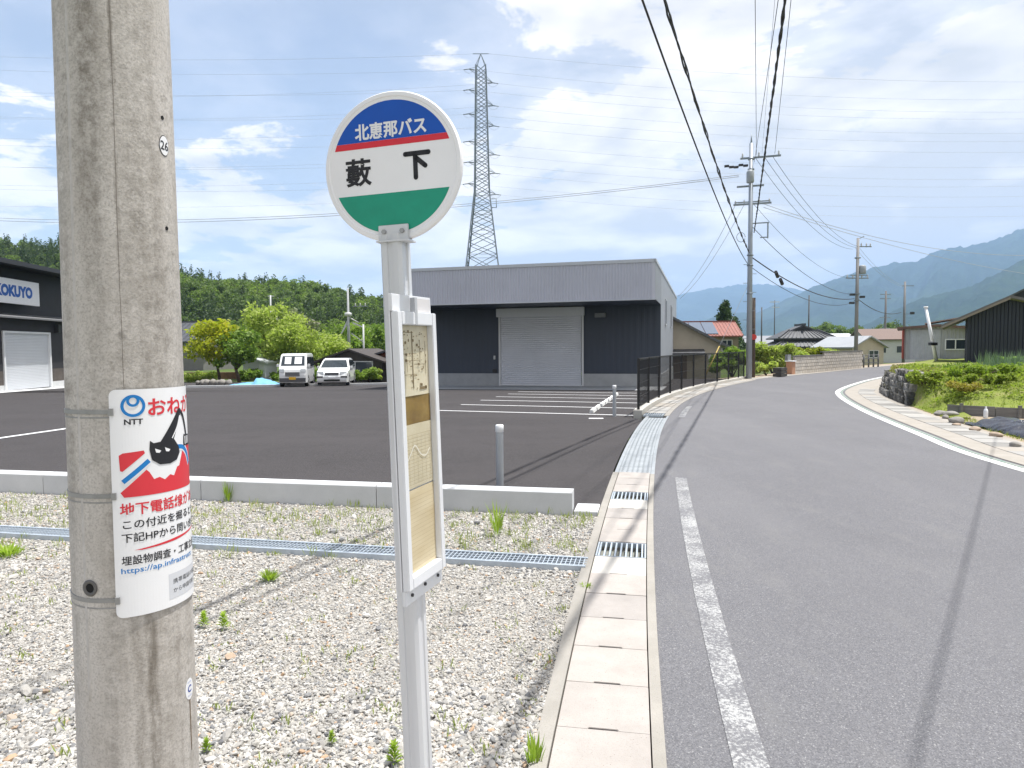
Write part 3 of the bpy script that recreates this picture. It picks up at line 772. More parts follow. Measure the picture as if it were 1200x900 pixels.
pa = GL(690, 490.5); pb = GL(707, 490.5); lotline(pa, pb, 0.22)
U0, U1 = GL(0, 514), GL(75, 503)
for dx in (0, 0.16): lotline(GL(-200, 545) + Vector((0, dx * 1.4, 0)), U1 + Vector((-dx * .3, dx * 1.4, 0)), 0.10)
# concrete apron under the canopy is added with the warehouse
# wheel stops (two to a stall)
svd = Vector((sv.x, sv.y, 0)).normalized(); sr = R0 + (L0 - R0).normalized() * 1.15
cnt = 0
order = ['nearest the road', 'second', 'third', 'fourth', 'fifth', 'sixth', 'seventh', 'eighth']
for k in range(4):
    for j, fr in enumerate((0.30, 0.72)):
        c = sr + sv * (k * (0.97 ** k)) + sv * fr; c.z = lotz(c.y)
        mm = MB(); pr = [(-.06, 0), (.06, 0), (.04, .10), (-.04, .10)]; nn = Vector((svd.y, -svd.x, 0))
        mm.prism([c - svd * .4 + nn * x + Vector((0, 0, z)) for x, z in pr], svd * 0.8)
        o = mm.build('wheel_stop', simple('stop_white', (0.7, 0.7, 0.68), 0.7), bevel=0.012)
        tag(o, 'white wheel stop, %s in the row of stops beside the black fence' % (['nearest the camera'] + [x + ' from the camera' for x in order[1:]])[cnt], 'wheel stop', 'wheel stops in the parking lot'); cnt += 1
# bollards
def bollard(base, h, label):
    t = thing('bollard', label, 'bollard', base, 0, 'grey bollards of the parking lot')
    MB().lathe((0, 0, 0), [(0.043, -0.05), (0.043, h - .085)], 20).build('post', simple('bollard_grey', (0.40, 0.42, 0.44), 0.45, 0.06, 3, 0.3), t, world=False)
    MB().lathe((0, 0, 0), [(0.043, h - .085), (0.047, h - .082), (0.047, h - .008), (0.040, h), (0, h)], 20).build('cap', WHITE, t, world=False)
p = AT(586, 571, 7.78); bollard((p.x, p.y, lotz(p.y)), 0.715, 'grey post bollard with white cap right behind the concrete curb')
p = GL(720, 488); bollard(p, 0.75, 'distant grey post bollard with white cap beside the black fence end')

# ---- gravel plot, curb, drain
GP = [Vector((-14, -3, -0.03))] ; m = MB(); vs = []; fs = []
rows = [-3, -1, 0, 1, 2, 3, 4, 5, 6, CURB_B.y + 0.25]
for y in rows:
    r = LE.at(LE.s_at_y(y), 0.50)[0]; vs += [Vector((r.x, r.y, -0.012)), Vector((-14, y + (3.2 if y > 6.5 else 0), -0.012))]
for i in range(len(rows) - 1): fs.append((2 * i, 2 * i + 2, 2 * i + 3, 2 * i + 1))
m.add(vs, fs); struct(m.build('gravel_ground', 'gravel_bed'))
cA = CURB_B - cd * 14.0
def curb_piece(a, b):
    mm = MB(); nn = cn
    sec = [(0, -0.2), (0, 0.205), (0.012, 0.218), (0.165, 0.218), (0.175, 0.205), (0.175, -0.2)]
    mm.prism([a + nn * x + Vector((0, 0, z)) for x, z in sec], b - a); return mm
t = thing('concrete_curb', 'long low concrete curb wall between gravel and dark asphalt lot', 'curb', tuple(CURB_B))
for k in range(7): curb_piece(CURB_B - cd * (k * 2.0 + 0.004), CURB_B - cd * (k * 2.0 + 1.996)).build('curb_block', 'kerb_concrete', t)
q = [G(672.5, 601, 0.0), G(704, 601, 0.0)]; q2 = [CURB_B + cd * 0.01 + cn * 0.44, LE.at(LE.s_at_y(7.08), 0.53)[0]]
def hit(off):                            # where the line CURB_B + cn*off along cd meets the gutter border
    return min((abs((LE.at(s_, 0.522)[0] - CURB_B).dot(cn) - off), s_) for s_ in np.linspace(LE.s_at_y(5), LE.s_at_y(9), 400))[1]
m = MB(); ss = [CURB_B + cd * .012, LE.at(hit(0), 0.522)[0], LE.at(hit(.34), 0.522)[0], CURB_B + cd * .012 + cn * .34]
m.prism([Vector((p.x, p.y, 0.035)) for p in reversed(ss)], (0, 0, -0.2))
tag(m.build('flush_kerb_block', 'kerb_concrete', bevel=0.006), 'flat white concrete block at the end of the long curb', 'kerb block')
# steel drain across the gravel
D0, D1 = G(0, 628), G(686, 668); dd_ = (D1 - D0).normalized(); dn = Vector((-dd_.y, dd_.x, 0)); D0 = D1 - dd_ * 12
t = thing('drain_channel', 'narrow galvanised grating drain crossing the gravel plot', 'drain', tuple(D1))
m = MB()
for o_ in (0.0, 0.2): m.bar(D0 + dn * o_ + Vector((0, 0, .006)), D1 + dn * o_ + Vector((0, 0, .006)), 0.022, 0.05)
m.build('frame', 'galvanised', t)
m = MB(); L = (D1 - D0).length
for i in range(int(L / 0.033)):
    p = D1 - dd_ * (0.02 + i * .033); m.bar(p + dn * .012 + Vector((0, 0, .012)), p + dn * .188 + Vector((0, 0, .012)), 0.006, 0.03)
for o_ in (0.05, 0.1, 0.15): m.bar(D0 + dn * o_ + Vector((0, 0, .016)), D1 + dn * o_ + Vector((0, 0, .016)), 0.008, 0.014)
tag(m.build('grating_bars', 'galvanised', t), kind='stuff')
m = MB(); m.quad(*[p + Vector((0, 0, -.008)) for p in (D0 + dn * .01, D1 + dn * .01, D1 + dn * .19, D0 + dn * .19)])
m.build('channel_floor', simple('channel_dark', (0.12, 0.115, 0.10), 0.95), t)

# loose stones
def stone_src(i):
    bm = bmesh.new(); bmesh.ops.create_icosphere(bm, subdivisions=1 if i < 5 else 2, radius=1.0); r_ = random.Random(i + 40)
    ax = (1.0, r_.uniform(.65, .95), r_.uniform(.45, .7))
    for v in bm.verts:
        k = r_.uniform(.72, 1.15); v.co = Vector((v.co.x * ax[0], v.co.y * ax[1], v.co.z * ax[2])) * k
    me = bpy.data.meshes.new('stone'); bm.to_mesh(me); bm.free()
    return source_obj('stone_src_%d' % i, me, 'gravel_stone')
srcs = [stone_src(i) for i in range(7)]
N = 250000; yy = 1.6 + (7.9 - 1.6) * rng.random(N) ** 1.25; xr = np.array([LE.at(LE.s_at_y(y), 0.53)[0].x for y in np.linspace(1, 9, 81)])
xmax = np.interp(yy, np.linspace(1, 9, 81), xr); xx = -0.80 * yy - 0.4 + (xmax + 0.80 * yy + 0.4) * rng.random(N)
keep = ((xx - CURB_B.x) * cn.x + (yy - CURB_B.y) * cn.y) < -0.005
dq = (xx - D1.x) * dn.x + (yy - D1.y) * dn.y; keep &= ~((dq > -0.022) & (dq < 0.222))
keep &= (np.hypot(xx + 1.165, yy - 2.05) > 0.17)
xx, yy = xx[keep], yy[keep]; N = len(xx)
big = 0.5 + 0.5 * np.sin(yy * 2.1 + 0.7 * np.sin(xx * 2.3)) * np.cos(xx * 1.1 + yy * .6)
coarse = np.where((yy < 3.15), 1.25, np.where(yy > 4.7, 1.12, 0.85)) + 0.22 * big
sc = np.clip(np.exp(rng.normal(0, .38, N)), .45, 2.6) * 0.0060 * coarse
rare = rng.random(N) < 0.006; sc[rare] *= 2.0
P = np.stack([xx, yy, -0.012 + sc * rng.uniform(-0.25, 0.6, N)], 1)
scatter('gravel', P, np.stack([sc * rng.uniform(.8, 1.4, N), sc, sc], 1), np.stack([rng.normal(0, .4, N), rng.normal(0, .4, N), rng.random(N) * 6.28], 1),
        rng.integers(0, 7, N), srcs, 'loose pale grey gravel stones covering the roadside plot', 'gravel')

# weeds: single ones that stand out, then a sparse rest
WEED = leafmat('weed_leaf', (0.20, 0.30, 0.04), (0.42, 0.54, 0.09), (0.52, 0.55, 0.16), 0.5)
def weed(px, py, h, kind, label, seed):
    b = G(px, py, -0.005); rs = np.random.default_rng(seed); v = []; f = []
    def leaf(p, d, L, w):
        d = d / np.linalg.norm(d); s_ = np.cross(d, [0, 0, 1.0]); s_ = s_ / (np.linalg.norm(s_) + 1e-6); k = len(v)
        up = np.array([0, 0, L * .12])
        v.extend([p, p + d * L * .5 + s_ * w / 2 + up, p + d * L, p + d * L * .5 - s_ * w / 2 + up]); f.append((k, k + 1, k + 2, k + 3))
    if kind == 'upright':
        for i in range(46):
            z = h * (.08 + .9 * (i / 46)); a = i * 2.4 + rs.uniform(-.3, .3); e = .35 + .9 * (i / 46)
            leaf(np.array([0, 0, z]), np.array([math.cos(a), math.sin(a), e]), h * (.52 - .22 * i / 46), h * .13)
    elif kind == 'tuft':
        for i in range(110):
            a = rs.uniform(0, 6.28); q = h * .55 * rs.random(); e = rs.uniform(.5, 2.2)
            leaf(np.array([q * math.cos(a), q * math.sin(a), 0]), np.array([math.cos(a), math.sin(a), e]), h * rs.uniform(.5, 1.05), h * .10)
    else:
        for i in range(38):
            a = rs.uniform(0, 6.28); q = .03 * rs.random(); e = rs.uniform(2.0, 7)
            leaf(np.array([q * math.cos(a), q * math.sin(a), 0]), np.array([math.cos(a), math.sin(a), e]), h * rs.uniform(.4, 1.05), .011)
    o = attach('weed', np_mesh('weed', np.array(v), np.array(f)), WEED); o.location = b
    tag(o, label, 'weed', 'weeds in the gravel')
weed(239, 735, .085, 'upright', 'small bright green upright weed, left one of a pair beside the concrete pole', 1)
weed(262, 737, .090, 'upright', 'small bright green upright weed, right one of a pair beside the concrete pole', 2)
weed(316, 680, .085, 'tuft', 'round low tuft of bright green grass in the middle of the gravel', 3)
weed(389, 872, .050, 'upright', 'low leafy green weed in coarse gravel halfway between concrete pole and sign post', 4)
weed(462, 897, .085, 'upright', 'bright green leafy weed right at the left foot of the bus sign post', 5)
weed(242, 882, .055, 'upright', 'small green weed against the foot of the concrete pole', 6)
weed(583, 628, .33, 'tall', 'tallest thin grass clump growing before the curb below the near bollard', 7)
weed(627, 898, .13, 'tall', 'reddish green grass clump at the edge of the gutter in the foreground', 8)
weed(10, 652, .12, 'tuft', 'patch of green grass left of the concrete pole by the steel drain', 9)
weed(268, 588, .24, 'tall', 'thin grass stalks growing against the curb just right of the concrete pole', 10)
weed(686, 690, .05, 'tuft', 'green tuft at the gutter edge just below the steel drain end', 12)
weed(445, 590, .22, 'tall', 'thin grass stalks against the curb directly left of the timetable board', 13)
v = []; f = []
for i in range(900):
    y = 5.15 + 2.4 * rng.random() if i < 720 else 2.4 + 2.6 * rng.random(); x = -.78 * y + (.78 * y + float(np.interp(y, np.linspace(1, 9, 81), xr)) - .02) * rng.random()
    if ((x - CURB_B.x) * cn.x + (y - CURB_B.y) * cn.y) > -.03: continue
    dq = (x - D1.x) * dn.x + (y - D1.y) * dn.y
    if -.03 < dq < .23: continue
    hh = rng.uniform(.015, .075) * (1.5 if y > 5 else .7)
    for k in range(rng.integers(4, 11)):
        a = rng.random() * 6.28; e = rng.uniform(.6, 3); d = np.array([math.cos(a), math.sin(a), e]); d /= np.linalg.norm(d); L = hh * rng.uniform(.6, 1.2)
        s_ = np.array([-math.sin(a), math.cos(a), 0]) * .0035; p = np.array([x + rng.normal(0, .03), y + rng.normal(0, .03), -.005]); k0 = len(v)
        v += [p, p + d * L * .5 + s_, p + d * L, p + d * L * .5 - s_]; f.append((k0, k0 + 1, k0 + 2, k0 + 3))
o = attach('sparse_weeds', np_mesh('sparse_weeds', np.array(v), np.array(f)), leafmat('sparse_weed_leaf', (0.16, 0.20, 0.05), (0.32, 0.36, 0.11), (0.42, 0.36, 0.18), .4))
tag(o, 'sparse thin weeds and sprouts among the gravel stones', 'weeds', None, 'stuff')

# ---- right bank: terrace with dry stone wall, grass, planks, rocks, mulch film
SPL0 = WL.s_at_y(18.6); SPLE = WL.L - 2
SW1 = WL.at(SPL0, -1.5)[0]; WH = 0.80
PL0 = G(1110, 486); PL1 = G(1245, 493)                # foot of the plank edging
pd = (PL1 - PL0).normalized(); pn = Vector((-pd.y, pd.x, 0))
_wx = np.array([p.x for p in WL.p]); _wy = np.array([p.y for p in WL.p]); _ws = np.array(WL.s)
def wl_coord(x, y):                                    # arc length and distance to the right of the white line
    k = int(np.argmin((_wx - x) ** 2 + (_wy - y) ** 2)); k = max(1, min(len(_wx) - 2, k))
    tx, ty = _wx[k + 1] - _wx[k - 1], _wy[k + 1] - _wy[k - 1]; l = math.hypot(tx, ty); tx /= l; ty /= l
    dx, dy = x - _wx[k], y - _wy[k]; return _ws[k] + dx * tx + dy * ty, dx * ty - dy * tx
def sst(t): t = max(0.0, min(1.0, t)); return t * t * (3 - 2 * t)
def bank_so(s_, o_, x, y):
    back = (x - PL0.x) * pn.x + (y - PL0.y) * pn.y     # metres beyond the planks
    f = sst((back - .15) / 3.3); e = sst((o_ - 1.46) / (1.25 - .98 * sst((s_ - SPL0 + 1.5) / 1.4)))
    return 0.012 + (0.19 + 0.60 * f + .010 * max(0, min(o_ - 3, 12))) * e
def bank_h(x, y): return bank_so(*wl_coord(x, y), x, y)
nx, ny = 70, 80; vs = []
for i in range(nx):
    o_ = 1.44 + 26 * (i / (nx - 1)) ** 1.9
    lo = WL.s_at_y(11.0)
    while lo < SPLE:
        p = WL.at(lo, -o_)[0]
        if (p - PL0).dot(pn) > (.03 if o_ > 1.9 else -.9): break
        lo += .05
    for j in range(ny):
        s_ = lo + (SPLE - lo) * (j / (ny - 1)) ** 1.7; p = WL.at(s_, -o_)[0]
        zz = bank_so(s_, o_, p.x, p.y) + (.035 * math.sin(p.x * 3.1 + p.y) * math.cos(p.y * 2.7) if o_ > 2 and j > 2 else 0)
        vs.append((p.x, p.y, zz))
idx = np.arange(nx * ny).reshape(nx, ny)
f = np.stack([idx[:-1, :-1], idx[:-1, 1:], idx[1:, 1:], idx[1:, :-1]], -1).reshape(-1, 4)
BANK = struct(attach('grass_bank', np_mesh('grass_bank', np.array(vs), f), 'bank_soil', None, True))
# stones of the wall
t = thing('stone_wall', 'dark dry stone retaining wall of upright stones below the grass bank', 'wall', tuple(SW1))
STN = []
stm = []
for k, c in enumerate(((0.05, 0.048, 0.045), (0.11, 0.105, 0.097), (0.20, 0.19, 0.175), (0.34, 0.325, 0.30), (0.10, 0.095, 0.07))):
    stm.append(simple('wall_stone_%d' % k, c, 0.95, 0.35, 9, bump=0.7, bscale=30, dirt=(0.06, 0.065, 0.03)))
for k in range(5):
    bm = bmesh.new(); bmesh.ops.create_cube(bm, size=2.0); bmesh.ops.subdivide_edges(bm, edges=bm.edges[:], cuts=1, use_grid_fill=True); r_ = random.Random(k)
    for v in bm.verts: v.co = Vector((v.co.x * r_.uniform(.65, 1.05), v.co.y * r_.uniform(.5, 1.2), v.co.z * r_.uniform(.75, 1.05))) * (1 if v.co.length < 1.5 else .80)
    me = bpy.data.meshes.new('stone'); bm.to_mesh(me); bm.free(); me.materials.append(stm[k]); STN.append(me)
row = 0; zc_ = 0.0; cnt = 0
while zc_ < WH - 0.03:
    hh = 0.17 if row % 2 else 0.20; q = -0.15 + 0.35 * zc_ / WH + rnd.uniform(-.05, .05)
    while q < 7.5 and cnt < 298:
        w_ = rnd.uniform(.05, .12) * (1.0 if q < 4 else 1.9)
        p, d = WL.at(SPL0 + q + w_ / 2, -(1.50 + 0.20 * zc_ / WH + rnd.uniform(-.02, .02)))
        o = link(bpy.data.objects.new('stone', STN[rnd.randrange(5)])); o.parent = t
        mt = Matrix.Translation((p.x, p.y, zc_ + hh / 2)) @ Matrix.Rotation(math.atan2(d.y, d.x) + rnd.uniform(-.2, .2), 4, 'Z') @ Matrix.Rotation(rnd.uniform(.05, .4), 4, 'Y') @ Matrix.Diagonal((w_ * .47, .12 + rnd.uniform(-.03, .03), hh * rnd.uniform(.5, .72), 1))
        o.matrix_basis = WORLDM[t.name].inverted() @ mt; q += w_ + .004; cnt += 1
    zc_ += hh * .93; row += 1
WL.strip(SPL0 + .25, SPL0 + 9, -1.60, -1.82, WH * .5, .3, z1=WH - .06, bottom=-.02).build('backing_soil', simple('wall_backing', (0.03, 0.028, 0.022), 0.95), t)
# grass on the bank
def blades(n, fx, hmin, hmax, w, mat, name, label, cat='grass', seed=3, lean=0.5):
    rs = np.random.default_rng(seed); P = fx(rs, n); n = len(P)
    a = rs.random(n) * 6.28; L = rs.uniform(hmin, hmax, n); e = rs.random(n) * lean
    d = np.stack([np.cos(a) * e, np.sin(a) * e, np.ones(n)], 1); d /= np.linalg.norm(d, axis=1)[:, None]; b = rs.random(n) * 6.28
    s_ = np.stack([np.cos(b), np.sin(b), np.zeros(n)], 1) * (w * rs.uniform(.6, 1.3, n))[:, None] / 2
    tip = P + d * L[:, None]; tip[:, 2] -= L * .15 * e
    v = np.stack([P - s_, P + s_, tip], 1).reshape(-1, 3); f = np.arange(3 * n).reshape(-1, 3)
    o = attach(name, np_mesh(name, v, f), mat); return tag(o, label, cat, None, 'stuff')
def bank_pts(b0, b1, o0, o1, pw=1.0):
    """b metres beyond the planks, o metres right of the white line"""
    def fx(rs, n):
        out = []
        while len(out) < n:
            o_ = o0 + (o1 - o0) * rs.random() ** pw; s_ = rs.uniform(BS0, BS1)
            p = WL.at(s_, -o_)[0]; back = (p - PL0).dot(pn)
            if b0 <= back <= b1: out.append((p.x, p.y, bank_so(s_, o_, p.x, p.y) - .01))
        return np.array(out)
    return fx
BS0, BS1 = WL.s_at_y(11), WL.L - 3
GRASS = leafmat('grass_blade', (0.19, 0.25, 0.045), (0.34, 0.39, 0.085), (0.44, 0.40, 0.18), .5)
blades(34000, bank_pts(.03, 13, 1.5, 14, 1.5), .03, .11, .02, GRASS, 'bank_grass', 'short green and yellowing grass covering the terrace bank', seed=4, lean=1.3)
# low shrubs on the bank
SHR = leafmat('shrub_leaf', (0.18, 0.24, 0.045), (0.34, 0.40, 0.08), (0.46, 0.40, 0.12), .5)
def shrub(name, label, base, w, d, h, mat, n, leaf, seed, cat='shrub', group=None):
    rs = np.random.default_rng(seed); r_ = random.Random(seed); base = Vector(base); t = thing(name, label, cat, base, 0, group); cl = []
    for i in range(14): cl.append((r_.uniform(-.42, .42) * w, r_.uniform(-.42, .42) * d, h * r_.uniform(.25, .7), min(w, d, 2 * h) * r_.uniform(.14, .26), .8))
    C = clump_points(n, cl, rs, .5); C = C[C[:, 2] > 0.0]; v, f = leaf_faces(C, leaf, .4, 1.7, rs)
    m = MB()
    for c in cl[:7]: m.tube([base, base + Vector((c[0] * .6, c[1] * .6, c[2] * .8))], [.018 * h + .006, .005], 5)
    m.build('stems', BARK, t); attach('foliage', np_mesh('foliage', v, f), mat, t); return t
def bank_at(px, py):
    z = 0.4
    for _ in range(25): p = G(px, py, z); z = 0.5 * z + 0.5 * bank_h(p.x, p.y)
    return Vector((p.x, p.y, bank_h(p.x, p.y)))
shrub('shrub', 'low spreading yellow green shrub on the slope beside the stone wall end', (lambda p: Vector((p.x, p.y, bank_h(p.x, p.y))))(WL.at(SPL0 - .7, -3.1)[0]), 1.4, 1.0, .26, SHR, 2600, .05, 21, group='low shrubs on the bank')
_w = WL.at(SPL0 - .25, -1.72)[0]; shrub('shrub', 'yellow green plant hanging over the near end of the stone wall', (_w.x, _w.y, bank_h(_w.x, _w.y)), .7, .6, .42, SHR, 1700, .05, 26, group='low shrubs on the bank')
shrub('shrub', 'darker green rounded shrub in the middle of the bank above the planks', bank_at(1150, 462), 1.8, 1.0, .34, leafmat('shrub_leaf_dark', (0.13, 0.20, 0.035), (0.28, 0.36, 0.065), (0.36, 0.37, 0.09), .5), 3200, .05, 22, group='low shrubs on the bank')
shrub('shrub', 'low green shrub at the right picture edge above the planks', bank_at(1193, 455), 1.5, 1.1, .28, SHR, 2400, .05, 23, group='low shrubs on the bank')
def cover(name, label, n, fx, hmax, leaf, mat, seed):
    """low irregular mounds of small leaves following the bank"""
    rs = np.random.default_rng(seed); P = fx(rs, n); ph = rs.uniform(0, 6, 4)
    mound = np.clip(.5 + .5 * np.sin(P[:, 0] * 3.3 + ph[0]) * np.sin(P[:, 1] * 2.9 + ph[1]) + .35 * np.sin(P[:, 0] * 7.1 + P[:, 1] * 5.3 + ph[2]), .05, 1.2)
    P[:, 2] += hmax * mound * rs.random(len(P)) ** .5
    v, f = leaf_faces(P, leaf, .5, 1.6, rs); tag(attach(name, np_mesh(name, v, f), mat), label, 'ground cover', None, 'stuff')
HEATH = leafmat('heath_leaf', (0.17, 0.14, 0.075), (0.32, 0.29, 0.12), (0.34, 0.36, 0.11), .5)
cover('heather_mat', 'dry brownish heather mat along the top of the stone wall', 7000, bank_pts(2.6, 8.0, 1.52, 2.9), .14, .035, HEATH, 91)
cover('ground_cover', 'mixed low green and yellow ground cover plants over the grass bank', 22000, bank_pts(1.1, 5.6, 1.7, 12, 1.3), .24, .045, SHR, 92)
cover('ground_cover', 'darker green low plants scattered over the upper bank', 7000, bank_pts(3.0, 6.4, 2.6, 12, 1.2), .26, .05, leafmat('cover_dark', (0.10, 0.17, 0.03), (0.23, 0.32, 0.06), (0.30, 0.34, 0.08), .5), 93)
shrub('shrub', 'orange tinged low shrub on the upper bank', bank_at(1133, 446), 1.0, .7, .3, leafmat('orange_leaf', (0.25, 0.24, 0.06), (0.46, 0.36, 0.10), (0.52, 0.32, 0.11), .5), 1500, .04, 25, group='low shrubs on the bank')
# leeks behind
LEEK = leafmat('leek_leaf', (0.085, 0.15, 0.095), (0.19, 0.27, 0.17), (0.28, 0.34, 0.22), .2)
blades(5200, bank_pts(6.2, 10.0, 4.2, 16), .30, .72, .035, LEEK, 'leek_patch', 'dense patch of blue green leeks on the terrace before the dark shed', 'vegetables', 5, .45)
blades(1300, bank_pts(6.0, 7.0, 3.2, 7.0), .15, .36, .03, LEEK, 'vegetable_row', 'low row of dark green vegetables at the left end of the leek patch', 'vegetables', 6, .7)
def big_leaves(name, label, base, n, L, seed):
    r_ = random.Random(seed); t = thing(name, label, 'vegetable', base); mt = leafmat('big_leaf', (0.10, 0.20, 0.02), (0.24, 0.36, 0.05), (0.33, 0.42, 0.10), .35)
    for i in range(n):
        a = i * 2.4 + r_.uniform(-.3, .3); e = r_.uniform(.4, 1.5); d = Vector((math.cos(a), math.sin(a), e)).normalized(); s_ = Vector((-math.sin(a), math.cos(a), 0)); l = L * r_.uniform(.7, 1.1)
        b = Vector((0, 0, .02)); mm = MB(); pts = []
        for j in range(6):
            u = j / 5; c = b + d * l * u - Vector((0, 0, l * .35 * u * u)); ww = l * .24 * math.sin(math.pi * min(1, u * .85 + .08)); pts += [c - s_ * ww, c + Vector((0, 0, -.02)), c + s_ * ww]
        mm.add(pts, [(3 * j + q, 3 * j + 3 + q, 3 * j + 4 + q, 3 * j + 1 + q) for j in range(5) for q in (0, 1)], True); mm.build('leaf', mt, t, world=False)
big_leaves('leafy_plant', 'large bright green leafy vegetable at the right edge beside the leeks', bank_at(1186, 428), 16, .75, 3)
big_leaves('leafy_plant', 'upright pale green plant standing alone on the bank before the leeks', bank_at(1163, 444), 10, .5, 4)
# planks edging with stakes
t = thing('plank_edging', 'weathered grey plank edging with stakes below the grass bank', 'edging', tuple(PL0))
PLW = simple('grey_plank', (0.17, 0.165, 0.155), 0.9, 0.3, 6, sc=(0.3, 0.3, 6)); q = 0
for k in range(4):
    l = rnd.uniform(.85, 1.0); a = PL0 + pd * q; b = a + pd * (l - .01)
    MB().obox((a + b) / 2 + Vector((0, 0, .11)), pd * (l / 2 - .005), pn * .014, Vector((0, 0, .115 + rnd.uniform(-.008, .008)))).build('plank', PLW, t); q += l
for k, u in enumerate((.28, 1.35, 1.95, 3.1)):
    p = PL0 + pd * u - pn * .045; MB().box(p.x - .03, p.x + .03, p.y - .025, p.y + .025, -.05, .28).build('stake', PLW, t)
# bottle
p = G(1155, 490) ; t = thing('plastic_bottle', 'white plastic bottle standing before the planks', 'bottle', tuple(p))
MB().lathe((0, 0, 0), [(0, 0), (.042, .004), (.045, .02), (.045, .15), (.035, .19), (.016, .22), (.016, .235)], 16).build('body', simple('bottle_white', (.75, .77, .8), .25, .04), t, world=False)
MB().lathe((0, 0, 0), [(.018, .228), (.018, .25), (0, .252)], 12).build('cap', WHITE, t, world=False)
# rocks at the head of the mulched bed
def rock(px, py, w, h, label, seed, z=0.0, mat=None):
    b = G(px, py, z); r_ = random.Random(seed); bm = bmesh.new(); bmesh.ops.create_icosphere(bm, subdivisions=3, radius=1.0)
    ph = [r_.uniform(0, 6) for _ in range(6)]
    for v in bm.verts:
        n_ = v.co.normalized(); k = 1 + .13 * math.sin(n_.x * 2.5 + ph[0]) + .10 * math.sin(n_.y * 3.5 + ph[1]) + .07 * math.sin(n_.z * 4 + n_.x * 3 + ph[2])
        v.co = Vector((n_.x * w / 2, n_.y * w * .36, n_.z * h / 2)) * k
    me = bpy.data.meshes.new('rock'); bm.to_mesh(me); bm.free()
    o = attach('rock', me, mat or simple('rock_grey', (0.24, 0.225, 0.205), .9, .25, 7, bump=.5, bscale=35), None, True)
    o.location = b + Vector((0, 0, h * .36)); o.rotation_euler = (0, 0, r_.uniform(-.3, .3)); tag(o, label, 'rock', 'rocks bordering the mulched bed')
RT = simple('rock_tan', (0.36, 0.28, 0.21), .9, .2, 7, bump=.5, bscale=35)
rock(1102, 487, .30, .13, 'flat brown grey rock at the left end of the rock row', 1)
rock(1114, 488, .34, .15, 'long grey rock lying against the left plank stake', 2)
rock(1120, 496, .32, .15, 'rounded grey rock in front at the edge of the black film', 3)
rock(1108, 491, .16, .10, 'small dark rock wedged between the grey rocks', 4)
rock(1128, 486, .14, .08, 'small pinkish stone by the planks', 5, mat=RT)
rock(1121, 499, .16, .07, 'reddish tan flat stone under the rounded grey rock', 6, mat=RT)
rock(1143, 505, .20, .09, 'pale tan stone holding down the black film edge', 7, mat=RT)
rock(1167, 512, .24, .10, 'pale stone at the front corner of the black film', 8, mat=RT)
rock(1190, 524, .20, .10, 'grey stone at the right picture edge before the black film', 9)
# black mulch film bed
MA, MBp = G(1128, 497), G(1250, 527); md = (MBp - MA).normalized(); mn = Vector((-md.y, md.x, 0)); nx, ny = 150, 44; vs = []
for j in range(ny):
    for i in range(nx):
        u = i / (nx - 1); w_ = j / (ny - 1); p = MA + md * u * 3.6 + mn * w_ * 1.0
        zz = 0.02 + .17 * math.sin(math.pi * min(1, w_ * 1.0)) ** .6 * min(1, u * 8) + .022 * math.sin(u * 34 + 3 * math.sin(w_ * 7)) * math.sin(w_ * 9 + u * 5) + .012 * math.sin(u * 61 - w_ * 14 + 2 * math.sin(u * 17))
        vs.append((p.x, p.y, max(.012, zz)))
idx = np.arange(nx * ny).reshape(ny, nx); f = np.stack([idx[:-1, :-1], idx[:-1, 1:], idx[1:, 1:], idx[1:, :-1]], -1).reshape(-1, 4)
o = attach('mulch_film', np_mesh('mulch_film', np.array(vs), f), 'mulch_film', None, True); tag(o, 'wrinkled shiny black plastic film over a raised vegetable bed', 'plastic film')
shrub('melon_plant', 'small green plant growing on the black film near the bottle', MA + md * 1.35 + mn * .75 + Vector((0, 0, .12)), .34, .3, .14, WEED, 260, .05, 31, 'plant', 'young plants on the mulched bed')
shrub('melon_plant', 'small green plant on the black film at the right picture edge', MA + md * 1.95 + mn * .7 + Vector((0, 0, .12)), .36, .3, .15, WEED, 260, .05, 32, 'plant', 'young plants on the mulched bed')
def strip_pts(c, s0_, s1_, o0, o1):
    def fx(rs, n):
        return np.array([[*c.at(rs.uniform(s0_, s1_), rs.uniform(o0, o1))[0][:2], 0.0] for _ in range(n)])
    return fx
blades(2600, strip_pts(WL, WL.s_at_y(9), WL.s_at_y(17), -1.9, -1.40), .02, .09, .012, GRASS, 'verge_grass', 'thin grass along the earth verge by the footway', seed=8)
# ================================================================== FOREGROUND CONCRETE POLE AND ITS PLATE
PX, PY = -1.165, 2.06
def prad(z): return 0.167 - z / 150.0
t = thing('concrete_pole', 'thick weathered concrete utility pole in the left foreground', 'utility pole', (PX, PY, 0))
zs = [-0.3, 0, 1, 2, 3, 4, 5, 6, 7.5, 9.0]
MB().lathe((0, 0, 0), [(prad(z), z) for z in zs] + [(0, 9.0)], 96).build('shaft', 'pole_concrete', t, world=False)
ctr = math.atan2(-PY, -PX)              # angle that faces the camera
def polep(ang, z, dr=0.0):
    r = prad(z) + dr; return Vector((r * math.cos(ang), r * math.sin(ang), z))
def band(a0, a1, z0, z1, dr, n=40, zcut=1):
    v = []; f = []
    for i in range(n + 1):
        a = a0 + (a1 - a0) * i / n
        for z, d in ((z0, 0.0), (z0, dr), (z1, dr), (z1, 0.0)): v.append(polep(a, z, d))
    for i in range(n):
        for k in range(4): f.append((i * 4 + k, i * 4 + 4 + k, i * 4 + 4 + (k + 1) % 4, i * 4 + (k + 1) % 4))
    f += [(0, 1, 2, 3), (n * 4 + 3, n * 4 + 2, n * 4 + 1, n * 4)]
    return MB().add(v, f, False)
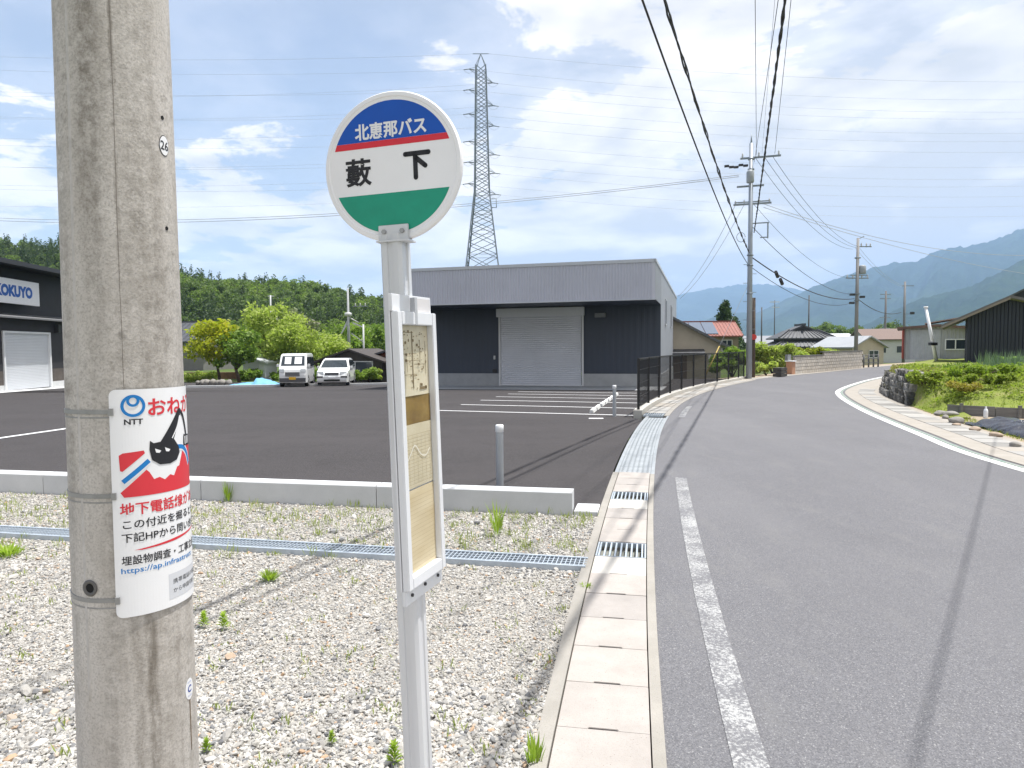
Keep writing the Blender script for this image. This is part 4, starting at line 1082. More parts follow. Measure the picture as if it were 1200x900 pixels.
# seam of the mould: a fine groove line with a filler bead
MB().tube([polep(ctr - 0.045 + .004 * math.sin(z * 9) + .002 * math.sin(z * 31), z, -0.0002) for z in np.linspace(1.35, 3.2, 120)], 0.0007, 4).build('mould_seam', simple('seam_dark', (0.16, 0.14, 0.12), .9), t, world=False)
MB().tube([polep(ctr - 0.84 + .015 * math.sin(z * 3), z, -0.0065) for z in np.linspace(0.6, 3.4, 60)], 0.0085, 8).build('filler_bead', simple('filler_grey', (0.50, 0.475, 0.45), .85, .15, 30), t, world=False)
# step bolt holes and a threaded socket
def pole_angle(px, z):                  # angle on the near side that appears at photograph column px
    best = None
    for k in range(-90, 91):
        a = ctr + R(k); q = PROJ(Vector((PX, PY, 0)) + polep(a, z)); e = abs(q[0] - px)
        if best is None or e < best[0]: best = (e, a)
    return best[1]
def pole_z(py, px):
    best = None
    for k in range(0, 330):
        z = k * .01; a = pole_angle(px, z) if k % 4 == 0 else a; q = PROJ(Vector((PX, PY, 0)) + polep(a, z)); e = abs(q[1] - py)
        if best is None or e < best[0]: best = (e, z, a)
    return best[1], best[2]
for (hx, hy, rr_) in ((190, 137, .006), (195, 268, .006)):
    z, a = pole_z(hy, hx); n_ = Vector((math.cos(a), math.sin(a), 0)); c = polep(a, z)
    MB().cyl(c - n_ * .02, c + n_ * .0012, rr_, n=16).build('bolt_hole', simple('hole_black', (.008, .008, .008), .9), t, world=False)
z, a = pole_z(690, 106); n_ = Vector((math.cos(a), math.sin(a), 0)); c = polep(a, z); x_ = Vector((-n_.y, n_.x, 0))
ring = MB(); pts = []
for rad, d in ((.0135, -.004), (.022, -.002), (.024, .002), (.019, .004), (.0135, .002), (.0125, -.015)):
    pts.append((rad, d))
v = []; f = []
for rad, d in pts:
    for k in range(24):
        b = 2 * math.pi * k / 24; v.append(c + x_ * rad * math.cos(b) + Vector((0, 0, rad * math.sin(b))) + n_ * d)
for i in range(len(pts) - 1):
    for k in range(24): f.append((i * 24 + k, i * 24 + (k + 1) % 24, (i + 1) * 24 + (k + 1) % 24, (i + 1) * 24 + k))
MB().add(v, f, True).build('socket_ring', simple('socket_grey', (.12, .115, .11), .6), t, world=False)
MB().cyl(c - n_ * .02, c + n_ * .0015, .0132, n=20).build('socket_hole', 'hole_black', t, world=False)
# decals rolled on the shaft
def rolled(v2, f2, a0, z0, dr, step=0.008):
    """v2 in metres: x to the right along the arc from angle a0, y up from z0"""
    V, F = cut2d(np.asarray(v2, float), f2, step)
    return MB().add([polep(a0 + x / prad(1.2), z0 + y, dr) for x, y in V], F, False)
def disc2d(rx, ry, n=40, cx=0, cyy=0): return np.array([[cx + rx * math.cos(2 * math.pi * k / n), cyy + ry * math.sin(2 * math.pi * k / n)] for k in range(n)]), [tuple(range(n))]
z, a = pole_z(171, 192)
for nm, q, dr, mt in (('number_rim', disc2d(.0215, .0300), .0010, INK), ('number_plate', disc2d(.0195, .0278), .0016, PLATE)):
    rolled(q[0], q[1], a, z, dr).build(nm, mt, t, world=False)
rolled(*text_mb('26', .026, bold=0.012, anchor='c', x0=0), a, z, .0022).build('number_lettering', INK, t, world=False)
z, a = pole_z(808, 222)
rolled(*disc2d(.021, .033), a, z, .0010).build('round_sticker', PLATE, t, world=False)
rolled(*text_mb('C', .022, bold=0.03, anchor='c', x0=0), a, z, .0016).build('sticker_mark', simple('sticker_blue', (.02, .06, .32), .5), t, world=False)
for dz in (.021, -.021): rolled(*text_mb('oooo', .0045, anchor='c', w=.02, x0=0), a, z + dz, .0016).build('sticker_ring_dots', simple('sticker_pale_blue', (.3, .36, .6), .5), t, world=False)
# rust run under the sticker
rolled(np.array([[-.002, -.16], [.002, -.16], [.0028, 0], [-.0028, 0]]), [(0, 1, 2, 3)], a, z - .034, .0006).build('rust_run', simple('rust_stain', (.17, .125, .085), .9, .3, 40), t, world=False)

# the wrapped warning plate
ZT, ZB = 1.492, 0.842; PW = 0.355; H_ = ZT - ZB
A0 = pole_angle(127, ZT) ; sg = thing('warning_sign', 'white wrapped warning plate strapped round the concrete pole, red and black Japanese text', 'sign', (PX, PY, ZB))
def plate_poly(w, h, r, n=6):
    P = []
    for cx, cyy, a0 in ((w - r, h - r, 0), (r, h - r, 90), (r, r, 180), (w - r, r, 270)):
        for k in range(n + 1): P.append((cx + r * math.cos(R(a0 + 90 * k / n)), cyy + r * math.sin(R(a0 + 90 * k / n))))
    return np.array(P)
def on_plate(v2, f2, dr, mat, name):
    """x right from the plate's left edge, y DOWN from its top"""
    V, F = cut2d(np.asarray(v2, float), f2, 0.008)
    mm = MB().add([Vector((PX, PY, 0)) + polep(A0 + x / (prad(1.2) + .004), ZT - y, dr) for x, y in V], F, False)
    return mm.build(name, mat, sg)
pp = plate_poly(PW, H_, .018)
V, F = cut2d(pp, [tuple(range(len(pp)))], .008)
on_plate(pp, [tuple(range(len(pp)))], .0045, PLATE, 'plate')
on_plate(pp, [tuple(range(len(pp)))], .0030, STRAP, 'plate_back')
def ptext(body, x0, y, h, mat, w=None, bold=.012):
    v, f_ = text_mb(body, h, w, bold, x0, 0); v[:, 1] = y - v[:, 1]
    return on_plate(v, f_, .0053, mat, 'lettering')
def ppoly(pts, mat, name, dr=.0050): return on_plate(np.array(pts), [tuple(range(len(pts)))], dr, mat, name)
# emblem: a ring with a small loop at the top
def ringpts(cx, cyy, ro, ri, n=40, a0=0, a1=360):
    v = []; f = []
    for k in range(n + 1):
        a = R(a0 + (a1 - a0) * k / n); v += [(cx + ro * math.cos(a), cyy + ro * math.sin(a)), (cx + ri * math.cos(a), cyy + ri * math.sin(a))]
    for k in range(n): f.append((2 * k, 2 * k + 2, 2 * k + 3, 2 * k + 1))
    return np.array(v), f
on_plate(*ringpts(.060, .047, .0315, .0235), .0053, CYAN, 'emblem')
on_plate(*ringpts(.060, .033, .0165, .0095), .0056, CYAN, 'emblem')
ptext('NTT', .036, .092, .0155, INK, .048, .03)
ptext('おねがい', .098, .052, .052, PRED, .235, .022)
# picture: red ground, blue cable, dark digging bucket on its arm
ppoly([(.020, .186), (.030, .180), (.083, .176), (.086, .184), (.028, .232), (.022, .230)], PRED, 'picture')
arc = []
ppoly([(.021, .292), (.088, .232), (.096, .240), (.108, .262), (.124, .258), (.140, .268), (.158, .256), (.172, .262), (.186, .238), (.196, .236), (.214, .196), (.250, .180), (.330, .176), (.338, .186), (.338, .300), (.330, .306), (.030, .306)], PRED, 'picture')
def ribbon(P, w):
    Q = catmull([(x, y, 0) for x, y in P], 6); v = []; f = []
    for i, p in enumerate(Q):
        d = (Q[min(i + 1, len(Q) - 1)] - Q[max(i - 1, 0)]).normalized(); v += [(p.x - d.y * w / 2, p.y + d.x * w / 2), (p.x + d.y * w / 2, p.y - d.x * w / 2)]
    return np.array(v), [(2 * i, 2 * i + 1, 2 * i + 3, 2 * i + 2) for i in range(len(Q) - 1)]
on_plate(*ribbon([(.028, .262), (.060, .236), (.096, .206)], .022), .0052, PLATE, 'picture')
on_plate(*ribbon([(.028, .262), (.060, .236), (.096, .206)], .013), .0055, CYAN, 'picture')
on_plate(*ribbon([(.190, .178), (.220, .184), (.244, .205), (.262, .240)], .022), .0052, PLATE, 'picture')
on_plate(*ribbon([(.190, .178), (.220, .184), (.244, .205), (.262, .240)], .013), .0055, CYAN, 'picture')
ppoly([(.100, .150), (.110, .158), (.140, .155), (.166, .148), (.176, .152), (.196, .178), (.200, .196), (.186, .216), (.160, .224), (.126, .222), (.104, .206), (.098, .176)], INK, 'picture', .0056)
ppoly([(.130, .156), (.196, .070), (.206, .062), (.216, .070), (.206, .090), (.178, .150), (.166, .160)], INK, 'picture', .0057)
on_plate(*ribbon([(.206, .068), (.226, .090), (.240, .128), (.246, .150)], .010), .0057, INK, 'picture')
ppoly([(.226, .146), (.280, .150), (.284, .182), (.222, .180)], INK, 'picture', .0058)
for x in (.232, .246, .260): ppoly([(x, .152), (x + .006, .152), (x + .006, .176), (x, .176)], PLATE, 'picture', .0060)
for cx in (.122, .152): ppoly([(cx - .009, .174), (cx + .009, .182), (cx + .004, .188), (cx - .006, .186)], PLATE, 'picture', .0060)
on_plate(*ribbon([(.170, .150), (.192, .118), (.206, .086)], .004), .0060, PLATE, 'picture')
ptext('地下電話線があります', .018, .340, .037, PRED, .375, .02)
ptext('この付近を掘るときは', .024, .384, .027, INK, .300, .014)
ptext('下記HPから問い合わせ', .020, .422, .027, INK, .300, .014)
ppoly([(.050, .459), (.16, .448), (.29, .438), (.30, .440), (.17, .455), (.07, .461)], PRED, 'underline')
ptext('埋設物調査・工事立会い', .018, .487, .027, INK, .290, .014)
ptext('https://ap.infrastruct', .016, .518, .021, CYAN, .232, .010)
ppoly([(.140, .552), (.335, .552), (.335, .628), (.140, .628)], DGREY, 'note_panel', .0049)
ptext('携帯電話の場合', .154, .577, .015, INK, .13, .0)
ptext('から申請可能です', .154, .604, .015, INK, .14, .0)
# straps
for z in (ZT - .062, ZT - .300, ZB + .052):
    mm = band(A0 - 2.6, A0 + .035, z - .006, z + .006, .0022); mm.v = [p + Vector((PX, PY, 0)) for p in mm.v]; mm.build('strap', STRAP, sg)
    c = polep(A0 + .03, z, .006) + Vector((PX, PY, 0)); MB().obox(c, (math.cos(A0) * .004, math.sin(A0) * .004, 0), (-math.sin(A0) * .006, math.cos(A0) * .006, 0), (0, 0, .010)).build('strap_buckle', STRAP, sg)
for z in (ZT - .078, ZT - .318, ZB + .03):
    mm = band(A0 - 2.6, A0 - .01, z - .002, z + .002, .0008); mm.v = [p + Vector((PX, PY, 0)) for p in mm.v]; mm.build('thin_strap', STRAP, sg)

# ================================================================== BUS STOP SIGN
BD = 2.42
pa = AT(490.5, 900, BD); pb = AT(463.5, 285, BD); ax = (pb - pa).normalized(); foot = pa - ax * (pa.z / ax.z)
yax = Vector((0, 1, 0)); yax = (yax - ax * yax.dot(ax)).normalized(); xax = yax.cross(ax)
BM = Matrix((( xax.x, yax.x, ax.x, foot.x), (xax.y, yax.y, ax.y, foot.y), (xax.z, yax.z, ax.z, foot.z), (0, 0, 0, 1)))
bs = thing('bus_stop_sign', 'leaning white bus stop sign post with round blue white green disc', 'bus stop sign', mat=BM)
def l_at(px, py):                        # height along the post of a pixel on it
    d = ray(px, py); best = min(((PROJ(foot + ax * (k * .005))[1] - py) ** 2, k * .005) for k in range(0, 520)); return best[1]
ztop = l_at(463, 276)
# extruded post: rounded square with grooves, turned with the board
PHI = R(-20); PR = 0.0415
sec = []
for k in range(4):
    a = PHI + math.pi / 2 * k; c_, s_ = math.cos(a), math.sin(a)
    for (u, v_) in ((PR, -.030), (PR, -.012), (PR - .005, -.009), (PR - .005, .009), (PR, .012), (PR, .030), (.036, .036)):
        sec.append((u * c_ - v_ * s_, u * s_ + v_ * c_))
n = len(sec); m = MB(); m.add([(x, y, -.3) for x, y in sec] + [(x, y, ztop) for x, y in sec], [(i, (i + 1) % n, n + (i + 1) % n, n + i) for i in range(n)] + [tuple(range(n, 2 * n))])
m.build('post', POST, bs, world=False)
# disc
zc_ = l_at(466.5, 197); RD = 0.256; phi = R(-15)
dx_ = Vector((math.cos(phi), math.sin(phi), 0)); dnr = Vector((math.sin(phi), -math.cos(phi), 0))   # towards the viewer
dc = Vector((0.010, 0, zc_)) + dnr * .018
def on_disc(V, F, d, mat, name, parent): return MB().add([dc + dx_ * x + Vector((0, 0, y)) + dnr * d for x, y in V], F).build(name, mat, parent, world=False)
m = MB(); v = []; f = []; NN = 72; prof = [(0, .009), (RD - .020, .009), (RD - .016, .013), (RD - .004, .012), (RD, .006), (RD, -.006), (RD - .004, -.012), (RD - .016, -.013), (0, -.009)]
for r_, d in prof:
    for k in range(NN):
        a = 2 * math.pi * k / NN; v.append(dc + dx_ * r_ * math.cos(a) + Vector((0, 0, r_ * math.sin(a))) + dnr * d)
for i in range(len(prof) - 1):
    for k in range(NN): f.append((i * NN + k, i * NN + (k + 1) % NN, (i + 1) * NN + (k + 1) % NN, (i + 1) * NN + k))
disc = m.add(v, f, False).build('disc', WHITE2, bs, world=False)
RI = RD - .030
def seg(y0, y1, n=40):
    P = []
    def xx(y): return math.sqrt(max(0, RI * RI - y * y))
    for k in range(n + 1): y = y0 + (y1 - y0) * k / n; P.append((xx(y), y))
    for k in range(n, -1, -1): y = y0 + (y1 - y0) * k / n; P.append((-xx(y), y))
    return np.array(P), [tuple(range(len(P)))]
yr = .072
on_disc(*seg(yr + .022, RI - .0005), .0096, BLUE, 'blue_field', disc)
on_disc(*seg(yr, yr + .0215), .0096, RED, 'red_stripe', disc)
on_disc(*seg(-RI + .0005, -.088), .0096, GREEN, 'green_field', disc)
on_disc(*text_mb('北恵那バス', .058, .268, .030, x0=0, yc=.128, anchor='c'), .0102, PLATE, 'lettering', disc)
on_disc(*text_mb('藪', .096, .098, .022, x0=-.126, yc=-.008, anchor='c'), .0102, INK, 'lettering', disc)
# the last sign is drawn with rounded strokes like the photograph
def stroke(P, w):
    V, F = ribbon(P, w); V = list(map(tuple, V)); F = list(F)
    for c in (P[0], P[-1]):
        k = len(V); V += [(c[0] + w / 2 * math.cos(6.283 * i / 16), c[1] + w / 2 * math.sin(6.283 * i / 16)) for i in range(16)]; F.append(tuple(range(k, k + 16)))
    return V, F
V = []; F = []
for P in ([(.052, .036), (.137, .036)], [(.088, .034), (.088, -.045)], [(.092, .020), (.124, -.008)]):
    a, b = stroke(P, .0165); F += [tuple(i + len(V) for i in q) for q in b]; V += a
for k, q in enumerate((0,)): on_disc(np.array(V), F, .0103, INK, 'lettering', disc)
# clamp bracket
bz = zc_ - RD + .028
MB().obox(dc + dnr * .017 + Vector((0, 0, -RD + .030)), dx_ * .056, dnr * .004, (0, 0, .026)).build('bracket', POST, bs, world=False, bevel=.002)
MB().obox(dc - dnr * .012 + Vector((0, 0, -RD + .030)), dx_ * .056, dnr * .004, (0, 0, .026)).build('bracket', POST, bs, world=False, bevel=.002)
MB().obox(dc + Vector((0, 0, -RD + .000)), dx_ * .060, dnr * .034, (0, 0, .003)).build('bracket_foot', POST, bs, world=False)
for s_ in (-1, 1):
    c = dc + dnr * .021 + dx_ * .034 * s_ + Vector((0, 0, -RD + .033))
    MB().cyl(c, c + dnr * .007, .0085, n=6).build('bolt', simple('bolt_steel', (.35, .35, .35), .4, .1, 9, .7), bs, world=False)
# timetable board on the road side
bn = Vector((math.cos(PHI), math.sin(PHI), 0)); bw = Vector((-math.sin(PHI), math.cos(PHI), 0))   # outward normal, width direction (left edge first)
if bn.x < 0: bn = -bn
bdc = bn * (PR + .022); W2 = .142; zlo = .725; zhi = 1.785; zlo -= foot.z; 
board = thing('timetable_board', 'narrow white framed timetable board with yellowed sheets on the bus sign post', 'timetable board', mat=BM)
def bbox_(u0, u1, d0, d1, z0, z1, mat, name, parent=board, bevel=0.0):
    c = bdc + bw * ((u0 + u1) / 2) + bn * ((d0 + d1) / 2) + Vector((0, 0, (z0 + z1) / 2))
    return MB().obox(c, bw * ((u1 - u0) / 2), bn * ((d1 - d0) / 2), (0, 0, (z1 - z0) / 2)).build(name, mat, parent, world=False, bevel=bevel)
FW = simple('frame_white', (.74, .75, .77), .4, .03)
zf0, zf1 = zlo + .055, zhi - .058
bbox_(-W2, W2, -.022, -.0165, zf0, zf1, FW, 'back_panel')
for nm, u0, u1, z0, z1 in (('frame_side', -W2, -W2 + .030, zf0, zf1), ('frame_side', W2 - .030, W2, zf0, zf1), ('frame_top', -W2 + .030, W2 - .030, zf1 - .045, zf1), ('frame_bottom', -W2 + .030, W2 - .030, zf0, zf0 + .040)):
    bbox_(u0, u1, -.0138, .012, z0, z1, FW, nm, bevel=.0025)
bbox_(-W2 - .004, W2 - .004, -.020, -.006, zf1 + .0005, zf1 + .058, FW, 'top_flange', bevel=.002)
bbox_(.012, W2 - .012, -.0058, -.0052, zf1 + .004, zf1 + .050, simple('notice_white', (.62, .60, .60), .6, .05), 'notice_strip')
bbox_(-.020, -.002, -.0058, .0126, zf1 - .044, zf1 + .05, simple('tape_grey', (.45, .46, .48), .4, .1), 'tape')
bbox_(-W2 + .004, W2, -.020, -.006, zf0 - .055, zf0 - .0005, FW, 'bottom_flange', bevel=.002)
for u, z in ((-W2 + .045, zf0 - .026), (0.0, zf0 - .020), (W2 - .04, zf0 - .022)):
    c = bdc + bw * u + bn * (-.006) + Vector((0, 0, z)); MB().cyl(c, c + bn * .006, .006, n=10).build('screw', DARKM, board, world=False)
zi0, zi1 = zf0 + .041, zf1 - .046; UI = W2 - .031
def sheet(f0, f1, mat, name, d=-.0125):
    z1 = zi1 - (zi1 - zi0) * f0; z0 = zi1 - (zi1 - zi0) * f1; n = 16; v = []; f = []
    for j in range(n + 1):
        for i in range(7):
            u = -UI + 2 * UI * i / 6; z = z0 + (z1 - z0) * j / n; dd = d + .0007 * math.sin(j * .5 + i * .5 + f0 * 9) + .0005 * math.sin(i * 1.3)
            v.append(bdc + bw * u + bn * dd + Vector((0, 0, z)))
    for j in range(n):
        for i in range(6): f.append((j * 7 + i, j * 7 + i + 1, j * 7 + i + 8, j * 7 + i + 7))
    return MB().add(v, f, True).build(name, mat, board, world=False), z0, z1
s1, m0, m1 = sheet(0.0, .285, 'paper', 'route_map_sheet', -.0118); sheet(.285, .40, 'paper_stained', 'stained_sheet', -.0125)
s2, t0, t1 = sheet(.40, .66, 'paper', 'notice_sheet', -.0118); s3, w0, w1 = sheet(.665, 1.0, 'paper_warm', 'timetable_sheet', -.0112)
# printed lines of the map: thin strokes just above the paper
def printed(rects, mat, name, parent, d=-.0100):
    m = MB()
    for u0, u1, z0, z1 in rects: m.quad(*[bdc + bw * u + bn * d + Vector((0, 0, z)) for u, z in ((u0, z0), (u1, z0), (u1, z1), (u0, z1))])
    return m.build(name, mat, parent, world=False)
r_ = random.Random(5); rc = []
def hl(u0, u1, z, w=.0016): rc.append((u0, u1, z, z + w))
def vl(u, z0, z1, w=.0022): rc.append((u, u + w, z0, z1))
mh = m1 - m0
vl(-.075, m0 + mh * .60, m0 + mh * .90); hl(-.075, .0, m0 + mh * .90); hl(-.1, .02, m0 + mh * .595); vl(-.012, m0 + mh * .1, m0 + mh * .92, .005); vl(.045, m0 + mh * .52, m0 + mh * .80)
hl(-.05, .06, m0 + mh * .50); vl(.085, m0 + mh * .30, m0 + mh * .78); hl(-.07, .02, m0 + mh * .30); vl(-.05, m0 + mh * .34, m0 + mh * .52); hl(.0, .08, m0 + mh * .44)
for k in range(60):
    u = r_.uniform(-.095, .09); z = m0 + mh * r_.uniform(.06, .93); w_ = r_.choice((.004, .006, .012)); rc.append((u, u + w_, z, z + r_.choice((.003, .004, .009))))
rc.append((.035, .09, m0 + mh * .075, m0 + mh * .115))
printed(rc, INK if False else FAINT, 'map_print', s1)
rc = []
for k in range(15): hl(-.10, .10, t0 + (t1 - t0) * (.06 + .055 * k), .0010)
for k in range(7): vl(-.095 + .031 * k, t0 + (t1 - t0) * .06, t0 + (t1 - t0) * .82, .0010)
printed(rc, simple('print_table', (.38, .31, .18), .6), 'table_print', s2, -.0100)
V, F = ribbon([(-.088, t0 + (t1 - t0) * .40), (-.05, t0 + (t1 - t0) * .56), (-.02, t0 + (t1 - t0) * .66), (.02, t0 + (t1 - t0) * .50), (.06, t0 + (t1 - t0) * .46), (.09, t0 + (t1 - t0) * .56)], .005)
MB().add([bdc + bw * x + bn * -.0095 + Vector((0, 0, y)) for x, y in V], F).build('white_mark', PALE, s2, world=False)
rc = []
for k in range(18): hl(-.10, .10, w0 + (w1 - w0) * (.05 + .05 * k), .0008)
printed(rc, simple('print_table2', (.42, .32, .16), .6), 'table_print', s3, -.0094)
# ================================================================== WAREHOUSE WITH CANOPY
# roof corner and far back corner of the right side wall fix its plan
D_R = 29.0
c1 = AT(768, 305, D_R); ZTOP = c1.z
bk = AT(792.5, 349, 1); kk = (ZTOP - CAM_H) / (bk.z - CAM_H); back = AT(792.5, 349, kk)
dep = Vector((back.x - c1.x, back.y - c1.y, 0)); DEPTH = dep.length; dep.normalize()
left_ = Vector((-dep.y, dep.x, 0))                     # along the facade, to the left
WID = 12.6; FR = Vector((c1.x, c1.y, 0)); FL = FR + left_ * WID
ZG = lotz(FR.y + 3) - 0.02; ZSOF = AT(770, 350.5, D_R).z; CAN = 4.0
wh = thing('warehouse', 'dark grey metal warehouse with deep canopy over its roller shutter', 'warehouse', (FR.x, FR.y, ZG))
FASC = simple('fascia_metal', (0.50, 0.51, 0.58), 0.5, 0.05, 0.6, 0.1)
SIDEM = simple('side_metal', (0.38, 0.40, 0.44), 0.5, 0.05, 0.6, 0.1)
BARNM = simple('barn_metal', (0.022, 0.026, 0.04), 0.5, 0.08, 0.6, 0.05)
NAVY = simple('navy_metal', (0.047, 0.058, 0.080), 0.5, 0.08, 0.6, 0.05)
TRIM = simple('trim_metal', (0.50, 0.52, 0.56), 0.45, 0.04)
# fascia ring (front and the canopy's right return)
m = MB(); m.corr(FL, FR, ZSOF, ZTOP - .06, .125, .022, -dep); m.build('fascia', FASC, wh)
m = MB(); m.corr(FR, FR + dep * CAN, ZSOF, ZTOP - .06, .125, .02, -left_); m.build('fascia_return', SIDEM, wh)
MB().bar(FL - dep * .0 + Vector((0, 0, ZTOP)), FR + Vector((0, 0, ZTOP)), .10, .14).build('fascia_cap', TRIM, wh)
MB().bar(FR + Vector((0, 0, ZTOP + .004)) - dep * .05, FR + dep * DEPTH + Vector((0, 0, ZTOP + .004)), .09, .13).build('side_cap', TRIM, wh)
MB().bar(FL + Vector((0, 0, ZSOF)) - dep * .02, FR + Vector((0, 0, ZSOF)) - dep * .02, .06, .05).build('soffit_trim', TRIM, wh)
m = MB(); m.quad(*[p + Vector((0, 0, ZSOF + .03)) for p in (FL, FR, FR + dep * CAN, FL + dep * CAN)]); m.build('soffit', NAVY, wh)
m = MB(); m.quad(*[p + Vector((0, 0, ZTOP - .08)) for p in (FL, FL + dep * DEPTH, FR + dep * DEPTH, FR)]); m.build('roof', TRIM, wh)
BR, BL = FR + dep * CAN, FL + dep * CAN                # recessed wall
ZC = ZG + 0.62                                         # top of concrete plinth
# shutter opening from the photograph columns
def on_line(px, A, d):                                 # distance along d from A of photograph column px
    r = ray(px, 430); nn = Vector((r.y, -r.x)); return -(A.x * nn.x + A.y * nn.y) / (d.x * nn.x + d.y * nn.y)
s_r, s_l = on_line(682.5, BR, left_), on_line(586.5, BR, left_)
ZSH = AT(634, 361, (BR + left_ * (s_r + s_l) / 2).y).z
for a, b in ((0, s_r - .05), (s_l + .05, WID)):
    m = MB(); m.corr(BR + left_ * b, BR + left_ * a, ZC, ZSOF + .02, .30, .010, -dep); m.build('cladding', NAVY, wh)
    p0, p1 = BR + left_ * a, BR + left_ * b; m = MB(); m.prism([p0 + Vector((0, 0, ZG - .3)), p1 + Vector((0, 0, ZG - .3)), p1 + Vector((0, 0, ZC)), p0 + Vector((0, 0, ZC))], -dep * .06); m.build('plinth', 'apron_concrete', wh)
m = MB(); m.quad(*[p for p in (BR + left_ * s_l + Vector((0, 0, ZSH)), BR + left_ * s_r + Vector((0, 0, ZSH)), BR + left_ * s_r + Vector((0, 0, ZSOF)), BR + left_ * s_l + Vector((0, 0, ZSOF)))]); m.build('cladding', NAVY, wh)
SHUT = simple('shutter_grey', (0.70, 0.715, 0.76), .45, .04, .8, .05)
sh = thing('shutter_origin', 'x', 'x'); bpy.data.objects.remove(sh)
m = MB(); vs = []; fs = []; n = 34; zz0, zz1 = ZG + .02, ZSH - .35
for i in range(n):
    h = (zz1 - zz0) / n; z = zz0 + i * h
    for dz, o_ in ((0, .0), (.10, .040), (.62, .050), (.86, .012), (1.0, 0)):
        vs += [BR + left_ * (s_l - .05) - dep * (.03 + o_) + Vector((0, 0, z + dz * h)), BR + left_ * (s_r + .05) - dep * (.03 + o_) + Vector((0, 0, z + dz * h))]
for i in range(len(vs) // 2 - 1): fs.append((2 * i, 2 * i + 1, 2 * i + 3, 2 * i + 2))
m.add(vs, fs); SHU = m.build('roller_shutter', SHUT, wh)
for s_ in (s_l + .02, s_r - .02): MB().bar(BR + left_ * s_ - dep * .06 + Vector((0, 0, ZG)), BR + left_ * s_ - dep * .06 + Vector((0, 0, ZSH - .33)), .09, .10).build('guide_rail', simple('rail_pale', (.62, .63, .64), .4, .03), SHU)
m = MB(); m.prism([BR + left_ * (s_l + .12) - dep * .07 + Vector((0, 0, z)) for z in (ZSH - .42, ZSH)][0:1] + [BR + left_ * (s_l + .12) - dep * .30 + Vector((0, 0, ZSH - .42)), BR + left_ * (s_l + .12) - dep * .30 + Vector((0, 0, ZSH)), BR + left_ * (s_l + .12) - dep * .07 + Vector((0, 0, ZSH))], -left_ * (s_l - s_r + .24)); m.build('shutter_box', SHUT, SHU)
MB().bar(BR + left_ * s_l - dep * .055 + Vector((0, 0, ZG + .03)), BR + left_ * s_r - dep * .055 + Vector((0, 0, ZG + .03)), .06, .05).build('bottom_bar', 'rail_pale', SHU)
# wall lamp, switch box, vent
def wallbox(px, py, w, h, d, mat, name):
    s_ = on_line(px, BR, left_); p = BR + left_ * s_; z = AT(px, py, p.y).z
    return MB().obox(p - dep * (d / 2 + .03) + Vector((0, 0, z)), left_ * (w / 2), dep * (d / 2), (0, 0, h / 2)).build(name, mat, wh, bevel=.01)
wallbox(704, 369.5, .52, .20, .24, simple('lamp_grey', (.20, .21, .22), .4), 'wall_lamp')
wallbox(580, 419, .10, .20, .06, simple('box_pale', (.55, .56, .57), .4), 'switch_box')
wallbox(580, 434.5, .22, .18, .05, DARKM, 'wall_vent')
wallbox(659, 359, .30, .06, .1, simple('twig_brown', (.28, .2, .12), .8), 'bird_nest_twig')
# right side wall of the body behind the canopy
m = MB(); m.corr(BR, FR + dep * DEPTH, ZC, ZTOP - .06, .45, .02, -left_); m.build('side_cladding', SIDEM, wh)
m = MB(); m.prism([BR + Vector((0, 0, ZG - .3)), FR + dep * DEPTH + Vector((0, 0, ZG - .3)), FR + dep * DEPTH + Vector((0, 0, ZC)), BR + Vector((0, 0, ZC))], -left_ * .05); m.build('plinth', 'apron_concrete', wh)
for px in (779, 785.5):
    s_ = on_line(px, FR, dep); p = FR + dep * s_ - left_ * .03; zz = AT(px, 366 if px < 782 else 371, p.y).z
    w_ = MB().obox(p + Vector((0, 0, zz)), dep * .42, left_ * .03, (0, 0, .62)).build('window', 'window_glass', wh)
    for e in (-1, 1): MB().obox(p + Vector((0, 0, zz)) + dep * .44 * e, dep * .04, left_ * .05, (0, 0, .68)).build('window_frame', TRIM, w_)
    for e in (-1, 1): MB().obox(p + Vector((0, 0, zz + .65 * e)), dep * .40, left_ * .05, (0, 0, .04)).build('window_frame', TRIM, w_)
# left, back walls
m = MB(); m.corr(FL + dep * DEPTH, BL, ZG - .3, ZTOP - .06, .45, .02, left_); m.build('side_cladding', SIDEM, wh)
m = MB(); m.quad(*[p for p in (FR + dep * DEPTH + Vector((0, 0, ZG)), FL + dep * DEPTH + Vector((0, 0, ZG)), FL + dep * DEPTH + Vector((0, 0, ZTOP - .06)), FR + dep * DEPTH + Vector((0, 0, ZTOP - .06)))]); m.build('back_cladding', SIDEM, wh)
m = MB(); m.corr(BL, FL, ZSOF, ZTOP - .06, .22, .02, left_); m.build('fascia_return', SIDEM, wh)
# apron
q = [FR - dep * .1 - left_ * .3, FL - dep * .1, BL, BR - left_ * .3]
m = MB(); m.quad(*[Vector((p.x, p.y, lotz(p.y) + .012)) for p in q]); struct(m.build('apron', 'apron_concrete'))

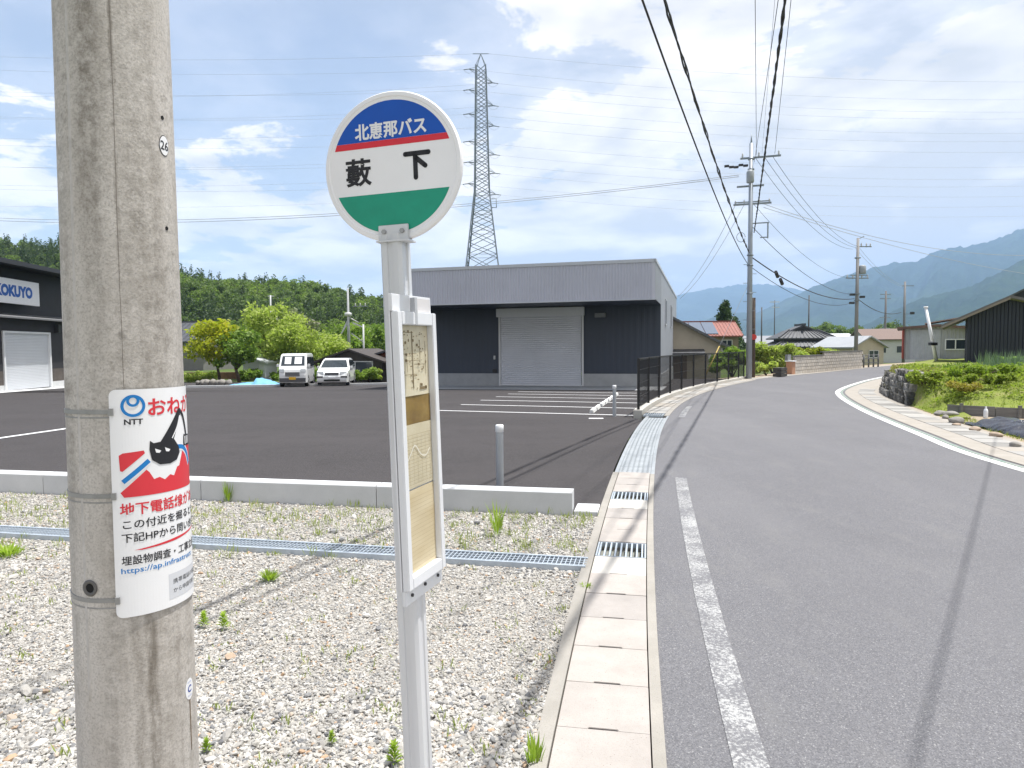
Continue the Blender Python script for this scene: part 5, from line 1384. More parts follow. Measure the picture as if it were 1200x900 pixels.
# ================================================================== LEFT BUILDING WITH THE SIGNBOARD
XA = AT(0, 457, 33.0); XB = AT(70, 453, 38.3); kd = Vector((XB.x - XA.x, XB.y - XA.y, 0)).normalized(); kn = Vector((kd.y, -kd.x, 0))   # facing the lot
K0 = Vector((XA.x, XA.y, 0)) - kd * 4; ZK = lotz(35)
shop = thing('shop_building', 'dark charcoal building with white shutter at the left edge', 'building', (XA.x, XA.y, ZK))
CHAR = simple('charcoal_brick', (0.035, 0.034, 0.038), .7, .25, 3, bump=.4, bscale=25)
KL = 11.5
def kpt(s_, z, o_=0.0): return K0 + kd * s_ + kn * o_ + Vector((0, 0, z))
def ks(px):
    return on_line(px, K0, kd)
zroof = AT(0, 306, XA.y).z; zledge = AT(0, 367, XA.y).z
sa, sb = ks(4.5), ks(58.5); zs_top = AT(30, 391, (K0 + kd * (sa + sb) / 2).y).z
def kpanel(s0, s1, z0, z1, o0, mat, name, th=.12, parent=None):
    return MB().prism([kpt(s0, z0, o0), kpt(s1, z0, o0), kpt(s1, z1, o0), kpt(s0, z1, o0)], -kn * th).build(name, mat, parent or shop)
kpanel(-3, sa - .05, ZK + .25, zledge, 0, CHAR, 'wall'); kpanel(sb + .05, KL, ZK + .25, zledge, 0, CHAR, 'wall'); kpanel(sa - .05, sb + .05, zs_top + .06, zledge, 0, CHAR, 'wall')
BROWN = simple('brown_base', (.10, .085, .075), .8, .2, 3)
kpanel(sb + .05, KL, ZK + .30, ZK + 1.0, .004, BROWN, 'wall_base'); kpanel(-3, sa - .05, ZK + .30, ZK + 1.0, .004, BROWN, 'wall_base')
kpanel(-3, KL, ZK - .3, ZK + .30, .02, 'kerb_concrete', 'plinth') if False else None
kpanel(sb + .05, KL, ZK - .3, ZK + .30, .03, 'kerb_concrete', 'plinth'); kpanel(-3, sa - .05, ZK - .3, ZK + .30, .03, 'kerb_concrete', 'plinth')
kpanel(-3, KL, zledge, zroof - .1, -.6, CHAR, 'upper_wall')
MB().prism([kpt(-3, zledge - .22, .55), kpt(-3, zledge - .14, .55), kpt(-3, zledge + .10, -.6), kpt(-3, zledge - .02, -.6)], kd * (KL + 3)).build('ledge', simple('ledge_grey', (.16, .16, .165), .6), shop)
MB().prism([kpt(-3.5, zroof - .12, .75), kpt(-3.5, zroof + .10, .75), kpt(-3.5, zroof + .75, -9), kpt(-3.5, zroof + .5, -9)], kd * (KL + 4.2)).build('roof', simple('roof_black', (.03, .03, .034), .5, .1), shop)
kpanel(KL - .12, KL, ZK - .3, zroof, -.6, CHAR, 'end_wall', 8)
# shutter
vs = []; fs = []; n = 36
for i in range(n):
    h = (zs_top - ZK - .02) / n; z = ZK + .02 + i * h
    for dz, o_ in ((0, 0), (.15, .02), (.8, .024), (1, 0)): vs += [kpt(sa, z + dz * h, -.05 + o_), kpt(sb, z + dz * h, -.05 + o_)]
for i in range(len(vs) // 2 - 1): fs.append((2 * i, 2 * i + 1, 2 * i + 3, 2 * i + 2))
ksh = MB().add(vs, fs).build('roller_shutter', simple('shutter_white', (.66, .68, .71), .4, .03, .8), shop)
for s_ in (sa, sb): MB().bar(kpt(s_, ZK, .02), kpt(s_, zs_top + .05, .02), .12, .12).build('guide_rail', WHITE, ksh)
MB().bar(kpt(sa - .06, zs_top + .05, .022), kpt(sb + .06, zs_top + .05, .022), .12, .10).build('lintel', WHITE, ksh)
c = kpt(ks(66.5), AT(67, 385, (K0 + kd * ks(66.5)).y).z, .12); MB().obox(c, kd * .12, kn * .12, (0, 0, .22)).build('wall_lamp', DARKM, shop)
# signboard
sg1 = ks(48.5); zt = AT(48.5, 332, (K0 + kd * sg1).y).z; zb = AT(48.5, 359, (K0 + kd * sg1).y).z
kb = thing('signboard', 'white signboard with blue capital letters on the charcoal building', 'sign', tuple(kpt(sg1, zb)))
kpanel(sg1 - 8.2, sg1, zb, zt, .05, simple('board_white', (.8, .8, .81), .5, .03), 'panel', .16, kb)
v, f_ = text_mb('KOKUYO', .98 * (zt - zb) * .50, 4.3 * (zt - zb) * .5 * 1.18, .065, 0, 0)
wv = v[:, 0].max(); oO = ks(40.5)
MB().add([kpt(oO - wv + x, (zb + zt) / 2 + y + .02, .056) for x, y in v], f_).build('lettering', simple('letter_blue', (.005, .09, .40), .4, .05), kb)
# pale strip of pavement at its foot
m = MB(); m.quad(*[Vector((p.x, p.y, lotz(p.y) + .012)) for p in (kpt(-3, 0, 1.2), kpt(KL, 0, 1.2), kpt(KL, 0, .0), kpt(-3, 0, .0))]); struct(m.build('apron', 'kerb_concrete'))

# ================================================================== VEHICLES
def car(name, label, base, rz, prof, hw, waist, top_hw, arches, parts):
    """side profile (y back, z up), nose at y = 0 facing -y; half width hw below waist, tapering to top_hw at the roof"""
    t = thing(name, label, 'van' if 'van' in name else 'car', base, rz, 'parked white cars')
    zmax = max(z for _, z in prof)
    def W(z, y):
        k = 0 if z < waist else (z - waist) / (zmax - waist)
        w = hw + (top_hw - hw) * k
        nose = max(0, 1 - y / .45) ; tail = max(0, 1 - (prof_len - y) / .3)
        return w * (1 - .10 * nose ** 2 - .06 * tail ** 2)
    prof_len = max(y for y, _ in prof)
    bot = []
    fl = parts['floor']
    for (cyy, r) in arches:
        bot += [(cyy - r * 1.12, fl)] + [(cyy - r * 1.12 * math.cos(math.pi * k / 8), parts['wr'] + r * 1.12 * math.sin(math.pi * k / 8) if k not in (0, 8) else fl) for k in range(1, 8)] + [(cyy + r * 1.12, fl)]
    # polygon: bottom from front to back then back up over the roof to the front
    P = bot + list(reversed(prof)); n = len(P)
    vs = [(-W(z, y), y, z) for y, z in P] + [(W(z, y), y, z) for y, z in P]
    # sides are fanned as ngons: triangulate safely through bmesh
    m = MB(); m.add(vs, [tuple(reversed(range(n))), tuple(range(n, 2 * n))] + [(i, (i + 1) % n, n + (i + 1) % n, n + i) for i in range(n)])
    b = m.build('body', 'car_paint', t, world=False)
    bm = bmesh.new(); bm.from_mesh(b.data); bmesh.ops.recalc_face_normals(bm, faces=bm.faces)
    ed = [e for e in bm.edges if len(e.link_faces) == 2 and e.calc_face_angle(0) > .9 and min(v.co.z for v in e.verts) > fl + .12]
    bmesh.ops.bevel(bm, geom=ed, offset=.045, segments=3, affect='EDGES', clamp_overlap=True)
    bmesh.ops.triangulate(bm, faces=[f for f in bm.faces if len(f.verts) > 4]); bm.to_mesh(b.data); bm.free()
    def pane(name, pts, mat='car_glass', off=(0, 0, 0), parent=t): return MB().prism([Vector(p) for p in pts], off).build(name, mat, parent, world=False)
    (y0, z0), (y1, z1) = parts['screen']; d = Vector((0, z0 - z1, y1 - y0)).normalized() * .012
    def lerp(u): return y0 + (y1 - y0) * u, z0 + (z1 - z0) * u
    ya, za = lerp(.08); yb, zb_ = lerp(.92); wa, wb = W(za, ya) - .09, W(zb_, yb) - .10
    pane('windscreen', [(-wa, ya, za), (wa, ya, za), (wb, yb, zb_), (-wb, yb, zb_)], 'car_glass', d)
    for s_ in (-1, 1):
        for q in parts['side']:
            pane('side_window', [(s_ * (W(z, y) + .004), y, z) for y, z in (q if s_ > 0 else list(reversed(q)))], 'car_glass', (s_ * .008, 0, 0))
        for (cyy, r) in arches:
            x = s_ * (hw - .10); w_ = MB().tube([(x - .085, cyy, parts['wr']), (x + .085, cyy, parts['wr'])], parts['wr'], 24).build('wheel', RUBBER, t, world=False)
            MB().tube([(x + s_ * .02, cyy, parts['wr']), (x + s_ * .093, cyy, parts['wr'])], parts['wr'] * .62, 20).build('rim', simple('rim_grey', (.5, .5, .5), .35, .05, 4, .6), w_, world=False)
        hx, hz, hwid, hh, hy = parts['lamp']
        MB().obox((s_ * hx, hy, hz), (hwid, s_ * hwid * .18, 0), (0, .05, 0), (0, .01, hh)).build('headlight', simple('lamp_glass', (.55, .58, .6), .1, .05), t, world=False, bevel=.015)
        mx, my, mz = parts['mirror']; mr = MB().obox((s_ * mx, my, mz), (.07, 0, 0), (0, .05, 0), (0, 0, .075)).build('wing_mirror', 'car_paint', t, world=False, bevel=.02)
    for nm, x0, x1, z0_, z1_, y, mt in parts['front']:
        MB().box(x0, x1, y - .03, y + .03, z0_, z1_).build(nm, mt, t, world=False, bevel=.006)
    MB().box(-hw + .12, hw - .12, .25, prof_len - .2, fl - .06, fl + .10).build('underbody', RUBBER, t, world=False)
    return t
vb = GL(343, 453.5)
YEL = simple('plate_yellow', (.75, .45, .02), .5, .05); GREYB = simple('bumper_grey', (.10, .10, .105), .6, .1); LGT = simple('grille_light', (.32, .33, .34), .4, .1)
v1 = car('kei_van', 'small boxy white van with yellow number plate parked by the trees', vb, R(9),
    [(.03, .22), (.0, .34), (.0, .62), (.05, .90), (.16, 1.06), (.62, 1.66), (.85, 1.74), (2.95, 1.75), (3.30, 1.68), (3.39, 1.05), (3.39, .30), (3.36, .22)], .735, .95, .65, [(.66, .29), (2.78, .29)],
    dict(floor=.22, wr=.27, screen=((.16, 1.06), (.62, 1.66)), side=[[(.42, 1.04), (1.25, 1.04), (1.25, 1.56), (.66, 1.56)], [(1.33, 1.04), (2.35, 1.04), (2.35, 1.56), (1.33, 1.56)], [(2.45, 1.06), (3.2, 1.06), (3.15, 1.55), (2.45, 1.55)]],
         lamp=(.54, .86, .13, .085, .05), mirror=(.79, .42, 1.12), front=[('bumper', -.66, .66, .26, .47, .0, GREYB), ('grille', -.36, .36, .56, .78, -.005, GREYB), ('grille_bar', -.37, .37, .60, .625, -.02, LGT), ('grille_bar', -.37, .37, .67, .695, -.02, LGT), ('grille_bar', -.37, .37, .74, .765, -.02, LGT), ('number_plate', -.17, .17, .38, .52, -.03, YEL)]))
for x0, x1 in ((-.42, -.10), (.08, .44)):       # sheets of paper behind the screen
    mm = MB(); pts = []
    for x, u in ((x0, .22), (x1, .22), (x1, .82), (x0, .82)): pts.append((x, .16 + .46 * u - .020, 1.06 + .60 * u + .014))
    mm.poly(pts); mm.build('screen_sheet', PLATE, v1, world=False)
wb = GL(389, 452.5)
car('station_wagon', 'white station wagon parked between the van and the sheds', wb, R(7),
    [(.06, .20), (.0, .30), (-.01, .50), (.06, .68), (.30, .80), (1.00, .93), (1.72, 1.40), (2.05, 1.47), (3.55, 1.46), (3.95, 1.36), (4.20, .98), (4.26, .60), (4.22, .22)], .845, .88, .66, [(.82, .31), (3.35, .31)],
    dict(floor=.20, wr=.29, screen=((1.00, .93), (1.72, 1.40)), side=[[(1.35, .96), (2.25, .96), (2.25, 1.36), (1.78, 1.36)], [(2.33, .96), (3.2, .96), (3.2, 1.36), (2.33, 1.36)], [(3.28, .97), (3.95, .99), (3.8, 1.33), (3.28, 1.36)]],
         lamp=(.60, .70, .17, .075, .10), mirror=(.90, 1.35, .98), front=[('grille', -.36, .36, .60, .72, .03, GREYB), ('lower_grille', -.42, .42, .26, .36, -.005, RUBBER), ('number_plate', -.17, .17, .40, .50, -.025, PLATE), ('bumper_strip', -.80, -.46, .44, .54, .02, GREYB), ('bumper_strip', .46, .80, .44, .54, .02, GREYB)]))

# ================================================================== HOUSES AND SHEDS
def gable_house(name, label, cat, base, rz, w, d, eave, ridge, wall, roof, over=.35, ridge_along='y', plan=None, th=.12, ribs=0, group=None, rib_mat=None):
    """gable end faces -y when ridge_along is y (w across, d deep); origin at the middle of the front edge"""
    t = thing(name, label, cat, base, rz, group)
    h = w / 2 if ridge_along == 'y' else d / 2
    if ridge_along == 'y':
        MB().prism([(-h, 0, -.6), (h, 0, -.6), (h, 0, eave), (0, 0, ridge - th), (-h, 0, eave)], (0, d, 0)).build('wall', wall, t, world=False)
    else:
        MB().prism([(-w / 2, 0, -.6), (-w / 2, d, -.6), (-w / 2, d, eave), (-w / 2, h, ridge - th), (-w / 2, 0, eave)], (w, 0, 0)).build('wall', wall, t, world=False)
    sl = (ridge - eave) / h; m = MB(); e = h + over
    for s_ in (-1, 1):
        if ridge_along == 'y':
            q = [(0, -over, ridge), (0, d + over, ridge), (s_ * e, d + over, ridge - sl * e), (s_ * e, -over, ridge - sl * e)]
            m.prism([Vector(p) + Vector((0, 0, .02)) for p in q], (0, 0, -th))
        else:
            q = [(-w / 2 - over, h, ridge), (w / 2 + over, h, ridge), (w / 2 + over, h + s_ * e, ridge - sl * e), (-w / 2 - over, h + s_ * e, ridge - sl * e)]
            m.prism([Vector(p) + Vector((0, 0, .02)) for p in q], (0, 0, -th))
    rf = m.build('roof', roof, t, world=False)
    if ribs:
        m = MB()
        if ridge_along == 'y':
            k = int((d + 2 * over) / ribs)
            for i in range(k + 1):
                y = -over + i * ribs
                for s_ in (-1, 1): m.bar((0, y, ridge + .03), (s_ * e, y, ridge - sl * e + .03), .09, .05)
            m.bar((0, -over, ridge + .05), (0, d + over, ridge + .05), .22, .16)
        else:
            k = int((w + 2 * over) / ribs)
            for i in range(k + 1):
                x = -w / 2 - over + i * ribs
                for s_ in (-1, 1): m.bar((x, h, ridge + .03), (x, h + s_ * e, ridge - sl * e + .03), .09, .05)
            m.bar((-w / 2 - over, h, ridge + .05), (w / 2 + over, h, ridge + .05), .22, .16)
        m.build('ridge_and_ribs', rib_mat or roof, rf, world=False)
    return t
def window(parent, x, z, w, h, y=0.0, split=2, fr=None, shut=None):
    o = MB().box(x - w / 2, x + w / 2, y - .03, y + .02, z - h / 2, z + h / 2).build('window', 'window_glass', parent, world=False)
    fr = fr or simple('sash_pale', (.6, .6, .58), .4, .05); f_ = .06
    for a, b, c, d in ((x - w / 2 - f_, x + w / 2 + f_, z + h / 2, z + h / 2 + f_), (x - w / 2 - f_, x + w / 2 + f_, z - h / 2 - f_, z - h / 2), (x - w / 2 - f_, x - w / 2, z - h / 2, z + h / 2), (x + w / 2, x + w / 2 + f_, z - h / 2, z + h / 2)):
        MB().box(a, b, y - .06, y + .01, c, d).build('frame', fr, o, world=False)
    for k in range(1, split): xx = x - w / 2 + w * k / split; MB().box(xx - .03, xx + .03, y - .055, y + .01, z - h / 2, z + h / 2).build('frame', fr, o, world=False)
    return o
TILE = simple('roof_tile_dark', (.075, .078, .085), .55, .25, 2.5); TILER = simple('roof_tile_red', (.24, .085, .065), .6, .25, 3)
CREAM = simple('wall_cream', (.50, .44, .33), .85, .08, 1.2); BEIGE = simple('wall_beige', (.54, .475, .375), .85, .08, 1.2); WOODW = simple('wall_wood', (.13, .085, .055), .85, .2, 4, sc=(4, 4, .4)); GREYW = simple('wall_grey', (.36, .37, .37), .8, .12, 1.5, dirt=(.22, .17, .13))
# sheds behind the cars
p = GL(405, 449.5); p = AT(411, 449, 43); p.z = lotz(44) - .05
t = gable_house('garden_shed', 'dark gabled shed with wide pale window behind the station wagon', 'shed', p, R(-14), 4.3, 4.0, 1.45, 2.15, simple('shed_dark', (.06, .052, .045), .85, .2, 3), simple('shed_roof', (.055, .045, .04), .7, .2, 2), .3)
window(t, .35, .95, 2.3, .75, 0, 2)
p = AT(454, 449, 44); p.z = lotz(44) - .05
t = gable_house('tool_shed', 'reddish brown wooden shed half hidden by the timetable board', 'shed', p, R(-14), 3.2, 3.5, 1.55, 2.05, simple('shed_red', (.22, .085, .05), .85, .2, 3, sc=(6, 6, .5)), TILE, .3)
MB().box(-1.45, -.75, -.03, .05, 0, 1.5).build('door', simple('shed_door', (.05, .04, .035), .8), t, world=False)
# house with grey roof behind the trees on the left
p = AT(214, 440, 74); p.z = -.6
t = gable_house('farmhouse', 'dark roofed farmhouse showing just right of the concrete pole', 'house', p, R(-10), 5, 6, 3.6, 5.4, simple('farm_wall', (.20, .19, .18), .8, .1, 2), TILE, .7, 'x', ribs=.6)
window(t, 1.2, 2.6, 1.4, 1.1)
p = AT(418, 440, 75)
# white storage box behind trees
p = AT(298, 450, 48.5); p.z = lotz(44) - .1
t = gable_house('white_store', 'small white store between the tree trunks', 'shed', p, R(-12), 1.7, 1.6, 1.35, 1.6, simple('store_white', (.6, .62, .66), .6, .06), TRIM, .15)
MB().box(-.4, .4, -.03, .05, 0, 1.3).build('door', TRIM, t, world=False)
# beige house gable behind the fence
p = AT(806, 441, 46); p.z = -.35
hb = gable_house('beige_house', 'beige house gable with grey tiled roof behind the black fence', 'house', p, R(-9), 6.8, 9, 2.2, 4.05, BEIGE, simple('roof_tile_grey', (.19, .195, .205), .6, .2, 2.5), .5, 'y', ribs=.5)
hb.location.x -= 1.3; WORLDM[hb.name] = hb.matrix_basis.copy()
MB().prism([(-2.2, -.95, 1.55), (-2.2, -.0, 1.80), (-2.2, 0, 1.68), (-2.2, -.95, 1.43)], (4.5, 0, 0)).build('awning', TILE, hb, world=False)
MB().box(-2.1, 1.2, -.05, .02, -.3, 1.35).build('garage_door', simple('garage_brown', (.20, .15, .12), .7, .1, 3, sc=(1, 1, 8)), hb, world=False)
MB().obox((2.7, -.08, 1.25), (.12, 0, 0), (0, .07, 0), (0, 0, .16)).build('meter_box', WHITE2, hb, world=False)
# red tiled house with solar panels
p = AT(832, 432, 66); p.z = -.3
hr = gable_house('red_roof_house', 'house with red tiled roof partly covered by solar panels', 'house', p, R(-2), 5.4, 5.0, 3.1, 4.35, simple('wall_ochre', (.22, .18, .13), .85, .15, 2), TILER, .35, 'x', ribs=.32)
for k in range(3):
    x = -2.85 + k * 1.22; sl = (4.35 - 3.1) / 2.5
    MB().prism([(x, -.1, 4.35 - sl * 2.6 + .12), (x + 1.16, -.1, 4.35 - sl * 2.6 + .12), (x + 1.16, 2.25, 4.35 - sl * .25 + .12), (x, 2.25, 4.35 - sl * .25 + .12)], (0, 0, -.05)).build('solar_panel', 'solar_glass', hr, world=False)
window(hr, -.8, 2.0, 1.6, 1.0); window(hr, 1.6, 2.0, .9, 1.0)
# Japanese hip-and-gable house
p = AT(945, 428, 72); p.z = -.2
t = thing('tiled_house', 'traditional house with layered dark tiled hip and gable roof behind the block wall', 'house', p, R(-6))
MB().box(-2.9, 2.9, 0, 5, -.5, 2.1).build('wall', WOODW, t, world=False)
def hip(parent, w, d, z0, z1, tw, td, name, mat=TILE, y0=0.0):
    a = [(-w / 2, y0, z0), (w / 2, y0, z0), (w / 2, y0 + d, z0), (-w / 2, y0 + d, z0)]; cyy = y0 + d / 2; b = [(-tw / 2, cyy - td / 2, z1), (tw / 2, cyy - td / 2, z1), (tw / 2, cyy + td / 2, z1), (-tw / 2, cyy + td / 2, z1)]
    m = MB().add(a + b + [(x, y, z - .12) for x, y, z in a], [(0, 1, 5, 4), (1, 2, 6, 5), (2, 3, 7, 6), (3, 0, 4, 7), (4, 5, 6, 7), (8, 9, 1, 0), (9, 10, 2, 1), (10, 11, 3, 2), (11, 8, 0, 3), (11, 10, 9, 8)])
    k = int(w / .42)
    for i in range(k + 1):
        u = -1 + 2 * i / k; m.bar((u * w / 2, y0, z0 + .03), (u * tw / 2, cyy - td / 2, z1 + .03), .10, .06)
    for s_ in (-1, 1):
        m.bar((s_ * w / 2, y0, z0 + .06), (s_ * tw / 2, cyy - td / 2, z1 + .06), .16, .14)
    return m.build(name, mat, parent, world=False)
hip(t, 7.0, 6.2, 1.75, 2.35, 4.6, 4.4, 'lower_roof', y0=-.8); MB().box(-2.2, 2.2, .4, 4.4, 2.2, 2.75).build('wall', simple('house_plaster', (.16, .15, .14), .8), t, world=False)
r2 = hip(t, 5.8, 5.2, 2.65, 3.5, 2.9, 2.2, 'upper_roof', y0=-.2)
MB().prism([(-1.55, 1.1, 3.42), (1.55, 1.1, 3.42), (0, 1.1, 4.05)], (0, 2.6, 0)).build('gable', TILE, t, world=False)
MB().prism([(-1.0, 1.05, 3.5), (1.0, 1.05, 3.5), (0, 1.05, 3.88)], (0, .04, 0)).build('gable_vent', simple('vent_dark', (.03, .03, .03), .8), t, world=False)
MB().bar((0, .7, 4.1), (0, 4.0, 4.1), .24, .22).build('ridge', TILE, t, world=False)
window(t, -1.2, 1.0, 1.8, 1.1); window(t, 1.4, 1.0, 1.6, 1.1)
# cream house with pale roof
p = AT(1017, 431, 64); p.z = -.15
t = gable_house('cream_house', 'cream house with bright grey roof and carport behind the block wall', 'house', p, R(24), 4.2, 4.2, 1.75, 2.65, CREAM, simple('roof_pale', (.33, .345, .36), .45, .06, 1), .35, 'y', ribs=.0)
window(t, .7, .95, 1.2, .6)
MB().box(-1.9, -.75, -.02, .04, -.3, 1.3).build('carport_opening', simple('opening_dark', (.02, .02, .02), .8), t, world=False)
# other far houses, each with its own look
FARH = [
 (1044, 428, 84, R(-8), 5.5, 6, 2.7, 3.9, simple('wall_white', (.55, .55, .53), .8, .06), simple('roof_brown', (.16, .11, .09), .7, .1), 'two storey pale house with brown roof behind the cream house', 'x'),
 (1070, 427, 92, R(5), 6, 6, 2.5, 3.4, simple('wall_pale2', (.48, .47, .44), .8, .06), simple('roof_white', (.62, .62, .63), .5, .05), 'far pale house with whitish roof left of the grey shed', 'x'),
 (905, 425, 95, R(-5), 9, 6, 2.2, 3.3, simple('wall_tan', (.3, .27, .22), .8, .06), simple('roof_grey2', (.22, .23, .25), .5, .1), 'far low house with grey roof behind the bushes by the utility pole', 'x'),
 (977, 424, 110, R(0), 7, 6, 2.6, 3.8, simple('wall_white2', (.6, .6, .6), .8, .05), simple('roof_white2', (.6, .61, .62), .5, .05), 'far white roofed house between the tiled house and the cream house', 'x'),
 (875, 424, 105, R(4), 6, 6, 2.3, 3.4, simple('wall_white3', (.55, .56, .56), .8, .05), simple('roof_white3', (.5, .52, .55), .5, .05), 'far white house just left of the wooden pole', 'x')]
for (px, py, y, rz, w, d, e, r_, wm, rm, lab, al) in FARH:
    p = AT(px, py, y); p.z = -.2; t = gable_house('house', lab, 'house', p, rz, w, d, e, r_, wm, rm, .4, al, group='far houses of the village')
    window(t, -w * .22, 1.3, 1.2, .8); window(t, w * .22, 1.3, 1.2, .8)
# grey shed on the terrace
p = AT(1096, 417, 40); p.z = .75
gs_ = thing('grey_shed', 'weathered grey sheet metal shed with a white framed window', 'shed', p, R(-30))
hwid = 1.62
m = MB(); m.corr((-hwid, 0, 0), (hwid, 0, 0), 0, lambda u: 1.95 - .0 * u, .20, .02, (0, -1, 0)); m.build('wall', GREYW, gs_, world=False)
m = MB(); m.corr((hwid, 0, 0), (hwid, 4, 0), 0, 1.9, .2, .02, (1, 0, 0)); m.build('side_wall', GREYW, gs_, world=False)
m = MB(); m.corr((-hwid, 4, 0), (-hwid, 0, 0), 0, 1.9, .2, .02, (-1, 0, 0)); m.build('side_wall', GREYW, gs_, world=False)
m = MB(); m.prism([(-hwid - .35, -.35, 1.93), (0.1, -.35, 2.06), (hwid + .4, -.35, 1.86), (hwid + .4, -.35, 1.72), (0.1, -.35, 1.92), (-hwid - .35, -.35, 1.79)], (0, 4.6, 0)); m.build('roof', simple('rust_roof', (.16, .10, .075), .8, .25, 3), gs_, world=False)
window(gs_, .98, .88, .92, .52, 0, 2, WHITE)
MB().bar((hwid, -.02, 0), (hwid, -.02, 1.9), .16, .08).build('corner_post', simple('rust_post', (.24, .15, .11), .8, .2, 5), gs_, world=False)
MB().bar((-hwid, -.02, 0), (-hwid, -.02, 1.9), .14, .08).build('corner_post', simple('rust_red', (.20, .06, .05), .8, .2, 5), gs_, world=False)
m = MB(); m.corr((-hwid + .35, -.03, 0), (.25, -.03, 0), 0, 1.75, .12, .012, (0, -1, 0)); m.build('sheet_patch', simple('patch_grey', (.42, .44, .46), .6, .08), gs_, world=False)
# lean-to link between sheds
p = AT(1121, 418, 39); p.z = .78
t = thing('lean_to', 'small pale lean-to with rusty roof between the grey shed and the dark building', 'shed', p, R(-32))
m = MB(); m.corr((-.55, 1.0, 0), (1.2, 1.0, 0), 0, lambda u: 1.75 + .35 * u, .2, .02, (0, -1, 0)); m.build('wall', simple('lean_pale', (.45, .46, .46), .7, .08), t, world=False)
MB().prism([(-1.6, .6, 2.12), (1.3, .6, 2.62), (1.3, .6, 2.56), (-1.6, .6, 2.06)], (0, 3.0, 0)).build('roof', simple('rust_pale', (.36, .27, .22), .7, .2, 3), t, world=False)
MB().box(.55, .95, .55, .8, 1.9, 2.4).build('rust_rack', simple('rust_post', (.24, .15, .11)), t, world=False)
# dark ribbed building at the right edge
p = AT(1133, 415, 31.0); p.z = .8
db = thing('ribbed_barn', 'black ribbed metal barn with grey gable roof at the right edge', 'barn', p, R(-33))
L_ = 8.0; z0b = AT(1133, 372, 31.0).z - p.z; bdv = Vector((math.cos(R(-33)), math.sin(R(-33)), 0)); xpk = on_line(1181, Vector((p.x, p.y, 0)), bdv); zpk = AT(1181, 351, p.y + bdv.y * xpk).z - p.z
m = MB(); m.corr((0, 0, 0), (L_, 0, 0), -.4, lambda u: (z0b + (zpk - z0b) * (u * L_ / xpk)) if u * L_ < xpk else zpk - (u * L_ - xpk) * .30, .27, .05, (0, -1, 0), .55); m.build('wall', BARNM, db, world=False)
m = MB(); m.corr((0, 6, 0), (0, 0, 0), -.4, z0b, .21, .03, (-1, 0, 0), .55); m.build('side_wall', BARNM, db, world=False)
sl = (zpk - z0b) / xpk
ROOFB = simple('barn_roof', (.13, .12, .125), .5, .1, 1)
MB().prism([(-1.0, -.45, z0b - sl * 1.0 + .05), (xpk, -.45, zpk + .05), (L_ + .5, -.45, zpk - (L_ + .5 - xpk) * .30 + .05), (L_ + .5, -.45, zpk - (L_ + .5 - xpk) * .30 + .17), (xpk, -.45, zpk + .17), (-1.0, -.45, z0b - sl + .17)], (0, 7, 0)).build('roof', ROOFB, db, world=False)
MB().prism([(-1.0, -.46, z0b - sl * 1.0 - .01), (xpk, -.46, zpk - .01), (xpk, -.46, zpk + .09), (-1.0, -.46, z0b - sl + .09)], (0, .05, 0)).build('barge_board', simple('barge_brown', (.24, .2, .175), .8), db, world=False)
p = AT(1196, 341, 46); 
q_ = AT(1189, 343, 46); t = gable_house('barn_behind', 'dark roof of another building just showing above the black barn', 'house', (q_.x + 3.0, 46, .8), R(-31), 5.2, 5, q_.z - .85, q_.z + .6, BARNM, TILE, .4)
# block wall along the far road
B0, B1 = G(932, 438.6), G(1010, 431.3); bd_ = (B1 - B0).normalized(); bn_ = Vector((bd_.y, -bd_.x, 0)); BLEN = (B1 - B0).length
bw_ = thing('block_wall', 'long concrete block garden wall on the far side of the road bend', 'wall', tuple(B0))
MB().obox(B0 + bd_ * BLEN / 2 + Vector((0, 0, .45)) - bn_ * .10, bd_ * (BLEN / 2), bn_ * .055, (0, 0, .55)).build('wall_core', simple('mortar', (.22, .2, .175), .9), bw_)
blk = MB().box(-.195, .195, -.06, .06, -.092, .092).build('block', 'block_concrete', bw_, world=False, bevel=.012); bme = blk.data; bpy.data.objects.remove(blk)
rows_ = 6; cnt = 0
for r_ in range(rows_):
    x = -.2 * (r_ % 2); ht = .10 + r_ * .198
    while x < BLEN:
        top = 5 if x < BLEN * .36 else 6
        if r_ < top and cnt < 298:
            o = link(bpy.data.objects.new('block', bme)); o.parent = bw_; p = B0 + bd_ * (x + .2) - bn_ * (.07 + rnd.uniform(-.004, .004))
            o.matrix_basis = WORLDM[bw_.name].inverted() @ Matrix.Translation((p.x, p.y, ht)) @ Matrix.Rotation(math.atan2(bd_.y, bd_.x), 4, 'Z'); cnt += 1
        x += .405
for k, (a, b, z) in enumerate(((0, BLEN * .36, 1.02), (BLEN * .36, BLEN, 1.22))): MB().obox(B0 + bd_ * (a + b) / 2 - bn_ * .09 + Vector((0, 0, z + .01)), bd_ * ((b - a) / 2), bn_ * .10, (0, 0, .035)).build('coping', simple('coping_dark', (.14, .135, .13), .9), bw_)
# wooden cupboard and planter before the wall
p = G(926, 438.8); t = thing('notice_cupboard', 'small orange brown cupboard with grey top at the end of the block wall', 'cupboard', p, math.atan2(bd_.y, bd_.x))
MB().box(-.25, .22, -.2, .15, 0, .72).build('body', simple('cup_orange', (.45, .24, .15), .7, .08), t, world=False); MB().box(-.30, .26, -.25, .2, .73, .79).build('top', WHITE2, t, world=False); MB().box(-.30, .26, .05, .2, .79, 1.12).build('back_board', simple('cup_grey', (.2, .21, .22), .7), t, world=False)
p = G(914, 441.5); t = thing('planter_box', 'dark slatted planter box beside the orange cupboard', 'planter', p, math.atan2(bd_.y, bd_.x))
for k in range(3): MB().box(-.42, .42, -.22, .22, .02 + k * .16, .16 + k * .16).build('board', simple('planter_dark', (.07, .065, .06), .85), t, world=False)
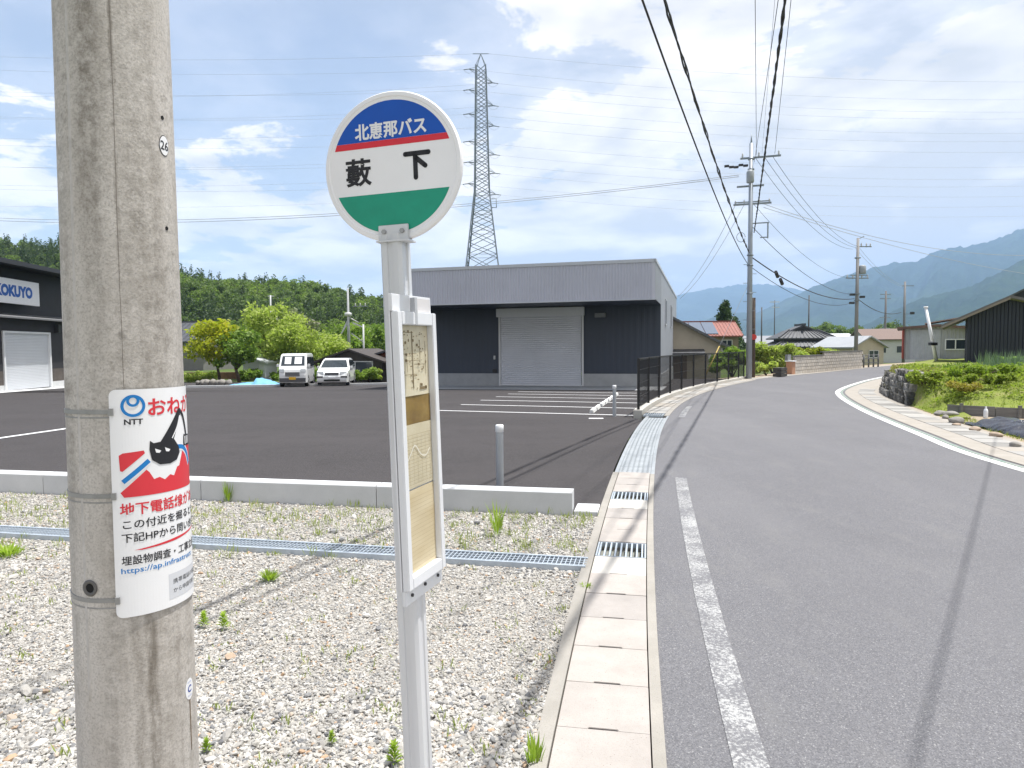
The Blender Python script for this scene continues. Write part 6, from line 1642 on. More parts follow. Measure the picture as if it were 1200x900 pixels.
# railing at the end of the wall
p0 = G(1012, 431); p1 = G(1029, 430); rd_ = (p1 - p0).normalized(); t = thing('pipe_railing', 'short dark pipe railing at the right end of the block wall', 'railing', tuple(p0))
for k in range(4): q = p0.lerp(p1, k / 3); MB().cyl(q, q + Vector((0, 0, .95)), .06, n=8).build('post', simple('rail_dark', (.12, .12, .12), .6), t)
for z in (.35, .65, .9): MB().cyl(p0 + Vector((0, 0, z)), p1 + Vector((0, 0, z)), .03, n=6).build('rail', 'rail_dark', t)

# ================================================================== BLACK MESH FENCE ON THE KERB
fe = thing('mesh_fence', 'black mesh fence following the kerb round the road bend', 'fence', tuple(LE.at(fs0 + .25, .73)[0]))
s_ = fs0 + .25; FH = 1.22; zb_ = .12
while s_ < fs1 - .3:
    e = min(s_ + 2.0, fs1 - .15); pa, pb = LE.at(s_, .73)[0], LE.at(e, .73)[0]; d = (pb - pa).normalized()
    MB().box(pa.x - .027, pa.x + .027, pa.y - .027, pa.y + .027, zb_ - .1, zb_ + FH).build('post', BLACKF, fe)
    m = MB(); L_ = (pb - pa).length
    for z in (.06, .30, .62, .94, 1.17): m.bar(pa + Vector((0, 0, zb_ + z)), pb + Vector((0, 0, zb_ + z)), .010)
    k = int(L_ / .05)
    for i in range(1, k): q = pa + d * (L_ * i / k); m.bar(q + Vector((0, 0, zb_ + .04)), q + Vector((0, 0, zb_ + 1.19)), .0045)
    tag(m.build('mesh_panel', BLACKF, fe), kind='stuff')
    MB().bar(pa + Vector((0, 0, zb_ + 1.205)), pb + Vector((0, 0, zb_ + 1.205)), .04, .03).build('top_rail', BLACKF, fe)
    s_ += 2.0
pe = LE.at(fs1 - .15, .73)[0]; MB().box(pe.x - .027, pe.x + .027, pe.y - .027, pe.y + .027, zb_ - .1, zb_ + FH).build('post', BLACKF, fe)
# inner return of the fence towards the lot
pa = LE.at(fs0 + .25, .73)[0]
# ================================================================== UTILITY POLES
def zat(px, py, y): return AT(px, py, y).z
def pole(name, label, base, H, r0, r1, mat=CPOLE, group='utility poles along the road'):
    t = thing(name, label, 'utility pole', base, 0, group); b = Vector(base)
    MB().tube([b - Vector((0, 0, .6)), b + Vector((0, 0, H * .5)), b + Vector((0, 0, H))], [r0, (r0 + r1) / 2, r1], 20).build('shaft', mat, t); return t
def arm(t, b, z, x0, x1, dirv, mat=STEEL, w=.08, name='crossarm'):
    d = Vector(dirv).normalized(); b = Vector((b[0], b[1], 0)); MB().bar(b + d * x0 + Vector((0, 0, z)), b + d * x1 + Vector((0, 0, z)), w, w).build(name, mat, t)
def insul(t, p, h=.22, r=.05, mat=CERAM): MB().lathe(p, [(r * .4, 0), (r, h * .2), (r * .5, h * .4), (r, h * .6), (r * .5, h * .8), (r * .6, h), (0, h)], 8).build('insulator', mat, t)
b1 = G(877.5, 444); Y1 = b1.y
H1 = zat(880, 168, Y1)
P1 = pole('utility_pole', 'tall grey steel utility pole with crossarms beside the fence end', b1, H1, .145, .09, simple('steel_pole', (.33, .36, .40), .5, .08, 1, .3))
ax1 = Vector((.95, -.3, 0)).normalized()
za, zb1, zc1, zd1 = zat(880, 185, Y1), zat(880, 207, Y1), zat(880, 239, Y1), zat(878, 262, Y1)
arm(P1, b1, za, -.5, 1.35, ax1); arm(P1, b1, zc1, -.8, .95, ax1); arm(P1, b1, zc1 + .10, -.75, .9, ax1, w=.05); arm(P1, b1, zb1 - .45, -.65, .6, ax1)
for u in (-.4, .35, 1.25): insul(P1, Vector((b1.x, b1.y, za + .04)) + ax1 * u)
for u in (-.7, -.3, .4, .85): insul(P1, Vector((b1.x, b1.y, zc1 + .05)) + ax1 * u, .16, .045)
MB().lathe((b1.x - .12, b1.y - .25, zb1 - .35), [(0, 0), (.16, 0), (.18, .05), (.18, .5), (.12, .6), (0, .62)], 14).build('switch_drum', simple('drum_grey', (.30, .32, .34), .5), P1)
for z in (zb1 + .8, zb1 + .3, zat(878, 300, Y1), zat(878, 312, Y1), zat(877, 345, Y1)): MB().lathe((b1.x, b1.y, z), [(.10, 0), (.155, .01), (.155, .07), (.10, .08)], 16).build('pole_band', STEEL, P1)
MB().cyl((b1.x, b1.y, H1 - .05), (b1.x, b1.y, H1 + .45), .05, .02, 8).build('tip_rod', STEEL, P1)
arm(P1, b1, zd1, .0, .85, ax1, w=.05, name='bracket_arm'); q = Vector((b1.x, b1.y, zd1)) + ax1 * .8; MB().bar(q, q + Vector((0, 0, -.75)), .05).build('bracket_arm', STEEL, P1); MB().bar(q + Vector((0, 0, -.7)) , q + Vector((0, 0, -.7)) - ax1 * .35, .05).build('bracket_arm', STEEL, P1)
m = MB()
for k in range(5):
    p = Vector((b1.x, b1.y, zb1 + .55)) - ax1 * (.25 + .22 * k) + Vector((0, 0, .05 * math.sin(k * 2))); m.obox(p, ax1 * .10, (0, .05, 0), (0, 0, .05))
m.build('switch_links', DARKM, P1)
for k in range(9): a = (k % 2) * 2 - 1; z = 2.0 + k * .45; MB().bar((b1.x, b1.y, z), (b1.x + a * .32, b1.y, z), .025).build('step_bolt', STEEL, P1)
# short wooden pole with red disc
bw1 = G(886.5, 442.5); bw1.y += .5; wz = zat(886, 349, bw1.y)
t = pole('wooden_pole', 'short dark wooden pole with a red disc beside the steel pole', bw1, wz, .105, .085, WOODP, None); t['category'] = 'pole'
zz = zat(886, 395, bw1.y); c = Vector((bw1.x - .04, bw1.y - .12, zz)); MB().tube([c, c - Vector((0, .05, 0))], .15, 20).build('red_disc', simple('disc_red', (.60, .06, .05), .5), t)
# guy wire with yellow guard
g0 = Vector((b1.x, b1.y, zat(878, 330, Y1))); g1 = G(838, 447) + Vector((-.3, .9, 0)); g1.z = .0
t = thing('guy_wire', 'guy wire with yellow guard leaning from the steel pole to the fence', 'guy wire', tuple(g1))
MB().tube([g0, g1], .010, 5).build('cable', WIREG, t); MB().tube([g1.lerp(g0, .02), g1.lerp(g0, .34)], .028, 8).build('yellow_guard', simple('guard_yellow', (.42, .31, .08), .6, .15, 8), t)
# second pole down the road
Y2 = 58.0; p2 = AT(1003, 414, Y2); p2.z = -.2; H2 = zat(1004, 279, Y2)
P2 = pole('utility_pole', 'concrete utility pole with transformer rising behind the block wall', p2, H2 - p2.z, .17, .11, simple('pole_concrete_far', (.25, .24, .235), .8, .15, 1.5, sc=(2, 2, .3)))
ax2 = Vector((1, .1, 0)); z = zat(1003, 289, Y2); arm(P2, p2, z, -.1, 1.2, ax2)
for u in (.3, .75, 1.1): insul(P2, Vector((p2.x, p2.y, z)) + ax2 * u, .3, .07)
MB().bar((p2.x, p2.y, H2 - .1), (p2.x + .5, p2.y, H2 + .15), .06).build('tip_arm', STEEL, P2)
z = zat(1003, 326, Y2); arm(P2, p2, z, -1.0, 1.0, ax2); arm(P2, p2, z + .25, -.6, .9, ax2)
for u in (-.9, -.4, .4, .9): insul(P2, Vector((p2.x, p2.y, z)) + ax2 * u, .3, .07)
MB().lathe((p2.x + .42, p2.y, zat(1003, 321, Y2)), [(0, 0), (.25, 0), (.28, .06), (.28, .62), (.2, .72), (0, .74)], 14).build('transformer', simple('transformer_grey', (.3, .32, .34), .5), P2)
for zz in (zat(1003, 303, Y2), zat(1003, 345, Y2), zat(1003, 353, Y2)): MB().lathe((p2.x, p2.y, zz), [(.15, 0), (.24, .01), (.24, .1), (.15, .11)], 12).build('pole_band', STEEL, P2)
m = MB()
for dx, dy in ((-.4, .2), (-.42, -.5), (.45, .0)): m.obox((p2.x + dx, p2.y, zat(1003, 348, Y2) + dy), (.2, 0, 0), (0, .08, 0), (0, 0, .09))
m.build('cable_closure', DARKM, P2)
# third and fourth
Y3 = 96.0; p3 = AT(1036.5, 425, Y3); p3.z = -.2; H3 = zat(1036.5, 341, Y3); P3 = pole('utility_pole', 'slim far utility pole with three short crossarms left of the red striped pole', p3, H3 - p3.z, .18, .11, simple('pole_dark', (.16, .15, .145), .8))
for k, zz in enumerate((345, 350, 372, 385)): arm(P3, p3, zat(1036, zz, Y3), -.8, .7, (1, 0, 0), w=.1)
Y4 = 74.0; p4_ = AT(1058.5, 424, Y4); p4_.z = -.1; H4 = zat(1058.5, 330, Y4); P4 = pole('utility_pole', 'utility pole with red band round its lower half by the grey shed', p4_, H4 - p4_.z, .16, .10, simple('pole_dark2', (.2, .2, .2), .8))
arm(P4, p4_, zat(1058, 335, Y4), -.3, .95, (1, 0, 0), w=.08)
zr0, zr1 = zat(1058, 420, Y4), zat(1058, 384, Y4); MB().lathe((p4_.x, p4_.y, 0), [(.18, zr0), (.175, zr1)], 14).build('red_band', simple('band_red', (.55, .10, .07), .6, .1), P4)
arm(P4, p4_, zat(1058, 368, Y4), 0, .9, (1, 0, 0), w=.06); MB().obox((p4_.x + .85, p4_.y, zat(1058, 367, Y4)), (.2, 0, 0), (0, .1, 0), (0, 0, .13)).build('lamp_head', DARKM, P4)
# leaning white steel post near the shed
pa = AT(1097.5, 421, 34); pa.z = .78; pb = AT(1085, 361, 34); t = thing('leaning_post', 'leaning white steel post before the grey shed', 'post', tuple(pa))
MB().cyl(pa, pb, .085, .065, 12).build('shaft', WHITE2, t); MB().cyl(pb, pb + Vector((0, 0, .08)), .10, n=10).build('cap', WHITE2, t); q = pa.lerp(pb, .33); MB().obox(q, (.16, 0, 0), (0, .12, 0), (0, 0, .07)).build('clamp', DARKM, t)
# further thin poles over the roofs
for (px, top, y, lab) in ((892, 360, 88, 'thin far pole just right of the wooden pole'), (907, 352, 130, 'far pole with pale fittings between wooden pole and tiled house'), (947, 346, 84, 'bare thin pole rising behind the tiled house roof')):
    p = AT(px, 425, y); p.z = -.3; hh = zat(px, top, y) - p.z; t = pole('utility_pole', lab, p, hh, .11, .07, simple('pole_dark3', (.1, .1, .1), .8))
    if px == 907: arm(t, p, hh - .6, -.9, .9, (1, 0, 0), w=.14, mat=CERAM); arm(t, p, hh - 1.6, -.5, .9, (1, 0, 0), w=.12, mat=CERAM)
# left: pole with stays over the sheds, and a thin lamp pole
Y5 = 56.0; p5 = AT(409.5, 440, Y5); p5.z = -.8; H5 = zat(409.5, 338, Y5); P5 = pole('utility_pole', 'far utility pole with slanted stays above the dark shed on the left', p5, H5 - p5.z, .16, .07, CPOLE)
zz = zat(409, 371, Y5); MB().lathe((p5.x, p5.y, zz), [(.1, 0), (.3, .05), (.3, .3), (.1, .35)], 12).build('collar', CERAM, P5)
for a, b in (((396, 400), (408, 374)), ((392, 405), (409, 376)), ((420, 378), (409, 372))): MB().tube([AT(a[0], a[1], Y5 + .3), AT(b[0], b[1], Y5)], .05, 6).build('stay', CERAM, P5)
arm(P5, p5, zat(409, 359, Y5), .4, 1.6, (1, 0, 0), w=.07)
for u in (.6, 1.0, 1.4): insul(P5, Vector((p5.x + u, p5.y, zat(409, 359, Y5))), .25, .06)
Y6 = 46.0; p6_ = AT(427, 449, Y6); p6_.z = lotz(44) - .1; H6 = zat(427, 380, Y6); t = pole('lamp_pole', 'thin pale pole with a bracket arm before the dark shed', p6_, H6 - p6_.z, .07, .055, simple('lamp_pole_grey', (.5, .51, .5), .6), None); t['category'] = 'pole'
MB().bar((p6_.x, p6_.y, H6 - .2), (p6_.x - .7, p6_.y, H6 + .1), .07).build('bracket_arm', CERAM, t); MB().bar((p6_.x, p6_.y, H6 - 1.2), (p6_.x - .8, p6_.y, H6 - .6), .05).build('bracket_arm', CERAM, t)
p = AT(319, 420, 75); p.z = -1; t = pole('utility_pole', 'slim pale pole topping the trees before the wooded hill', p, zat(319, 346, 75) + 1, .12, .09, simple('lamp_pole_grey', (.5, .51, .5), .6))
MB().bar((p.x - .3, p.y, zat(319, 347, 75)), (p.x + .35, p.y, zat(319, 347, 75)), .1).build('crossarm', CERAM, t)

# ================================================================== WIRES OF THE ROAD LINE
G1 = 'wires of the road line'
FP = Vector((PX + .10, PY + .13, 0))
def end(px, py): q = AT(px, py, Y1); return q
wire('service_cable', sag_pts(end(873, 311) + Vector((.1, -.2, 0)), FP + Vector((0, 0, 6.8)), .6, 40), .016, WIRE, 'single black cable, leftmost of those sweeping up from the steel pole', group=G1)
BA, BB = end(876, 297) + Vector((0, -.22, 0)), FP + Vector((0, 0, 7.7))
t = thing('cable_bundle', 'thick lashed black cable bundle sweeping up left from the steel pole', 'cable', tuple(BA), group=G1)
base_pts = sag_pts(BA, BB, .55, 160)
for k in range(3):
    pts = [p + Vector((.012 * math.cos(i * .8 + k * 2.1) + rnd.uniform(-.006, .006), .0, .012 * math.sin(i * .8 + k * 2.1) + .042 * k + rnd.uniform(-.008, .008) - .02 * math.sin(i * .21) ** 2 * k)) for i, p in enumerate(base_pts)]
    MB().tube(pts, .013 + .004 * (k == 0), 5).build('strand', WIRE, t)
wire('cable_loop', [Vector(p) + Vector((.0, 0, 0)) for p in [base_pts[22] + Vector((.18 * math.cos(a) - .1, 0, .20 * math.sin(a) + .12)) for a in np.linspace(0, 6.0, 20)]], .010, WIRE, 'small coiled loop of spare cable hanging on the left bundle', group=G1)
# right bundle and high wires run over the camera to a pole behind it
BEH = Vector((-8.2, -28, 0)); dirn = (BEH - Vector((b1.x, b1.y, 0)))
def over(px0, zend, dx=0.0): return Vector((BEH.x + dx, BEH.y, zend))
t = thing('cable_bundle', 'thick spiral wrapped black cable bundle sweeping up right from the steel pole', 'cable', tuple(end(882, 274)), group=G1)
def through(A, px, zq, sag, yend=-26.0, n=60):
    Q = G(px, 0, zq); u = (A.y - Q.y) / (A.y - yend); E = A + (Q - A) / u; E.z = A.z + (zq + 4 * sag * u * (1 - u) - A.z) / u
    return sag_pts(A, E, sag, n)
bp = through(end(882, 273) + Vector((0, -.2, 0)), 920, 6.9, .5, n=260)
for k in range(2):
    pts = [p + Vector((.013 * math.cos(i * 1.1 + k * 3.1) + rnd.uniform(-.006, .006), 0, .013 * math.sin(i * 1.1 + k * 3.1) + rnd.uniform(-.006, .006))) for i, p in enumerate(bp)]; MB().tube(pts, .018, 5).build('strand', WIRE, t)
for (px, py, xe, ze, r, lab) in ((886.5, 182, 885, 11.4, .010, 'thin high wire, left one rising vertically from the top crossarm'), (893, 180, 908, 11.6, .006, 'faint high wire between the vertical one and the right bundle'), (908, 180, 927, 11.4, .010, 'thin high wire, rightmost one rising from the top crossarm'), (884, 190, 912, 9.3, .009, 'thin black wire just left of the right cable bundle')):
    wire('power_wire', through(end(px, py), xe, ze, .45), r, WIRE if r > .007 else WIREG, lab, group=G1)
# towards the second pole
def e2(px, py): return AT(px, py, Y2)
for k, (a, b, r, sg_, lab) in enumerate((((906, 184), (1006, 289), .011, .8, 'high wire, upper one from the steel pole to the pole behind the wall'), ((896, 184), (1003, 290), .011, .9, 'high wire, middle one from the steel pole to the pole behind the wall'), ((886, 186), (999, 292), .011, 1.0, 'high wire, lower one from the steel pole to the pole behind the wall'),
        ((884, 240), (1001, 326), .010, .9, 'low voltage wire from the lower crossarm to the pole behind the wall'), ((880, 264), (1000, 345), .016, .8, 'black cable from the bracket to the pole behind the wall'), ((879, 300), (1001, 350), .030, .7, 'thick black telephone cable between the two nearer poles'), ((879, 312), (1001, 354), .016, .9, 'thin lower telephone cable between the two nearer poles'))):
    wire('power_wire', sag_pts(end(*a), e2(*b), sg_, 30), r, WIRE, lab, group=G1)
c = sag_pts(end(879, 300), e2(1001, 350), .7, 30)
for k, (i, dz) in enumerate(((5, .0), (6, -.25))): 
    q = c[i]; o = MB().tube([q + Vector((-.13, -.2, .10 + dz)), q + Vector((.13, .2, -.12 + dz))], [.09, .10], 10).build('cable_closure', DARKM); tag(o, ['upper', 'lower'][k] + ' black splice box hanging on the thick telephone cable', 'splice box', 'splice boxes on the telephone cable')
for k, (a, b, lab) in enumerate((((1006, 289), (1059, 335), 'high wire, upper one from the second to the red banded pole'), ((1002, 290), (1057, 336), 'high wire, lower one from the second to the red banded pole'))):
    wire('power_wire', sag_pts(e2(*a), AT(b[0], b[1], Y4), .5, 16), .012, WIREG, lab, group=G1)
wire('power_wire', sag_pts(e2(1005, 350), AT(1056, 366, Y4), .6, 16), .03, WIRE, 'thick telephone cable from the second to the red banded pole', group=G1)
# wires leaving to the right edge and down to the warehouse
wire('power_wire', sag_pts(end(895, 239), AT(1330, 284, 48), 1.6, 30), .014, WIREG, 'upper one of the two long wires running to the right edge', group=G1)
wire('power_wire', sag_pts(end(895, 243), AT(1330, 330, 60), 1.0, 30), .014, WIREG, 'lower one of the two long wires crossing before the mountain', group=G1)
for k, (a, b, lab) in enumerate((((862, 240), (795, 347), 'service wire, left one from the lower crossarm down to the warehouse roof'), ((872, 240), (797, 350), 'service wire, right one from the lower crossarm down to the warehouse roof'))):
    wire('service_wire', sag_pts(end(*a), AT(b[0], b[1], FR.y + dep.y * (DEPTH - 1)), .5, 20), .012, WIREG, lab, group=G1)
for k, (a, b, lab) in enumerate((((866, 205), (520, 243), 'wire running left from the steel pole, upper of the pair behind the disc'), ((866, 207), (520, 246.5), 'wire running left from the steel pole, lower of the pair behind the disc'))):
    wire('power_wire', sag_pts(end(*a), AT(b[0] - 800, b[1] - 15, 60), 2.2, 40), .014, WIREG, lab, group=G1)
wire('service_wire', sag_pts(Vector((-1.75, -3.6, 6.2)), Vector((16.1, 20.5, 6.1)), .25, 30), .009, WIRE, 'wire passing overhead whose shadow crosses the right half of the road', group=G1)

# ================================================================== TRANSMISSION TOWER
YT = 210.0
bt = AT(566, 330, YT); X0 = bt.x; tz = lambda py: zat(566, py, YT)
tw = thing('pylon', 'tall lattice steel transmission tower behind the warehouse', 'transmission tower', (X0, YT, -1))
def hwz(z):                                  # half width of the body at height z
    zs_ = [-1, tz(312), tz(225), tz(80), tz(68)]; ws = [8.6, 4.75, 2.2, 1.5, 1.2]
    return float(np.interp(z, zs_, ws))
levels = [-1, 8, 16, tz(312) - 2] + [tz(y) for y in (300, 286, 272, 260, 249, 238, 227, 217, 207, 197, 187, 177, 167, 157, 147, 137, 127, 117, 107, 97, 88, 78)]
def corner(k, z): w = hwz(z); return Vector((X0 + w * (1, -1, -1, 1)[k], YT + w * (1, 1, -1, -1)[k], z))
for k in range(4):
    m = MB()
    for a, b in zip(levels, levels[1:]): m.bar(corner(k, a), corner(k, b), .40)
    m.build('leg', STEEL, tw)
for k in range(4):
    m = MB()
    for i, (a, b) in enumerate(zip(levels, levels[1:])):
        m.bar(corner(k, a), corner((k + 1) % 4, b), .17); m.bar(corner((k + 1) % 4, a), corner(k, b), .17)
        if i % 2 == 0: m.bar(corner(k, a), corner((k + 1) % 4, a), .10)
    tag(m.build('lattice', STEEL, tw), kind='stuff')
m = MB(); ztop_ = levels[-1]
for k in range(4): m.bar(corner(k, ztop_), Vector((X0, YT, tz(63))), .14)
m.bar(Vector((X0 - 2.4, YT, tz(63))), Vector((X0 + 2.4, YT, tz(63))), .16); m.build('peak', STEEL, tw)
ARMS = [(83, 94), (107, 121), (135, 145), (167, 179), (191, 201), (216, 226)]
li = 0; names = ['topmost', 'second', 'third', 'fourth', 'fifth', 'lowest']
for k, (ya, yb) in enumerate(ARMS):
    z = tz(ya) - .2; z2 = tz(yb)
    for s_ in (-1, 1):
        m = MB(); tip = Vector((X0 + s_ * (3.5 + .12 * k), YT + (-2 if s_ < 0 else 2), z if s_ < 0 else z2)); zz = tip.z
        for c in (0, 1, 2, 3):
            cc = corner(c, zz - .1)
            if (cc.x - X0) * s_ > 0: m.bar(cc, tip, .12); m.bar(corner(c, zz + .7), tip, .09)
        a = m.build('arm', STEEL, tw)
        MB().tube([tip, tip + Vector((-1.6 * 1, 0, -.25))], .11, 6).build('insulator_string', simple('string_dark', (.16, .18, .2), .5), a); MB().tube([tip, tip + Vector((1.6, 0, -.25))], .11, 6).build('insulator_string', 'string_dark', a)
        lp = [tip + Vector((-1.6, 0, -.25)), tip + Vector((-.8, 0, -1.0)), tip + Vector((0, 0, -1.3)), tip + Vector((.8, 0, -1.0)), tip + Vector((1.6, 0, -.25))]; MB().tube(lp, .035, 4).build('jumper', WIREG, a)
        L_ = 300; side = 'far' if s_ > 0 else 'near'
        pts = list(reversed(sag_pts(tip + Vector((-1.6, 0, -.25)), tip + Vector((-L_, -18 + 22 * (s_ > 0), 9)), 6.5, 40))) + sag_pts(tip + Vector((1.6, 0, -.25)), tip + Vector((L_, 25, 4)), 7.5, 40)
        wire('transmission_line', pts, .024, WIREG, '%s transmission line on the %s side of the lattice tower' % (names[k], ('right' if s_ > 0 else 'left')), 'power line', 'conductors of the lattice tower', 4)
wire('ground_wire', list(reversed(sag_pts((X0 - 2.4, YT, tz(63)), (X0 - 300, YT - 10, tz(63) + 9), 6, 40))) + sag_pts((X0 + 2.4, YT, tz(63)), (X0 + 300, YT + 25, tz(63) + 4), 6.5, 40), .028, WIREG, 'earth wire over the very top of the lattice tower', 'power line', 'conductors of the lattice tower', 4)
m = MB(); q = corner(3, tz(240)); m.tube([q + Vector((.2, 0, -1.4)), q + Vector((1.7, 0, -1.4)), q + Vector((1.7, 0, 1.2)), q + Vector((.2, 0, 1.2))], .14, 5); m.build('maintenance_frame', STEEL, tw)

# ================================================================== TREES, BUSHES
LG1 = leafmat('leaf_bright', (0.26, 0.33, 0.075), (0.50, 0.56, 0.17), (0.58, 0.60, 0.22), .5)
LG2 = leafmat('leaf_yellow', (0.24, 0.29, 0.03), (0.46, 0.46, 0.05), (0.62, 0.52, 0.04), .5)
LG3 = leafmat('leaf_mid', (0.11, 0.19, 0.04), (0.27, 0.37, 0.08), (0.32, 0.40, 0.10), .45)
LG4 = leafmat('leaf_dark', (0.02, 0.045, 0.014), (0.06, 0.10, 0.03), None, .25)
GT = 'garden trees behind the parking lot'
def groundp(px, y, z): p = AT(px, 440, y); p.z = z; return p
make_tree('broadleaf_tree', 'yellow topped broadleaf tree, leftmost of the garden trees beside the concrete pole', 'tree', groundp(258, 46, -.7), 4.3, 3.8, LG2, 3000, .18, .10, 3, group=GT)
make_tree('broadleaf_tree', 'dark green compact tree under the yellow topped tree', 'tree', groundp(281, 45, -.7), 3.7, 3.1, LG3, 3000, .17, .12, 4, group=GT)
make_tree('broadleaf_tree', 'tallest light green garden tree in the middle left of the van', 'tree', groundp(316, 51, -.7), 5.7, 4.6, LG1, 4200, .18, .12, 5, group=GT, trunk_h=.25)
make_tree('broadleaf_tree', 'light green leaning tree right behind the small van', 'tree', groundp(345, 50, -.7), 4.3, 3.9, LG1, 3400, .17, .12, 6, group=GT, trunk_h=.2)
make_tree('broadleaf_tree', 'low spreading green tree behind the white station wagon', 'tree', groundp(378, 52, -.7), 3.7, 4.2, LG1, 3300, .17, .10, 7, group=GT, trunk_h=.2)
make_tree('broadleaf_tree', 'mid green tree at the foot of the hill beside the pole with stays', 'tree', groundp(440, 70, -.7), 4.6, 5.0, LG3, 3600, .22, .14, 8, group=GT, trunk_h=.15)
make_tree('broadleaf_tree', 'greyish green tree crown behind the tallest garden tree', 'tree', groundp(345, 64, -.7), 6.4, 4.6, leafmat('leaf_greyish', (.10, .13, .06), (.24, .27, .16), (.36, .34, .28)), 4200, .24, .14, 9, group=GT)
make_tree('broadleaf_tree', 'green tree behind the dark shed roof at the hill foot', 'tree', groundp(405, 66, -.7), 4.6, 5.5, LG3, 3600, .22, .14, 10, group=GT, trunk_h=.15)
shrub('bush', 'rounded bush before the window of the dark shed', groundp(431, 41.5, lotz(41)), 1.5, 1.2, 1.25, LG3, 1800, .10, 41, 'bush', 'bushes of the shed garden')
shrub('bush', 'small bush right of the thin lamp pole beside the shed', groundp(437.5, 42, lotz(41)), 1.1, 1.0, 1.05, LG1, 1300, .10, 42, 'bush', 'bushes of the shed garden')
for k, (px, y, w, h, lab) in enumerate(((225, 47, 3.4, .8, 'low bush beside the concrete pole at the back of the lot'), (300, 48, 4.0, .9, 'low hedge plant under the garden trees left of the van'), (366, 46, 2.2, 1.1, 'overgrown bush between the van and the station wagon'))):
    shrub('bush', lab, groundp(px, y, -.6), w, 1.6, h, LG3 if k else LG1, 2200, .12, 50 + k, 'bush', 'bushes along the back of the lot')
# hedge and bushes by the steel pole
GH = 'bushes between the fence and the block wall'
shrub('bush', 'round topped green bush just left of the steel pole behind the fence', groundp(858, 41, -.3), 3.0, 2.2, 2.6, LG3, 5200, .13, 61, 'bush', GH)
shrub('bush', 'tall yellow green bush right of the wooden pole', groundp(905, 42, -.1), 2.4, 1.9, 2.35, LG1, 5200, .12, 62, 'bush', GH)
shrub('bush', 'light green bush against the left end of the block wall', groundp(922, 44, -.1), 1.9, 1.6, 2.1, LG1, 4000, .12, 63, 'bush', GH)
shrub('bush', 'low weedy growth at the kerb beside the wooden pole', groundp(898, 37.5, .0), 1.2, 1.0, .9, LG1, 1900, .10, 64, 'bush', GH)
for k, (px, lab) in enumerate(((950, 'left one of two yellow green treetops above the block wall'), (974, 'right one of two yellow green treetops above the block wall'))):
    shrub('bush', lab, groundp(px, 50, -.1), 2.2, 1.6, 2.0, LG2 if k == 0 else LG1, 2400, .13, 70 + k, 'bush', 'garden bushes behind the block wall')
make_tree('cedar_tree', 'dark conical cedar rising behind the red roofed house', 'tree', AT(849, 425, 92) * Vector((1, 1, 0)).x if False else (AT(849, 425, 92).x, 92, -.5), zat(849, 351, 92) + .5, 4.6, leafmat('cedar_leaf', (0.03, 0.06, 0.025), (0.08, 0.125, 0.05), None, .3), 16000, .24, .25, 12, 'cone')
make_tree('cedar_tree', 'lower dark cedar standing against the taller cedar', 'tree', (AT(860, 425, 95).x, 95, -.5), zat(860, 371, 95) + .5, 3.4, MATS['cedar_leaf'], 7000, .24, .2, 13, 'cone')
# low red brick edging, tarp and stones behind the lot on the left
p0 = AT(216, 440, 50); p1 = AT(346, 439, 50); p0.z = p1.z = -.5; t = thing('field_wall', 'low reddish earth retaining wall under the garden trees', 'wall', tuple(p0))
for k in range(8):
    a = p0.lerp(p1, k / 8); b = p0.lerp(p1, (k + .985) / 8); MB().prism([a, b, b + Vector((0, 0, .5)), a + Vector((0, 0, .5))], (0, .3, 0)).build('panel', simple('earth_red', (.22, .12, .08), .9, .2, 3), t)
TA = GL(262, 453.5); nx, ny = 24, 8; vs = []
for j in range(ny):
    for i in range(nx):
        u, w_ = i / (nx - 1), j / (ny - 1); zz = .06 + (.38 if .5 < u < .9 else .14) * math.sin(math.pi * u) * math.sin(math.pi * w_) + rnd.uniform(-.03, .03); vs.append((TA.x + u * 2.7, TA.y + .5 + w_ * 1.2, lotz(TA.y) + max(.03, zz)))
idx = np.arange(nx * ny).reshape(ny, nx); f = np.stack([idx[:-1, :-1], idx[:-1, 1:], idx[1:, 1:], idx[1:, :-1]], -1).reshape(-1, 4)
tag(attach('tarpaulin', np_mesh('tarpaulin', np.array(vs), f), simple('tarp_blue', (.16, .40, .60), .5, .15, 4)), 'light blue tarpaulin heap left of the small van', 'tarpaulin')
a, b = GL(214, 455.0), GL(460, 451.0); d = (b - a).normalized(); m = MB(); m.prism([Vector((p.x, p.y, lotz(p.y) - .2)) for p in (a, b)] + [Vector((b.x, b.y, lotz(b.y) + .10)), Vector((a.x, a.y, lotz(a.y) + .10))], (0.05, .25, 0)) 
o = m.build('lot_kerb', 'kerb_concrete'); tag(o, 'low pale kerb along the back edge of the parking lot', 'kerb'); o.location.y += .35
for k in range(7):
    px = 221 + k * 6.0 + rnd.uniform(-1, 1); b = GL(px, 452.5); r_ = rnd.uniform(.13, .26)
    bm = bmesh.new(); bmesh.ops.create_icosphere(bm, subdivisions=2, radius=r_)
    for v in bm.verts: v.co *= rnd.uniform(.8, 1.1)
    me = bpy.data.meshes.new('rock'); bm.to_mesh(me); bm.free(); o = attach('rock', me, simple('rock_grey', (.24, .225, .205)), None, True); o.location = (b.x, b.y + 1.2, lotz(b.y) + .12); tag(o, '%s grey rock from the concrete pole in the row behind the lot' % ('first', 'second', 'third', 'fourth', 'fifth', 'sixth', 'seventh')[k], 'rock', 'row of rocks at the back of the lot')

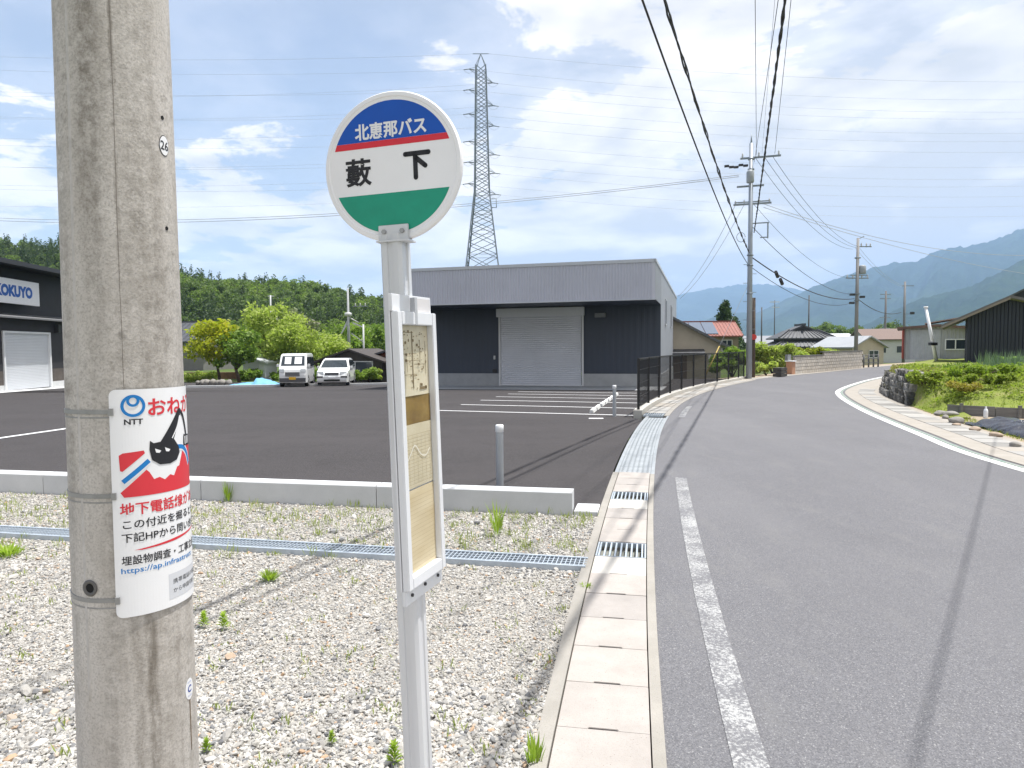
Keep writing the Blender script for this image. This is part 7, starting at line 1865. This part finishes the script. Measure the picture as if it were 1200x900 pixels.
# ================================================================== WOODED HILL, FAR WOODS, MOUNTAINS
def hill_crest(px): return np.interp(px, [-700, -300, -100, 0, 70, 130, 210, 300, 380, 450, 560, 700, 800], [270, 258, 270, 287, 292, 304, 322, 337, 347, 359, 378, 396, 402])
YH0, YH1 = 95.0, 230.0
nx, ny = 110, 26; vs = []
def hill_z(x, y):
    px = 600 + 800 * x / max(y, 60); zc = CAM_H + (409 - hill_crest(px)) / 800 * YH1 - 4.5
    u = (y - YH0) / (YH1 - YH0); f = u * u * (3 - 2 * u) if u < 1 else 1 - (u - 1) * .8
    return -1.2 + max(0, zc + 1.2) * max(0, f) * (1 + .06 * math.sin(x * .09) * math.sin(y * .07)) + .8 * math.sin(x * .13 + y * .05)
for j in range(ny):
    y = YH0 + (YH1 * 1.25 - YH0) * j / (ny - 1)
    for i in range(nx):
        px = -650 + 1420 * i / (nx - 1); x = (px - 600) / 800 * y; vs.append((x, y, hill_z(x, y)))
idx = np.arange(nx * ny).reshape(ny, nx); f = np.stack([idx[:-1, :-1], idx[:-1, 1:], idx[1:, 1:], idx[1:, :-1]], -1).reshape(-1, 4)
struct(attach('hill', np_mesh('hill', np.array(vs), f), 'earth_grass', None, True))
def tree_src(name, kind, mat, seed, n=700):
    rs = np.random.default_rng(seed); r_ = random.Random(seed); cl = []
    if kind == 'cone':
        for i in range(26):
            fz = i / 26; rad = .24 * (1 - fz) ** .85 + .02; a = i * 2.4; cl.append((rad * .6 * math.cos(a), rad * .6 * math.sin(a), .12 + .86 * fz, rad * .55 + .02, .8))
        sz = .045
    else:
        for i in range(20):
            a = r_.random() * 6.28; q = .34 * math.sqrt(r_.random()); z = r_.uniform(.38, .86); k = math.sqrt(max(.05, 1 - ((z - .6) / .36) ** 2)); cl.append((q * k * math.cos(a), q * k * math.sin(a), z, r_.uniform(.09, .15), .85))
        sz = .06
    C = clump_points(n, cl, rs, .6); v, f = leaf_faces(C, sz, .4, 1.4, rs)
    # trunk as two crossed blades of bark-coloured leaf faces is hidden inside the wood; give it a real shaft
    return source_obj(name, np_mesh(name, v, f), mat)
FL1 = leafmat('forest_dark', (0.04, 0.07, 0.032), (0.12, 0.165, 0.078), None, .4)
FL2 = leafmat('forest_mid', (0.075, 0.12, 0.042), (0.19, 0.26, 0.09), (.22, .27, .10), .45)
FL3 = leafmat('forest_light', (0.12, 0.18, 0.05), (0.26, 0.34, 0.10), (.30, .36, .12), .5)
srcs = [tree_src('wood_a', 'cone', FL1, 1), tree_src('wood_b', 'cone', FL1, 2), tree_src('wood_c', 'round', FL2, 3), tree_src('wood_d', 'round', FL2, 4), tree_src('wood_e', 'round', FL3, 5)]
P = []; S = []; I = []
n = 0
while n < 2600:
    y = 100 + 140 * rng.random() ** .8; px = rng.uniform(-420, 720); x = (px - 600) / 800 * y
    z = hill_z(x, y); con = math.sin(x * .045 + 1.3) * math.cos(y * .04 + x * .02) + rng.normal(0, .5); 
    h = rng.uniform(5.0, 8.5); k = int(rng.integers(0, 2)) if con > -.25 else int(rng.choice([2, 3, 4]))
    h *= 1.15 if k < 2 else .95
    if y < 125: h *= .7; k = int(rng.choice([2, 4, 4]))
    w_ = h * rng.uniform(.65, .95) if k < 2 else h * rng.uniform(.8, 1.1)
    P.append((x, y, z - .3)); S.append((w_, w_, h)); I.append(k); n += 1
scatter('hill_forest', P, S, [(0, 0, rng.random() * 6.28) for _ in P], I, srcs, 'dense mixed cedar and broadleaf forest covering the hill on the left', 'forest')
P = []; S = []; I = []
for k in range(900):
    y = rng.uniform(150, 420); px = rng.uniform(700, 1330); x = (px - 600) / 800 * y; h = rng.uniform(4, 7.5) * (1 + .3 * math.sin(px * .02)); P.append((x, y, -.8)); S.append((h, h, h)); I.append(int(rng.choice([0, 1, 2, 3])))
scatter('far_woods', P, S, [(0, 0, rng.random() * 6.28) for _ in P], I, srcs, 'low dark line of far trees at the foot of the mountains', 'woods')

from mathutils import noise as mnoise
def mountain(name, prof, Y, depth, seed, x0, x1, amp=.20, nx=300, ny=90):
    pxs, pys = zip(*prof); vs = []
    for j in range(ny):
        v_ = j / (ny - 1); y = Y - depth + depth * 1.25 * v_; u = min(1.0, v_ * 1.25)
        for i in range(nx):
            px = x0 + (x1 - x0) * i / (nx - 1); x = (px - 600) / 800 * Y; hz = 408.5 - .0075 * (px - 600)
            H = (hz - float(np.interp(px, pxs, pys))) / 800 * Y + CAM_H
            q = Vector((x / Y * 9 + (1 - u) * .9, u * 1.6, seed)); w = Vector((mnoise.noise(q * .9), mnoise.noise(q * .9 + Vector((5, 1, 2))), 0)) * .5
            rid = 1 - abs(mnoise.noise((q + w) * Vector((1.5, .55, 1)).x)) * 2.0 + .55 * (1 - abs(mnoise.noise((q + w) * 3.4)) * 2) + .28 * (1 - abs(mnoise.noise((q + w) * 7.5)) * 2) - .9
            fine = .02 * mnoise.noise(Vector((px * .12, u * 9, seed))) + .012 * mnoise.noise(Vector((px * .35, u * 25, seed + 3)))
            if v_ <= .8: k = u ** .9 + math.sin(math.pi * u) ** .8 * amp * rid * .55 + fine * (.35 + u)
            else: k = 1 - (v_ - .8) * 2.2 + fine
            vs.append((x * (y / Y) if u < 1 else x, y, -30 + (H + 30) * max(0.0, min(k, 1.0 + fine if u < .97 else k))))
    idx = np.arange(nx * ny).reshape(ny, nx); f = np.stack([idx[:-1, :-1], idx[:-1, 1:], idx[1:, 1:], idx[1:, :-1]], -1).reshape(-1, 4)
    o = attach(name, np_mesh(name, np.array(vs), f), 'mountain_forest', None, True); o['kind'] = 'structure'; return o
mountain('mountain', [(560, 400), (700, 378), (760, 356), (800, 345), (830, 339), (870, 334), (902, 334), (925, 338), (946, 343), (1000, 352), (1100, 366), (1300, 384)], 8600, 2600, 3, 480, 1350)
mountain('mountain', [(560, 405), (760, 398), (800, 388), (850, 366), (885, 368), (915, 354), (945, 340), (975, 329), (1000, 320), (1022, 315), (1045, 309), (1072, 308), (1090, 298), (1110, 291), (1125, 291), (1150, 286), (1175, 277), (1200, 268), (1300, 262), (1560, 275)], 5200, 2300, 8, 520, 1560)
mountain('mountain', [(700, 407), (900, 403), (960, 398), (1000, 388), (1040, 368), (1075, 351), (1100, 345), (1130, 338), (1165, 322), (1200, 303), (1300, 280), (1500, 275)], 2700, 1000, 15, 640, 1560)

# ================================================================== HAZE (the air itself)
m = MB().box(-8600, 8600, -400, 9900, -35.0, 1020)
hz = m.build('haze', None); hz['kind'] = 'stuff'; tag(hz, 'pale blue summer haze in the air towards the mountains', 'haze')
hm = bpy.data.materials.new('haze_air'); hm.use_nodes = True; ht = hm.node_tree; ht.nodes.clear()
vo = ht.nodes.new('ShaderNodeVolumePrincipled'); vo.inputs['Color'].default_value = (0.46, 0.66, 1.0, 1); vo.inputs['Density'].default_value = 1.35e-4; vo.inputs['Anisotropy'].default_value = 0.0
ho = ht.nodes.new('ShaderNodeOutputMaterial'); ht.links.new(vo.outputs[0], ho.inputs['Volume']); hz.data.materials.append(hm)
